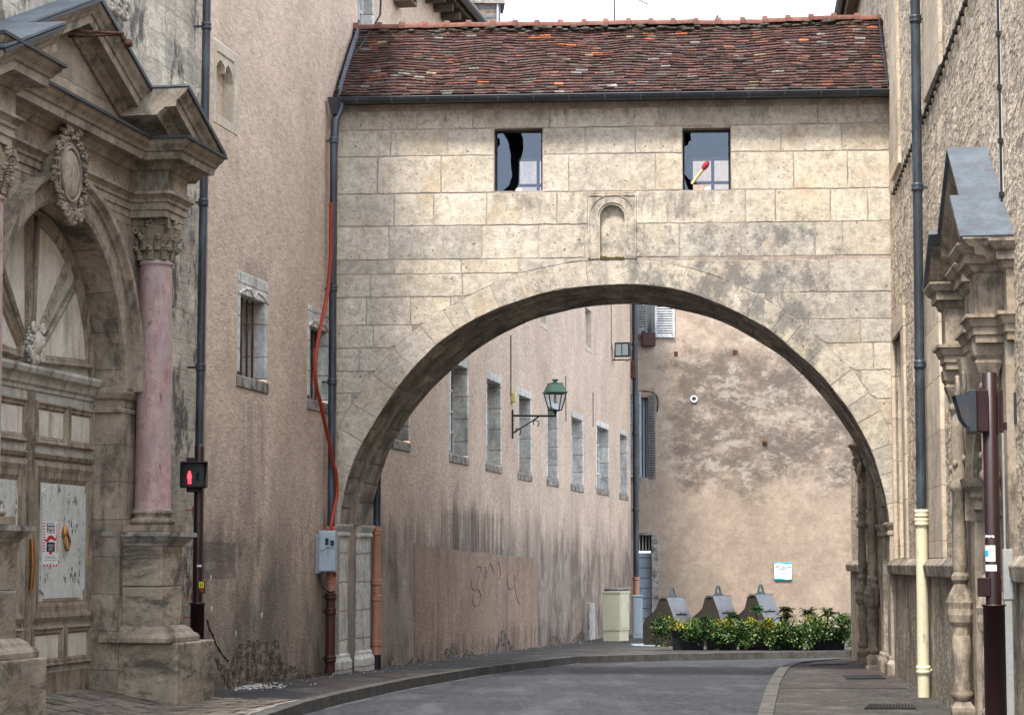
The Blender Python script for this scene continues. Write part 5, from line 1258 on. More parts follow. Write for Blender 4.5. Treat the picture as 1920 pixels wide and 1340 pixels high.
# knocker
ks, kz = LW.h(120, 1005, DD+.04); kn = thing('door_knocker', 'brass ring knocker on the tall pale door panel', 'knocker', LW.P(ks, DD, kz))
m = M(LW); m.lathe(ks, DD+.05, [(.01, kz+.12), (.04, kz+.06), (.05, kz+.02), (.03, kz-.02)], 8); m.build('mount', m_brass, kn)
m = M(LW); n = 16; m.tube([(ks+.07*math.sin(2*math.pi*k/n)+.02, DD+.07, kz-.07+.08*math.cos(2*math.pi*k/n)) for k in range(n+1)], .016, 6); m.build('ring', m_brass, kn)
m = M(LW); q0 = LW.h(42, 1010, DD+.06); q1 = LW.h(37, 1105, DD+.06)
m.tube([(S0-.04, DD+.07, q0[1]), (S0-.05, DD+.09, (q0[1]+q1[1])/2), (S0-.04, DD+.07, q1[1])], .025, 6)
tag(m.build('door_pull', m_brass, loc=LW.P(S0, DD, q1[1])), 'long worn brass pull bar between the two door leaves', 'door pull')
# poster
a = LW.h(81.5, 977, DD+.032); b = LW.h(109, 1061, DD+.032); PX0, PX1, PZ1, PZ0 = a[0], b[0], a[1], b[1]
po = thing('poster', 'striped poster with a red moustache stuck on the church door', 'poster', LW.P((PX0+PX1)/2, DD, PZ0)); pd = DD+.030
m = M(LW); m.box(PX0, PX1, pd-.003, pd, PZ0, PZ1); m.build('sheet', m_paper, po)
W_, H_ = PX1-PX0, PZ1-PZ0; px = lambda u, v: (PX0+u*W_, PZ1-v*H_)
m = M(LW)
for u0, u1, v0, v1 in ((.24, .76, .02, .255), (.24, .76, .46, .675)): p, q = px(u0, v1), px(u1, v0); m.box(p[0], q[0], pd, pd+.001, p[1], q[1])
m.build('black_panels', m_ink, po)
m = M(LW)
for k in range(11):
    v = .0+.062*k
    for u0, u1, t in ((0.0, .14, 1), (.84, 1.0, -1)):
        if .74 < v: continue
        p = [px(u0, v+(.03 if t > 0 else .06)), px(u0, v+(.055 if t > 0 else .085)), px(u1, v+(.055 if t > 0 else .02)+.03*0), px(u1, v+(.03 if t > 0 else .0))]
        m.plate(p, pd, pd+.0012)
for k in range(5): m.plate([px(.02+.2*k, 1.0), px(.12+.2*k, 1.0), px(.18+.2*k, .955), px(.08+.2*k, .955)], pd, pd+.0012)
mou = [(.12, .36), (.16, .40), (.24, .395), (.36, .32), (.45, .30), (.50, .315), (.55, .30), (.64, .32), (.76, .37), (.84, .36), (.88, .31), (.86, .39), (.78, .43), (.66, .415), (.55, .39), (.50, .385), (.45, .40), (.34, .45), (.22, .455), (.14, .42)]
m.plate([px(u, v) for u, v in mou], pd, pd+.0014); p, q = px(.4, .73), px(.6, .68); m.box(p[0], q[0], pd, pd+.0012, p[1], q[1])
m.build('red_marks', m_red, po)
x = px(.27, .02)
text('SANS', LW, px(.27, 0)[0], pd+.0015, px(0, .085)[1], .085*H_*1.0, m_paper, po, align='LEFT', bold=.0015, sx=2.2, ex=.0005)
text('QUEUE', LW, px(.27, 0)[0], pd+.0015, px(0, .165)[1], .075*H_, m_paper, po, align='LEFT', bold=.0015, sx=2.0, ex=.0005)
text('NI TÊTE', LW, px(.27, 0)[0], pd+.0015, px(0, .245)[1], .072*H_, m_paper, po, align='LEFT', bold=.0015, sx=1.9, ex=.0005)
m = M(LW)
for k in range(7): w = (.16, .2, .18, .1, .17, .12, .15)[k]; p, q = px(.5-w, .515+.022*k), px(.5+w, .508+.022*k); m.box(p[0], q[0], pd+.001, pd+.0016, p[1], q[1])
m.build('pale_small_print', m_paleink, po)
m = M(LW)
for k, (v, w) in enumerate(((.78, .3), (.81, .42), (.86, .42), (.925, .08))): p, q = px(.5-w, v+.008), px(.5+w, v); m.box(p[0], q[0], pd, pd+.0012, p[1], q[1])
m.build('dark_small_print', m_ink, po)
# ------------ orders
def colunit(sc_, sg):
    """pedestal, marble column, capital for one side; sc_ = centre along the wall"""
    m = M(LW)
    e0, e1 = (sc_-.45, sc_+.87) if sg > 0 else (sc_-.87, sc_+.6)
    m.box(e0, e1, -.44, .60, -.25, .715); pl = m.build('plinth', m_plinth, por, bevel=.02, segs=2)
    m = M(LW); f0, f1 = (sc_-.36, sc_+.34) if sg > 0 else (sc_-.34, sc_+.38)
    m.sweep_plan([(-.3, .715), (.17, .715), (.17, .77), (.15, .80), (.11, .82), (.09, .86), (.02, .90), (-.3, .90)], [(f0, -.3), (f0, .37), (f1, .37), (f1, -.3)])
    pe = m.build('pedestal', m_portal, por, bevel=.008)
    m = M(LW); m.box(f0, f1, -.2, .37, .88, 1.335); m.box(f0+.002, f1-.002, -.2, .368, 1.345, 1.81); m.build('die', m_plinth, pe, bevel=.012)
    m = M(LW); m.sweep_plan([(-.3, 1.80), (.02, 1.80), (.03, 1.83), (.06, 1.85), (.10, 1.90), (.13, 1.905), (.13, 1.955), (-.3, 1.965)], [(f0, -.3), (f0, .37), (f1, .37), (f1, -.3)]); m.build('pedestal_cap', m_sill, pe)
    cd = .12
    m = M(LW); m.box(sc_-.27, sc_+.27, cd-.27, cd+.27, 1.965, 2.04)
    m.lathe(sc_, cd, [(.235, 2.04), (.262, 2.055), (.268, 2.08), (.255, 2.10), (.23, 2.115), (.215, 2.125), (.212, 2.15), (.235, 2.165), (.24, 2.18), (.225, 2.20), (.21, 2.21)], 28)
    co = m.build('column_base', m_portal, por)
    m = M(LW); m.lathe(sc_, cd, [(.216, 2.205), (.205, 2.24), (.204, 2.9), (.20, 3.6), (.192, 4.3), (.182, 4.98), (.182, 5.02), (.198, 5.03), (.202, 5.05), (.19, 5.075)], 32)
    m.build('column', m_marble, por)
    m = M(LW); m.lathe(sc_, cd, [(.175, 5.07), (.178, 5.2), (.19, 5.34), (.225, 5.44), (.24, 5.47)], 24)
    for row, (z0, r0, n, h) in enumerate(((5.09, .18, 8, .15), (5.2, .185, 8, .17))):
        for k in range(n):
            a = 2*math.pi*(k+.5*row)/n; ca, sa = math.cos(a), math.sin(a)
            for j in range(7):       # acanthus leaf built of lobes curling outwards
                t = j/6; rr = r0+.02+.055*t**2.2; zz = z0+h*(t if t < .85 else 1.7-t*1.0)*.98; wd = .052*(1-.45*t)
                m.ell((sc_+ca*rr, cd+sa*rr, zz), (.02+abs(sa)*wd*.8, .02+abs(ca)*wd*.8, .020), 6, 4)
            m.ell((sc_+ca*(r0+.10), cd+sa*(r0+.10), z0+h*.86), (.03, .03, .018), 6, 4)
    for k in range(4):          # volutes
        a = math.pi/4+k*math.pi/2; ca, sa = math.cos(a), math.sin(a); q = []
        for j in range(26):
            th = j*.42; r = .055*(1-j/28); q.append((sc_+ca*(.27+r*math.cos(th)), cd+sa*(.27+r*math.cos(th)), 5.425+r*math.sin(th)))
        m.tube(q, .019, 6); m.tube([(sc_+ca*.19, cd+sa*.19, 5.3), (sc_+ca*.21, cd+sa*.21, 5.38), (sc_+ca*.27, cd+sa*.27, 5.46)], .02, 6)
        a = k*math.pi/2; ca, sa = math.cos(a), math.sin(a)
        for j in range(5): w = j*1.256; m.ell((sc_+ca*.235+abs(sa)*.035*math.cos(w), cd+sa*.235+abs(ca)*.035*math.cos(w), 5.49+.035*math.sin(w)), (.024, .024, .022), 6, 4)
    n = 6; ab = []
    for k in range(4):
        a0 = math.pi/4+k*math.pi/2; A = Vector((math.cos(a0), math.sin(a0)))*.335; B = Vector((math.cos(a0+math.pi/2), math.sin(a0+math.pi/2)))*.335; nn = (A+B).normalized()
        for j in range(n): t = .04+.92*j/(n-1); p = A.lerp(B, t)-nn*.045*math.sin(math.pi*t); ab.append((sc_+p.x, cd+p.y, 5.475))
    m.extrude(ab, (0, 0, .065)); m.build('capital', m_portal, por)
colunit(S0+DC, 1); colunit(S0-2.48, -1)
# ------------ entablature with break-outs
FR, FM = .37, -.06
AN, BN = 2.36, 3.1
def epath(e=0):
    a, b = DC-.36, DC+.34
    return [(S0-BN-.6, FM-.04), (S0-BN, FM-.04), (S0-BN, FR), (S0-AN, FR), (S0-AN, FM), (S0+a, FM), (S0+a, FR), (S0+b, FR), (S0+b, FM-.04), (S0+b+.05, FM-.04)]
m = M(LW); m.sweep_plan([(-.3, 5.545), (-.02, 5.545), (-.02, 5.625), (0, 5.63), (0, 5.71), (.02, 5.715), (.02, 5.75), (.045, 5.78), (.075, 5.80), (.075, 5.83), (.02, 5.845), (-.3, 5.845)], epath()); m.build('architrave', m_portal, por)
m = M(LW); m.sweep_plan([(-.3, 5.845), (0, 5.845), (0, 6.075), (-.3, 6.075)], epath()); m.build('frieze', m_portal, por)
CP = [(-.3, 6.07), (.0, 6.07), (.03, 6.08), (.05, 6.12), (.08, 6.14), (.10, 6.16), (.23, 6.165), (.24, 6.25), (.26, 6.255), (.28, 6.29), (.32, 6.33), (.34, 6.37), (.34, 6.39), (-.3, 6.40)]
m = M(LW); m.sweep_plan(CP, epath()); m.build('cornice', m_portal, por)
m = M(LW); m.sweep_plan([(-.2, 6.402), (.355, 6.394), (.36, 6.375), (.37, 6.376), (.37, 6.408), (-.2, 6.42)], epath()); m.build('lead_flashing', m_leadedge, por)
# pediment
AZ, TE, EZ_ = 7.58, 3.0, 6.40
slope = (AZ-EZ_)/TE
def rz(x): return AZ-slope*abs(x)
m = M(LW); m.plate([(S0-2.5, 6.40), (S0+2.5, 6.40), (S0, AZ-.22)], -.35, FM)
for sg in (-1, 1): a, b = sorted((sg*(DC-.36 if sg > 0 else AN), sg*(DC+.34 if sg > 0 else BN))); m.plate([(S0+a, 6.40), (S0+b, 6.40), (S0+b, rz(b)-.22), (S0+a, rz(a)-.22)], -.3, FR)
m.build('tympanum', m_portalwall, por)
RPF = [(-.34, 0), (-.34, .03), (-.30, .05), (-.27, .09), (-.24, .11), (-.235, .235), (-.15, .24), (-.14, .26), (-.10, .28), (-.06, .32), (-.02, .34), (0, .34), (0, 0)]
for sg in (-1, 1):
    def seg(x0, x1, base, back):
        P = [(S0+sg*x0, rz(x0)), (S0+sg*x1, rz(x1))]
        if sg < 0: P = P[::-1]
        m.sweep_elev([(o, base+(d if d > .001 else back)) for o, d in RPF], P)
        f.sweep_elev([(.0, base+back), (.0, base+.35), (-.02, base+.352), (-.02, base+.365), (.014, base+.365), (.02, base+back)], P)
    m = M(LW); f = M(LW)
    xk = (DC-.36 if sg > 0 else AN)-.34; te = TE+.02 if sg > 0 else TE+.45; seg(0, xk, FM, -.3); seg(xk-.005, te, FR, -.5)
    ob = m.build('raking_cornice', m_portal, por); f.build('lead_edge', m_leadedge, ob)
    m = M(LW); w = .06     # zinc cover behind
    P = [(S0+sg*0, rz(0)+.012), (S0+sg*xk, rz(xk)+.012)]
    if sg < 0: P = P[::-1]
    m.sweep_elev([(.01, FM-.3), (.01, FM+.36), (.03, FM+.36), (.03, FM-.3)], P)
    P = [(S0+sg*(xk-.005), rz(xk-.005)+.016), (S0+sg*te, rz(te)+.016)]
    if sg < 0: P = P[::-1]
    m.sweep_elev([(.01, -.15), (.01, FR+.36), (.035, FR+.36), (.035, -.15)], P); m.build('zinc_cover', m_zinc, ob)
# cartouche
cs, cz = S0-.24, 5.66; cd = .06
m = M(LW); m.plate([(cs+.42*math.cos(2*math.pi*k/28), cz+.43*math.sin(2*math.pi*k/28)) for k in range(28)], WD-.02, cd+.005)
m.ell((cs, cd+.015, cz), (.25, .05, .26), 22, 12)
m.tube([(cs+.265*math.cos(2*math.pi*k/30), cd+.03, cz+.285*math.sin(2*math.pi*k/30)) for k in range(31)], .022, 6)
m.tube([(cs+.30*math.cos(2*math.pi*k/30), cd+.015, cz+.32*math.sin(2*math.pi*k/30)) for k in range(31)], .014, 6)
for k in range(150):
    a = random.uniform(0, 2*math.pi); r = random.uniform(.95, 1.2); x = cs+.37*r*math.cos(a); y = cz+.385*r*math.sin(a)
    m.ell((x, cd+random.uniform(-.01, .05), y), (random.uniform(.02, .035), .03, random.uniform(.018, .03)), 6, 4, rough=.4)
for k in range(40): m.ell((cs+random.uniform(-.2, .2), cd+random.uniform(0, .05), cz+.47+random.uniform(-.05, .12)), (.028, .035, .026), 6, 4, rough=.4)
for sg in (-1, 1):
    m.tube([(cs+sg*(.17+.08*math.cos(j*.45)*(1-j/26)), cd+.06, cz+.50+.07*math.sin(j*.45)*(1-j/26)) for j in range(24)], .022, 6)
    m.tube([(cs+sg*(.19+.09*math.cos(j*.45)*(1-j/26)), cd+.06, cz-.42+.08*math.sin(j*.45)*(1-j/26)) for j in range(24)], .024, 6)
    m.tube([(cs+sg*(.40+.06*math.cos(j*.5)*(1-j/22)), cd+.05, cz+.22+.06*math.sin(j*.5)*(1-j/22)) for j in range(20)], .018, 6)
    m.tube([(cs+sg*(.40+.06*math.cos(j*.5)*(1-j/22)), cd+.05, cz-.22+.06*math.sin(j*.5)*(1-j/22)) for j in range(20)], .018, 6)
for k in range(26): m.ell((cs+random.uniform(-.12, .12), cd+.03, cz-.46+random.uniform(-.06, .06)), (.03, .045, .03), 6, 4, rough=.4)
m.build('cartouche', m_portal, por)
# rusty bracket
a = LW.h(116, 57, FM+.02); br = M(LW); e = at(238, 68, 23.6); el = LW.loc(e)
b0 = (a[0], FM, a[1]); p1_ = LW.h(128, 66, FM)
br.tube([b0, (el[0], el[1]-.04, el[2]+.03)], .018, 6); br.tube([(p1_[0], FM, p1_[1]-.02), (el[0], el[1]-.1, el[2]+.02)], .014, 6)
br.tube([(el[0], el[1]-.05, el[2]+.03), (el[0], el[1], el[2]-.06)], .016, 6); br.ell((el[0], el[1]+.02, el[2]-.08), (.05, .05, .05), 6, 4)
tag(br.build('iron_bracket', m_rust, loc=LW.P(a[0], FM, a[1])), 'rusted iron bracket sticking out of the carved pediment', 'bracket')
# ================================================================ pipes
def pipe(name, label, fr, segs, grp=None):
    """segs: list of (path[(s,d,z)], r, mat, collars)"""
    b = segs[-1][1][-1]; t = thing(name, label, 'downpipe', fr.P(*b), grp)
    for nm, path, r, mt_, col in segs:
        m = M(fr); m.tube(path, r, 14)
        for s, d, zz in col: m.lathe(s, d, [(r, zz-.05), (r*1.22, zz-.045), (r*1.22, zz-.015), (r*1.1, zz), (r*1.22, zz+.015), (r*1.22, zz+.045), (r, zz+.05)], 14); m.box(s-.02, s+.02, d-.16, d, zz-.012, zz+.012)
        m.build(nm, mt_, t)
    return t
def P3(fr, x, y, d): s, zz = fr.h(x, y, d); return (s, d, zz)
A = P3(LW, 389, -60, .09); B = P3(LW, 373.5, 840, .09); s = A[0]
def lean(z0, z1, zt, zb, P, Q): k0 = (z0-P[2])/(Q[2]-P[2]); return tuple(P[i]+(Q[i]-P[i])*k0 for i in range(3))
pt = lambda zz: lean(zz, 0, 0, 0, A, B)
pipe('downpipe', 'slate blue downpipe between the church wall and the pink wall', LW, [
    ('upper_pipe', [A, pt(2.3)], .052, m_darkmetal, [pt(8.28), pt(6.05), pt(4.0)]), ('lower_pipe', [pt(2.3), pt(.7)], .056, m_terra, [pt(2.25), pt(1.2), pt(.95)]), ('foot_pipe', [pt(.7), pt(-.02)], .06, m_rustiron, [pt(.68)])])
a0 = P3(LW, 629, 225, .10)
C1 = BW.loc(LW.P(*a0)); g0 = BW.P(.06, .33, 8.6)
g1 = LW.loc(g0); T = [(g1[0], g1[1], 8.62), (g1[0], g1[1], 8.5), (a0[0]-.15, .13, 8.25), (a0[0]-.15, .12, 8.0)]
sx_ = a0[0]-.15; v = lambda zz: (sx_, .12, zz)
pipe('downpipe', 'downpipe at the left foot of the arch, dark above, terracotta then red-brown below', LW, [
    ('upper_pipe', T+[v(2.1)], .058, m_darkmetal, [v(7.95), v(5.7), v(4.3)]), ('lower_pipe', [v(2.14), v(1.15)], .066, m_terra, [v(2.1), v(1.35)]), ('foot_pipe', [v(1.15), v(-.0)], .072, m_rustiron, [v(1.12), v(.9), v(.2)])])
m = M(LW); m.lathe(sx_, .12, [(.058, 8.35), (.10, 8.52), (.12, 8.6)], 4, sq=True, smooth=False)
tag(m.build('hopper_head', m_gutter, loc=LW.P(sx_, .12, 8.35)), 'dark tapering hopper where the arch gutter meets its downpipe', 'hopper')
q = P3(LW, 707, 960, .11); v2 = lambda zz: (q[0], q[1], zz)
pipe('downpipe', 'terracotta downpipe standing just behind the left foot of the arch', LW, [
    ('upper_pipe', [v2(8.5), v2(2.2)], .062, m_darkmetal, []), ('lower_pipe', [v2(2.2), v2(.15)], .068, m_terra, [v2(2.1), v2(1.3), v2(1.05), v2(.33)]), ('foot_pipe', [v2(.15), v2(-.1)], .08, m_black, [])])
q = P3(LW, 1191.5, 800, .12); v3 = lambda zz: (q[0], q[1], zz)
pipe('downpipe', 'far dark downpipe at the end corner of the pink building', LW, [
    ('upper_pipe', [v3(12), v3(1.15)], .085, m_darkmetal, [v3(5.5), v3(8.2), v3(3.2)]), ('lower_pipe', [v3(1.15), v3(.2)], .09, m_terra, [v3(1.15)])])
q = P3(RW, 1719.5, 300, .13); q2 = P3(RW, 1727.5, 940, .13); dz = lambda zz: tuple(q[i]+(q2[i]-q[i])*((zz-q[2])/(q2[2]-q[2])) for i in range(3))
pipe('downpipe', 'black downpipe with a cream lower half on the right wall', RW, [
    ('upper_pipe', [dz(12), dz(2.2)], .060, m_darkmetal, [dz(8.2), dz(6.15), dz(4.0)]), ('lower_pipe', [dz(2.25), dz(-.0)], .072, m_cream, [dz(2.2), dz(2.1), dz(.33)])])
# orange conduit
op = [(623, 380), (622.5, 430), (622, 480), (617, 545), (605, 605), (595, 665), (594, 712), (603, 755), (613, 800), (622, 840), (629, 890), (630, 930), (624, 960), (620, 985), (620, 1010)]
m = M(LW); Q = catmull([P3(LW, x, y, .19)[0::2] for x, y in op], 5)
m.tube([(s, .17 if zz > 3 else .2, zz) for s, zz in Q], .028, 10)
q = P3(LW, 623, 1085, .12); m.tube([(q[0]-.1, .18, q[2]+.1), (q[0]-.1, .16, q[2]-.05)], .03, 8)
tag(m.build('orange_conduit', m_orange, loc=LW.P(Q[-1][0], .17, Q[-1][1])), 'wavy orange plastic conduit running down beside the dark downpipe', 'conduit')
# meter box
YB = 33.0; a = at(574, 997, YB); b = at(599, 997, YB); c = at(630, 997, YB); z0 = at(600, 1075, YB).z; z1 = a.z
bx = thing('meter_box', 'pale grey plastic meter box fixed to the pink wall by the arch foot', 'box', ((a.x+c.x)/2, YB, z0))
m = M(); m.box(a.x, b.x+.02, YB, YB+.28, z0, z1-.03); m.build('body', m_meter, bx, bevel=.015, segs=2)
m = M(); m.box(b.x-.01, c.x, YB-.07, YB+.3, z0+.03, z1+.02); cv = m.build('cover', m_meter, bx, bevel=.018, segs=2)
m = M(); m.mesh([(b.x+.02, YB-.085, z1-.02), (c.x-.01, YB-.085, z1-.02), (c.x-.01, YB-.085, z1-.2), (b.x+.09, YB-.085, z1-.2), (b.x+.02, YB-.085, z1-.27)], [(0, 1, 2, 3, 4)]); m.extrude([(b.x+.04, YB-.07, z1-.03), (c.x-.01, YB-.07, z1-.03), (c.x-.01, YB-.07, z1-.22), (b.x+.1, YB-.07, z1-.22), (b.x+.04, YB-.07, z1-.29)], (0, -.02, 0)); m.build('cover_relief', m_meter, cv, bevel=.006)
m = M(); m.box(c.x-.15, c.x-.10, YB-.095, YB-.06, z1-.19, z1-.09); m.box(c.x-.075, c.x-.02, YB-.095, YB-.06, z1-.20, z1-.12); m.build('windows', m_leadedge, cv)
m = M(); wl = LW.P(LW.loc(Vector((a.x, YB, 0)))[0], 0, 0).x
for zz in (z0+.09, z1-.12): m.box(a.x-.12, a.x+.02, YB+.1, YB+.14, zz-.02, zz+.02)
m.box(a.x-.06, a.x+.1, YB+.28, YB+.33, z0+.1, z1-.1); m.build('brackets', m_black, bx)
m = M(); m.tube(catmull_3 if False else [(b.x+.0, YB+.1, z0), (b.x+.01, YB+.08, z0-.1), (b.x+.06, YB+.06, z0-.2), (b.x+.15, YB+.05, z0-.27), (c.x-.02, YB+.1, z0-.26)], .016, 6)
m.build('cable', m_black, bx)
# debris on the pavement
m = M(LW)
for k in range(260):
    px_, py_ = random.gauss(462, 30), random.gauss(1285, 3)
    p = ground(px_, py_, .01); r = random.uniform(.006, .02)
    q = LW.loc(p)
    if q[1] < .03: continue
    m.ell((q[0], q[1], r*.5), (r*1.4, r, r*.6), 6, 4, rough=.5)
for k in range(110):
    s = random.uniform(29, 58); d = abs(random.gauss(0, .25))+.05; r = random.uniform(.005, .016); m.ell((s, d, gz(s*.983)+.006), (r, r, r*.6), 5, 3, rough=.4)
tag(m.build('plaster_debris', m_debris), 'white plaster crumbs scattered along the foot of the pink wall', 'debris', kind='stuff')
m = M(RW)
for k in range(90):
    s = random.uniform(20, 44); d = abs(random.gauss(0, .2))+.12; r = random.uniform(.005, .014); m.ell((s, d, gz(s)+.006), (r, r*1.3, r*.5), 5, 3, rough=.4)
tag(m.build('leaf_litter', mat('dry_leaf_litter', (.2, .12, .06), var=.5, vsc=20, fine=.3)), 'dry bits and leaves along the foot of the right wall', 'litter', kind='stuff')
# ================================================================ pedestrian signal
YS = 26.95; p = at(369.5, 1180, YS); xs = p.x
sg = thing('pedestrian_signal', 'maroon pole with pedestrian light showing a red figure', 'traffic light', (xs, YS, 0))
fp = Frame((xs, YS), (1, 0), (0, -1)); zt = at(372, 838, YS).z; zs = at(372, 1133, YS).z
m = M(fp); m.lathe(0, 0, [(.058, zs-.05), (.058, zt), (.045, zt+.03), (.01, zt+.04)], 16); m.build('pole', m_maroon, sg)
m = M(fp); m.lathe(0, 0, [(.085, .0), (.085, zs), (.095, zs), (.095, zs+.025), (.06, zs+.03)], 16); m.build('sleeve', m_maroon, sg)
hx0 = at(343, 890, YS).x-xs; hx1 = at(391, 890, YS).x-xs; h0 = at(370, 915, YS).z; h1 = at(370, 866, YS).z
m = M(fp); m.box(hx0, hx1, .04, .26, h0, h1); m.box(hx0+.06, hx1-.14, 0, .14, h1, h1+.05); m.box(hx0+.06, hx0+.2, 0, .14, h0-.05, h0); hd = m.build('head', m_black, sg, bevel=.015, segs=2)
m = M(fp)   # visor
x0, x1 = hx0+.03, hx1; 
for (a, b, c, d) in (((x0, h1-.015), (x1, h1-.015), (x0-.01, h1), (x1+.05, h1+.0)),): 
    m.mesh([(x0, .26, h1-.02), (x1, .26, h1-.02), (x1+.045, .40, h1-.01), (x0+.02, .40, h1-.01), (x0, .26, h1-.03), (x1, .26, h1-.03), (x1+.045, .40, h1-.02), (x0+.02, .40, h1-.02)], [(0, 1, 2, 3), (4, 5, 6, 7), (2, 3, 7, 6)])
m.mesh([(x1-.01, .26, h0+.02), (x1-.01, .26, h1-.02), (x1+.045, .40, h1-.01), (x1+.005, .34, h0+.03), (x1-.02, .26, h0+.02), (x1-.02, .26, h1-.02), (x1+.035, .40, h1-.01), (x1-.005, .34, h0+.03)], [(0, 1, 2, 3), (4, 5, 6, 7), (3, 2, 6, 7), (0, 3, 7, 4)])
m.mesh([(x0, .26, h0+.02), (x0, .26, h1-.02), (x0+.02, .40, h1-.01), (x0+.01, .34, h0+.03)], [(0, 1, 2, 3)]); m.build('visor', m_black, hd)
def walker(m, cx, cz, k, d, walking):
    def limb(pts, w):
        for a, b in zip(pts, pts[1:]):
            t = (Vector(b)-Vector(a)); L = t.length; t.normalize(); n_ = Vector((-t.y, t.x))*w/2; a = Vector(a)-t*w*.2; b = Vector(b)+t*w*.2
            q = [a+n_, b+n_, b-n_, a-n_]; m.plate([(cx+p.x*k, cz+p.y*k) for p in q], d, d+.004)
    m.plate([(cx+.10*k*math.cos(j*.628)+(0), cz+.86*k+.10*k*math.sin(j*.628)) for j in range(10)], d, d+.005)
    limb([(0, .72), (0, .35)], .22)
    if walking: limb([(0, .7), (-.16, .55), (-.2, .4)], .07); limb([(0, .7), (.17, .55), (.24, .45)], .07); limb([(0, .38), (-.1, .2), (-.22, .0)], .09); limb([(0, .38), (.12, .2), (.16, .0)], .09)
    else: limb([(-.11, .7), (-.13, .4)], .07); limb([(.11, .7), (.13, .4)], .07); limb([(-.05, .4), (-.05, 0)], .09); limb([(.06, .4), (.08, 0)], .09)
m = M(fp); walker(m, at(361, 905, YS).x-xs, at(361, 906, YS-.27).z, .155, .262, False); m.build('red_figure', m_redlit, hd)
m = M(fp); walker(m, at(376, 905, YS).x-xs, at(376, 906, YS-.27).z, .165, .262, True); m.build('unlit_figure', m_offman, hd)
q = at(377.5, 1088, YS-.06); q1 = at(377.5, 1112, YS-.06)
m = M(fp); m.box(q.x-xs-.03, q.x-xs+.045, .03, .10, q1.z, q.z); pb = m.build('push_button', m_black, sg, bevel=.006)
m = M(fp); m.box(q.x-xs-.022, q.x-xs+.037, .10, .104, q.z-.085, q.z-.012); m.build('yellow_label', m_yellow, pb)
m = M(fp)
for k in (-.3, .3): m.box(q.x-xs+.0075+k*.03-.003, q.x-xs+.0075+k*.03+.003, .104, .106, q.z-.07, q.z-.025)
m.box(q.x-xs-.006, q.x-xs+.021, .104, .106, q.z-.074, q.z-.068); m.build('hand_mark', m_ink, pb)
m = M(fp); m.ell((q.x-xs+.0075, .10, q1.z+.03), (.022, .014, .022), 12, 6); m.build('red_button', m_red, pb)
a = at(374, 1060, YS-.06); m = M(fp); m.box(a.x-xs-.03, a.x-xs+.025, .052, .062, a.z-.015, a.z+.012); m.build('torn_sticker', m_paper, sg)
# ================================================================ traffic pole at right
YT = 15.0; p = at(1862, 1056, YT); xt = p.x; fp = Frame((xt, YT), (1, 0), (0, -1))
tp = thing('traffic_pole', 'maroon traffic light pole with its signal head seen from the side', 'traffic light', (xt, YT, 0))
zt = at(1862, 700, YT).z; zs = at(1862, 1136, YT).z
m = M(fp); m.lathe(0, 0, [(.052, zs-.05), (.052, zt), (.045, zt+.006)], 24); m.build('pole', m_maroon, tp)
m = M(fp); m.lathe(0, 0, [(.072, .0), (.072, zs), (.08, zs), (.08, zs+.012), (.055, zs+.014)], 24); m.build('sleeve', m_maroon, tp)
m = M(fp); m.lathe(0, 0, [(.15, .0), (.15, .02), (.0745, .03)], 24); m.build('foot', m_leadedge, tp)
X = lambda x: at(x, 800, YT).x-xt; Zz = lambda y: at(1850, y, YT).z
m = M(fp); m.box(X(1828), X(1850), -.06, .08, Zz(811), Zz(732)); m.box(X(1840), X(1852), -.03, .05, Zz(806), Zz(737)); hd = m.build('head', m_maroon, tp, bevel=.008)
m = M(fp); m.box(X(1815), X(1828), -.065, .085, Zz(811.5), Zz(731)); m.build('front_housing', m_darkmetal, hd, bevel=.008)
m = M(fp)
V = [(X(1788), Zz(743)), (X(1815), Zz(741)), (X(1815), Zz(801)), (X(1809), Zz(799)), (X(1800), Zz(786))]
for d in (-.055, .07): m.extrude([(s, d, zz) for s, zz in V], (0, .006, 0))
m.extrude([(X(1788), -.055, Zz(743)), (X(1815), -.055, Zz(741)), (X(1815), .076, Zz(741)), (X(1788), .076, Zz(743))], (0, 0, .004)); m.build('visor', m_darkmetal, hd)
m = M(fp); m.box(X(1875), X(1879), -.04, .04, Zz(811), Zz(733)); m.box(X(1879), X(1887), -.02, .02, Zz(806), Zz(792)); m.build('clamp', m_maroon, tp)
m = M(fp); m.box(X(1829), X(1850), -.04, .05, Zz(1118), Zz(1082)); m.build('push_button', m_maroon, tp, bevel=.006)
def sticker(y0, y1, a0, a1, mt_, nm, r=.0528, par=None, jag=0):
    m = M(fp); n = 8; A = [a0+(a1-a0)*k/n for k in range(n+1)]; t0 = Zz(y0); b0 = Zz(y1)
    V = [(r*math.sin(a), r*math.cos(a), t0-jag*abs(math.sin(k*1.7))) for k, a in enumerate(A)]+[(r*math.sin(a), r*math.cos(a), b0+jag*abs(math.sin(k*2.3))) for k, a in enumerate(A)]
    m.mesh(V, [(k, k+1, n+2+k, n+1+k) for k in range(n)], smooth=True); return m.build(nm, mt_, par or tp)
sticker(1001, 1009, -1.3, .0, m_paper, 'sticker', jag=.012); st_ = sticker(1022, 1052, -1.4, .1, m_paper, 'sticker'); sticker(1058, 1070, -1.4, .25, m_paper, 'sticker')
sticker(1031, 1043, -1.35, -.75, mat('cyan_ink', (.02, .35, .5), var=0, fine=0, bump=0), 'blue_mark', r=.0532, par=st_)
m = M(fp)
for k in range(7): a = -.7+.11*k; b = a+random.uniform(-.15, .15); r = .0534; z0_ = Zz(random.uniform(1024, 1030)); z1_ = Zz(random.uniform(1031, 1036)); m.tube([(r*math.sin(a), r*math.cos(a), z0_), (r*math.sin(b), r*math.cos(b), z1_)], .0009, 4)
m.build('scribble', m_ink, st_)
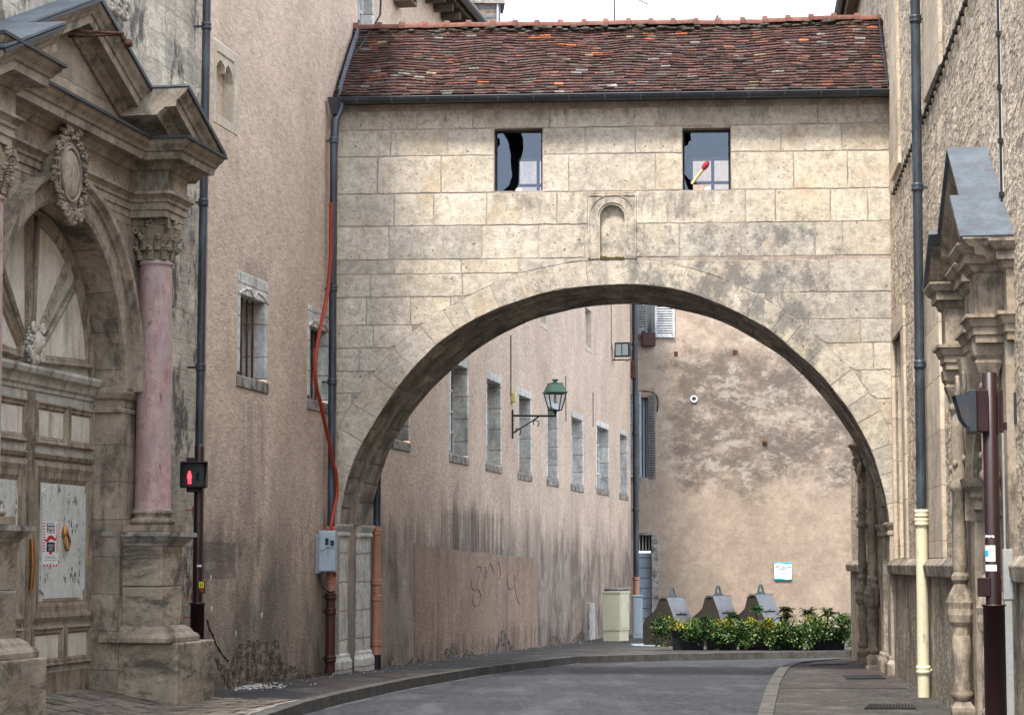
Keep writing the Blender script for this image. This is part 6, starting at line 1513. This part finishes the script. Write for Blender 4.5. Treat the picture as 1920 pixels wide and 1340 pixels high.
# ================================================================ lantern
sL, zL = LW.h(960, 796); lan = thing('wall_lantern', 'green four-sided street lantern on an iron bracket by the tall windows', 'street lamp', LW.P(sL, 0, zL))
zb = LW.h(960, 822)[1]; zt = LW.h(960, 768)[1]; ARM = .0
yv = LW.P(sL, 0, 0).y; tip = at(1041, 779, yv-.19); D = LW.loc(tip)[1]; za = LW.h(960, 779)[1]
m = M(LW); m.box(sL-.03, sL+.03, 0, .03, zb, zt); m.tube([(sL, .02, za), (sL, D+.02, za-.02)], .022, 8)
m.tube([(sL, .02, za-.38), (sL, D*.62, za-.03)], .016, 6)
for (c0, c1, r) in ((.13, za-.34, .075), (D*.55, za-.17, .075)): m.tube([(sL, c0+r*math.cos(.5*k-1.2)*(1-k*.03), c1+r*math.sin(.5*k-1.2)*(1-k*.03)) for k in range(11)], .012, 6)
m.build('bracket', m_darkgreen, lan)
zz0 = at(1041, 781, yv).z; S_ = sL; H = at(1041, 712, yv).z-zz0
fl = Frame((tip.x, tip.y), (1, .25), (.25, -1))
m = M(fl); zc = za+.0
z_b = at(1041, 771, yv).z; z_m = at(1041, 738, yv).z; z_r = at(1041, 720, yv).z; z_t = at(1041, 711, yv).z; wt = .225; wb = .125
m.lathe(0, 0, [(.02, za-.02), (.02, za+.03), (.05, za+.05), (.03, za+.07), (wb*1.2, z_b), (wb*1.25, z_b+.02), (.02, z_b+.022)], 4, sq=True, smooth=False)
for k in range(4):
    a = math.pi/4+k*math.pi/2; m.tube([(wb*1.25*math.cos(a), wb*1.25*math.sin(a), z_b), (wt*1.25*math.cos(a), wt*1.25*math.sin(a), z_m)], .013, 6)
m.lathe(0, 0, [(wt*1.25-.02, z_m-.02), (wt*1.3, z_m-.02), (wt*1.3, z_m+.01), (wt*1.25-.02, z_m+.01)], 4, sq=True, smooth=False)
m.build('frame', m_darkgreen, lan)
m = M(fl); m.lathe(0, 0, [(wt*1.42, z_m), (wt*1.42, z_m+.02), (wt*1.3, z_m+.03), (wt*.85, z_r-.01), (wt*.9, z_r), (wt*.6, z_r+.015), (.05, z_r+.03), (.045, z_t-.05), (.09, z_t-.035), (.09, z_t-.02), (.03, z_t)], 4, sq=True, smooth=False); m.build('hood', m_green, lan)
m = M(fl); m.lathe(0, 0, [(wb*1.2, z_b+.02), (wt*1.2, z_m-.01)], 4, sq=True, smooth=False); m.f = m.f[:-2]; m.c = m.c[:-2]; m.sm = m.sm[:-2]; m.build('glass', m_lampglass, lan)
m = M(fl); m.lathe(0, 0, [(.02, z_m), (.03, z_m-.06), (.03, z_m-.1), (.045, z_m-.16), (.03, z_m-.21), (.005, z_m-.23)], 10); m.build('bulb', m_bulbglass, lan)
s, zz = LW.h(962, 745, .03); m = M(LW); m.box(s-.1, s+.1, 0, .09, zz-.1, zz+.1); tag(m.build('junction_box', m_matchwood, loc=LW.P(s, 0, zz), bevel=.01), 'small yellowish junction box on the cable above the lantern bracket', 'box')
s, zz = LW.h(1187, 690, .05); m = M(LW); m.box(s-.2, s+.1, 0, .16, zz-.32, zz+.2); tag(m.build('junction_box', m_rust, loc=LW.P(s, 0, zz), bevel=.01), 'rusty tall junction box beside the far downpipe', 'box')
# floodlight
yf = LW.P(LW.h(1150, 660)[0], 0, 0).y-.3; c = at(1169, 656, yf); fll = thing('floodlight', 'black twin-pane floodlight bracketed high on the pink wall', 'floodlight', c)
ff = Frame((c.x, c.y), (1, -.35), (-.35, -1)); 
def Tl(s, d, zz): return (s, d-.35*zz*0, zz+c.z-.12*d)
m = M(ff)
def fbox(m, s0, s1, d0, d1, z0, z1, t=.25):
    P = [(s, d, c.z+zz-t*d*.4) for s in (s0, s1) for d in (d0, d1) for zz in (z0, z1)]; m.mesh(P, [(0, 1, 3, 2), (4, 6, 7, 5), (0, 4, 5, 1), (2, 3, 7, 6), (0, 2, 6, 4), (1, 5, 7, 3)])
fbox(m, -.22, .22, -.05, .16, -.2, .22); fbox(m, -.14, .14, -.18, -.05, -.12, .14); hd = m.build('body', m_black, fll, bevel=.012)
m = M(ff); fbox(m, -.18, -.015, .16, .168, -.15, .17); fbox(m, .015, .18, .16, .168, -.15, .17); m.build('lens', mat('pale_lens', (.35, .42, .43), rough=.15, var=0, fine=0, bump=0, spec=.7), hd)
m = M(ff); m.tube([(-.26, 0, c.z+.0), (-.26, 0, c.z-.28), (.26, 0, c.z-.28), (.26, 0, c.z+.0)], .016, 6); wp = ff.loc(LW.P(LW.loc(c)[0], 0, c.z-.28)); m.tube([(0, 0, c.z-.28), (wp[0], wp[1], c.z-.28)], .02, 6); m.tube([(.05, .02, c.z-.27), (.1, .05, c.z-.34), (.18, 0, c.z-.28)], .01, 5); m.build('bracket', m_black, fll)
# ================================================================ cabinets
def rotbox(m, cx, cy_, w, d, z0, z1, ang):
    ca, sa = math.cos(ang), math.sin(ang)
    P = [(cx+x*ca-y*sa, cy_+x*sa+y*ca, zz) for x in (-w/2, w/2) for y in (-d/2, d/2) for zz in (z0, z1)]
    m.mesh(P, [(0, 1, 3, 2), (4, 6, 7, 5), (0, 4, 5, 1), (2, 3, 7, 6), (0, 2, 6, 4), (1, 5, 7, 3)])
yc = 57.5; a = at(1129.6, 1198, yc); b = at(1163, 1199, yc); g = gz(yc); z1 = at(1150, 1108, yc).z
cab = thing('electrical_cabinet', 'cream electrical cabinet on the pavement at the end of the pink wall', 'cabinet', ((a.x+b.x)/2, yc, g))
fc_ = Frame((a.x, yc), (1, -.0), (0, -1)); w = b.x-a.x
t2 = .32
m = M(); rx = at(1180, 1100, yc+.5).x
V = [(a.x, yc), (b.x, yc-.02), (rx, yc+.55), (a.x+.3, yc+.6)]
m.extrude([(x, y, g+.27) for x, y in V], (0, 0, z1-g-.31)); bd_ = m.build('body', m_cab, cab, bevel=.01)
m = M(); m.extrude([(x+(.02 if i in (0, 3) else -.02), y+.02, g-.02) for i, (x, y) in enumerate(V)], (0, 0, .285)); m.build('plinth', m_cab, cab, bevel=.006)
m = M(); cxm = sum(x for x, y in V)/4; cym = sum(y for x, y in V)/4; m.extrude([(cxm+(x-cxm)*1.08, cym+(y-cym)*1.08, z1-.045) for x, y in V], (0, 0, .045)); m.build('top', m_cab, cab, bevel=.008)
m = M(); d1 = Vector((V[2][0]-V[1][0], V[2][1]-V[1][1])); nn = Vector((d1.y, -d1.x)).normalized()
def onside(u0, u1, z0, z1_, th): p = Vector(V[1])+d1*u0; q = Vector(V[1])+d1*u1; m.extrude([(p.x, p.y, z0), (q.x, q.y, z0), (q.x, q.y, z1_), (p.x, p.y, z1_)], (nn.x*th, nn.y*th, 0))
onside(.08, .92, g+.33, z1-.12, .012); onside(.78, .84, g+.8, g+1.0, .03); m.build('door', m_cab, cab)
a = at(1187, 1185, 61); b = at(1206, 1185, 61); g = gz(61); z1 = at(1190, 1118, 61).z
gc = thing('utility_cabinet', 'pale blue-grey utility cabinet standing behind the cream cabinet', 'cabinet', ((a.x+b.x)/2, 61, g))
m = M(); m.box(a.x, b.x-.02, 61, 61.4, g, z1); m.build('body', m_greycab, gc, bevel=.012); m = M(); m.box(a.x-.02, b.x, 60.97, 61.42, z1, z1+.04); m.build('top', m_greycab, gc, bevel=.01); m = M(); m.box(a.x+.04, b.x-.06, 60.985, 61, g+.12, z1-.06); m.build('door', m_greycab, gc, bevel=.004)
a = LW.h(1153, 1102, .3); m = M(LW); m.box(a[0], a[0]+3.2, 0, .35, a[1]-.06, a[1]); m.box(a[0]+.1, a[0]+3.0, 0, .22, gz(58)-.1, a[1]-.06)
tag(m.build('concrete_niche', m_sill, loc=LW.P(a[0], 0, gz(58)), bevel=.01), 'low masonry block with a stone slab top behind the cream cabinet', 'masonry block')
s0 = LW.S(1102); s1 = LW.S(1112); z1 = LW.h(1107, 1130)[1]; m = M(LW); m.box(s0, s1, -.02, .05, gz(56)-.1, z1)
tag(m.build('stone_stub', mat('dirty_white_strip', (.45, .43, .38), var=.2, dirt=[dict(col=(.15, .1, .07), sc=7, lo=.5, hi=.6, amt=.7)]), loc=LW.P(s0, 0, gz(56)), bevel=.01), 'narrow white painted strip at the foot of the pink wall', 'stone')
# ================================================================ bins
def binunit(x, y, label):
    c = at(x, y, 52.5); g = gz(52.5); ang = math.radians(42)
    t = thing('waste_bin', label, 'waste bin', (c.x, 52.5, g), 'lidded waste bins behind the planters')
    fr = Frame((c.x, 52.5), (math.cos(ang), math.sin(ang)), (math.sin(ang), -math.cos(ang)))   # s: width (towards right-back), d: front (towards right-front)
    h = c.z-g; w = .60
    prof = [(-.78, 0), (-.80, .45), (-.72, .62), (-.52, .74), (-.36, .86), (-.27, h-.02), (-.05, h), (.10, h-.32), (.24, h-.66), (.30, h-.72), (.30, 0)]
    m = M(fr); m.extrude([(-w/2, d, g+zz) for d, zz in prof], (w, 0, 0)); bd = m.build('body', m_bin, t, bevel=.015)
    m = M(fr); fpf = [(-.04, h+.004), (.03, h-.14), (.115, h-.31), (.26, h-.66)]
    for (d0, z0), (d1, z1) in zip(fpf, fpf[1:]): m.extrude([(-w/2+.01, d0, g+z0+.006), (w/2-.01, d0, g+z0+.006), (w/2-.01, d1, g+z1+.006), (-w/2+.01, d1, g+z1+.006)], (0, .012, .006))
    m.build('hatch', m_steel, t)
    m = M(fr); d, zz = .14, h-.36; m.tube([(-.17, d+.03, g+zz), (.17, d+.03, g+zz)], .014, 6); m.tube([(0, d+.0, g+zz+.04), (0, d+.03, g+zz)], .012, 6); m.build('handle', m_leadedge, t)
    m = M(fr); m.box(-w/2-.03, w/2+.05, -.2, -.05, g+h-.01, g+h+.03)
    n = 10; q = [(-.14, h+.03), (.14, h+.03), (.09, h+.07), (.075, h+.16)]+[(.07*math.cos(math.pi*k/n), h+.19+.075*math.sin(math.pi*k/n)) for k in range(n+1)]+[(-.075, h+.16), (-.09, h+.07)]
    # lug as plate with a hole: two side strips + arch
    m.sweep_elev([(-.022, -.14), (.022, -.14), (.022, -.11), (-.022, -.11)], [(-.15, g+h+.03), (-.09, g+h+.06), (-.06, g+h+.17), (-.03, g+h+.235), (.03, g+h+.235), (.06, g+h+.17), (.09, g+h+.06), (.15, g+h+.03)])
    m.box(-.1, .1, -.14, -.11, g+h+.02, g+h+.09); m.build('lifting_lug', m_binzinc, t)
binunit(1268, 1121, 'leftmost waste bin, grey hatch, beside the far door'); binunit(1354, 1118, 'middle waste bin with a rounded brown back'); binunit(1434, 1115.5, 'rightmost waste bin, below the white notice')
# ================================================================ planters and plants
YP = 48.3; gp = gz(YP)
pls = [(1262, 1322), (1326, 1384), (1388, 1446), (1450, 1508), (1514, 1586)]; names = ['leftmost black planter box beside the metal cover', 'second black planter from the left', 'middle black planter box of the row', 'fourth black planter, under the notice', 'rightmost black planter box by the stone columns']
for (x0, x1), lb in zip(pls, names):
    a = at(x0, 1200, YP).x; b = at(x1, 1200, YP).x
    t = thing('planter', lb, 'planter', ((a+b)/2, YP+.3, gp), 'black planters along the kerb')
    m = M(); m.mesh([(a+.03, YP+.03, gp), (b-.03, YP+.03, gp), (b-.03, YP+.57, gp), (a+.03, YP+.57, gp), (a, YP, gp+.42), (b, YP, gp+.42), (b, YP+.6, gp+.42), (a, YP+.6, gp+.42)], [(0, 1, 5, 4), (1, 2, 6, 5), (2, 3, 7, 6), (3, 0, 4, 7), (0, 1, 2, 3)])
    m.box(a-.01, b+.01, YP-.01, YP+.61, gp+.40, gp+.43); m.build('box', m_planter, t, bevel=.008)
    m = M(); m.box(a+.03, b-.03, YP+.03, YP+.57, gp+.43, gp+.445); m.build('soil', m_soil, t)
def leaf(m, p, dirv, L, w, col, fold=.25):
    d = dirv.normalized(); s = d.cross(Vector((0, 0, 1)))
    if s.length < .1: s = Vector((1, 0, 0))
    s.normalize(); s = (Matrix.Rotation(random.uniform(-1, 1), 3, d) @ s); u = s.cross(d)
    a = p; b = p+d*L; c = p+d*L*.45+s*w-u*w*fold; e = p+d*L*.45-s*w-u*w*fold; mid = p+d*L*.5
    m.mesh([a, c, b, e], [(0, 1, 2), (0, 2, 3)], col)
def rnd(): 
    while 1:
        v = Vector((random.uniform(-1, 1), random.uniform(-1, 1), random.uniform(-1, 1)))
        if .05 < v.length < 1: return v
def vary(c, k=.3): q = random.uniform(1-k, 1+k); return tuple(x*q for x in c)
def bush(x, y, rx, rz_, cols, label, name='shrub', cat='shrub', n=700, L=.075, w=.02, dy=0, flowers=None, grp='flowering shrubs trailing over the planters', depth=.28):
    c = at(x, y, YP+dy); t = thing(name, label, cat, (c.x, c.y, gp+.43), grp)
    m = M(); m2 = M()
    clumps = [(Vector((random.uniform(-.75, .75)*rx, random.uniform(-.7, .7)*depth, random.uniform(-.75, .75)*rz_)), random.uniform(.35, .6)) for _ in range(13)]
    for i in range(n):
        cc, r = random.choice(clumps); v = rnd().normalized()*random.uniform(.6, 1.05); p = c+cc+Vector((v.x*rx*r, v.y*depth*r, v.z*rz_*r))
        leaf(m, p, (v+rnd()*.8+Vector((0, -.3, .1))), L*random.uniform(.6, 1.2), w*random.uniform(.7, 1.3), vary(random.choice(cols)))
    m.build('leaves', m_leaf, t, recalc=False)
    if flowers:
        for i in range(flowers[1]):
            cc, r = random.choice(clumps); v = rnd().normalized()*1.05; p = c+cc+Vector((v.x*rx*r, -abs(v.y)*depth*r, v.z*rz_*r))
            for k in range(4): leaf(m2, p, rnd()+Vector((0, -.6, .2)), .035, .014, vary(flowers[0], .15))
        m2.build('flowers', m_leaf, t, recalc=False)
    ms = M()
    for i in range(7): cc, r = clumps[i]; ms.tube([Vector((c.x, c.y, gp+.43)), c+cc*.5+Vector((0, 0, .02)), c+cc], [.012, .008, .004], 5)
    ms.build('stems', m_rustiron, t)
G1, G2, G3 = (.04, .10, .022), (.08, .17, .032), (.19, .26, .07)
WV = (.30, .38, .18); DKG = (.012, .04, .015); YG = (.16, .24, .03); YE = (.55, .45, .04)
vb = [(1243, 1184, .26, .30, 0), (1349, 1189, .22, .29, -.12), (1401, 1186, .27, .27, -.12), (1455, 1187, .27, .29, -.12), (1500, 1190, .24, .27, -.12), (1544, 1183, .30, .30, -.12), (1588, 1182, .22, .33, 0)]
vn = ['variegated shrub at the left end of the planter row', 'white-flecked shrub hanging between the first and second planters', 'variegated shrub trailing over the second and third planters', 'white-flecked shrub under yellow leaves in front of the right bin', 'small round variegated shrub below the notice', 'large rounded variegated shrub with white flowers', 'last variegated shrub next to the stone columns']
for (x, y, rx, rz_, dy), lb in zip(vb, vn): bush(x, y, rx, rz_, [G1, G2, G2, G3, WV, DKG], lb, n=820, flowers=((.5, .55, .38), 16), dy=dy)
for x, y, lb in ((1298, 1183, 'dark green foliage spilling over the leftmost planter'), (1325, 1185, 'dark foliage spilling between the first two planters'), (1376, 1184, 'dark foliage over the second planter edge'), (1427, 1184, 'dark foliage hanging over the middle planter'), (1478, 1185, 'dark foliage hanging over the fourth planter'), (1522, 1183, 'dark foliage at the gap before the last planter'), (1568, 1182, 'dark foliage hanging over the rightmost planter')):
    bush(x, y, .25, .2, [DKG, G1, G1, G2], lb, n=480, dy=.0, grp='dark foliage spilling over the planters')
for x, y, lb in ((1275, 1172, 'yellow-leaved shrub in the leftmost planter'), (1360, 1172, 'yellow-leaved shrub in the second planter'), (1410, 1170, 'yellow tuft in the middle planter'), (1453, 1172, 'bright yellow shrub in front of the right bin'), (1530, 1168, 'yellow-green shrub near the right end')):
    bush(x, y, .22, .14, [YE, YG, YE, G2], lb, n=330, dy=.1, grp='yellow-leaved shrubs in the planters')
def spiky(x, y, r, col, label, n=26, L=.3, grp='dark spiky shrubs in the planters', dy=.25, top=True):
    c = at(x, y, YP+dy); t = thing('spiky_shrub', label, 'shrub', (c.x, c.y, gp+.43), grp); m = M()
    for i in range(n):
        a = random.uniform(0, 6.28); el = random.uniform(-.15, 1.2); d = Vector((math.cos(a)*math.cos(el), math.sin(a)*math.cos(el)*.8, math.sin(el))); Lr = r*random.uniform(.7, 1.1)
        for k in range(9):
            q = k/9; p = c+d*Lr*q+Vector((0, 0, -.12*q*q))
            for sgn in (-1, 1):
                sd = Vector((-d.y, d.x, 0)).normalized()*sgn; leaf(m, p, sd+d*.5+Vector((0, 0, random.uniform(-.2, .3))), .085*(1.1-.5*q), .013, vary(random.choice(col), .35))
    m.build('leaves', m_leaf, t, recalc=False); m = M(); m.tube([Vector((c.x, c.y, gp+.43)), c+Vector((0, 0, .03))], .015, 6)
    for i in range(5): v = rnd(); m.tube([Vector((c.x, c.y, c.z-.1)), c+Vector((v.x*.12, v.y*.1, abs(v.z)*.12))], .007, 5)
    m.build('stems', m_rustiron, t)
for x, y, r, cl, lb in ((1322, 1165, .25, [G1, DKG, G2], 'dark green feathery shrub between the first two planters'), (1372, 1158, .26, [G2, G1, DKG], 'upright feathery shrub in front of the middle bin'), (1419, 1142, .22, [(.03, .12, .04), G1], 'tall fern-like shrub in front of the right bin'),
    (1472, 1160, .30, [DKG, (.06, .04, .015), (.10, .035, .012), G1], 'reddish dark feathery shrub right of the right bin'), (1474, 1143, .22, [G1, (.12, .05, .02), DKG], 'reddish tuft behind the rightmost bin edge'), (1515, 1150, .30, [(.05, .09, .05), G1, (.10, .13, .09)], 'grey-green narrow-leaved shrub under the notice'), (1552, 1152, .30, [DKG, (.05, .07, .015), G1], 'dark bushy shrub near the right end of the planters'), (1440, 1166, .2, [G1, DKG], 'low dark shrub behind the yellow one'), (1582, 1160, .26, [G2, G3], 'light loose shrub at the far right end')):
    spiky(x, y, r, cl, lb)
def grass(x, y, label):
    c = at(x, y, YP+.02); t = thing('grass_tuft', label, 'grass', (c.x, c.y, gp+.43), 'grass tufts arching over the planters'); m = M()
    for i in range(150):
        a = random.uniform(0, 6.28); R_2 = random.uniform(.1, .34); h = random.uniform(.06, .16); o = c+Vector((random.uniform(-.04, .04), random.uniform(-.04, .04), 0)); d = Vector((math.cos(a), math.sin(a)*.7, 0)); col = vary(random.choice([(.13, .19, .05), (.2, .24, .08), (.07, .12, .03)])); pr = None
        sd = Vector((-d.y, d.x, 0))*.0045
        for k in range(6):
            q = k/5; p = o+d*R_2*q+Vector((0, 0, h*math.sin(q*2.2)*1.4-.28*q*q))
            if pr is not None: m.mesh([pr-sd, pr+sd, p+sd*(1-q*.7), p-sd*(1-q*.7)], [(0, 1, 2, 3)], col)
            pr = p
    m.build('blades', m_leaf, t, recalc=False)
grass(1300, 1168, 'pale green grass tuft arching over the leftmost planter'); grass(1424, 1172, 'grass tuft hanging over the middle planter'); grass(1516, 1172, 'grass tuft between the last two planters'); grass(1344, 1176, 'fine grass tuft over the second planter')
# ================================================================ light, camera, world
cam = bpy.data.cameras.new('camera'); cam.sensor_width = 36; cam.lens = F/1920*36; cam.clip_end = 2000; cam.clip_start = .1
co = bpy.data.objects.new('camera', cam); COL.objects.link(co); co.location = CAM; co.rotation_euler = (math.pi/2+PITCH, 0, 0); bpy.context.scene.camera = co
SE, SA = math.radians(58), math.radians(200)       # elevation, azimuth measured from +Y clockwise
sd = Vector((math.sin(SA)*math.cos(SE), math.cos(SA)*math.cos(SE), math.sin(SE)))
su = bpy.data.lights.new('sun', 'SUN'); su.energy = 1.5; su.angle = math.radians(10); su.color = (1.0, .94, .86)
so = bpy.data.objects.new('sun', su); COL.objects.link(so); so.rotation_euler = sd.to_track_quat('Z', 'Y').to_euler(); so.location = (0, 0, 30)
w = bpy.data.worlds.new('World'); bpy.context.scene.world = w; w.use_nodes = True; t = NT(w); bg = t.n['Background']
sky = t.N('TexSky', sky_type='NISHITA'); sky.sun_disc = False; sky.sun_elevation = SE; sky.sun_rotation = SA; sky.dust_density = 3
tc = t.N('TexCoord'); nz = t.noise(tc.outputs['Generated'], (1.5, 1.5, 4), 5, .6)
c = t.mix(t.rng(nz, .3, .62, .72, .97), sky.outputs[0], (7.7, 8.6, 10.0))
t.L(c, bg.inputs[0]); bg.inputs[1].default_value = .085
vs = bpy.context.scene.view_settings; vs.view_transform = 'Standard'; vs.look = 'None'; vs.gamma = 1; vs.exposure = 2.0
bpy.context.scene.cycles.use_denoising = True; bpy.context.scene.cycles.max_bounces = 6; bpy.context.scene.cycles.diffuse_bounces = 2
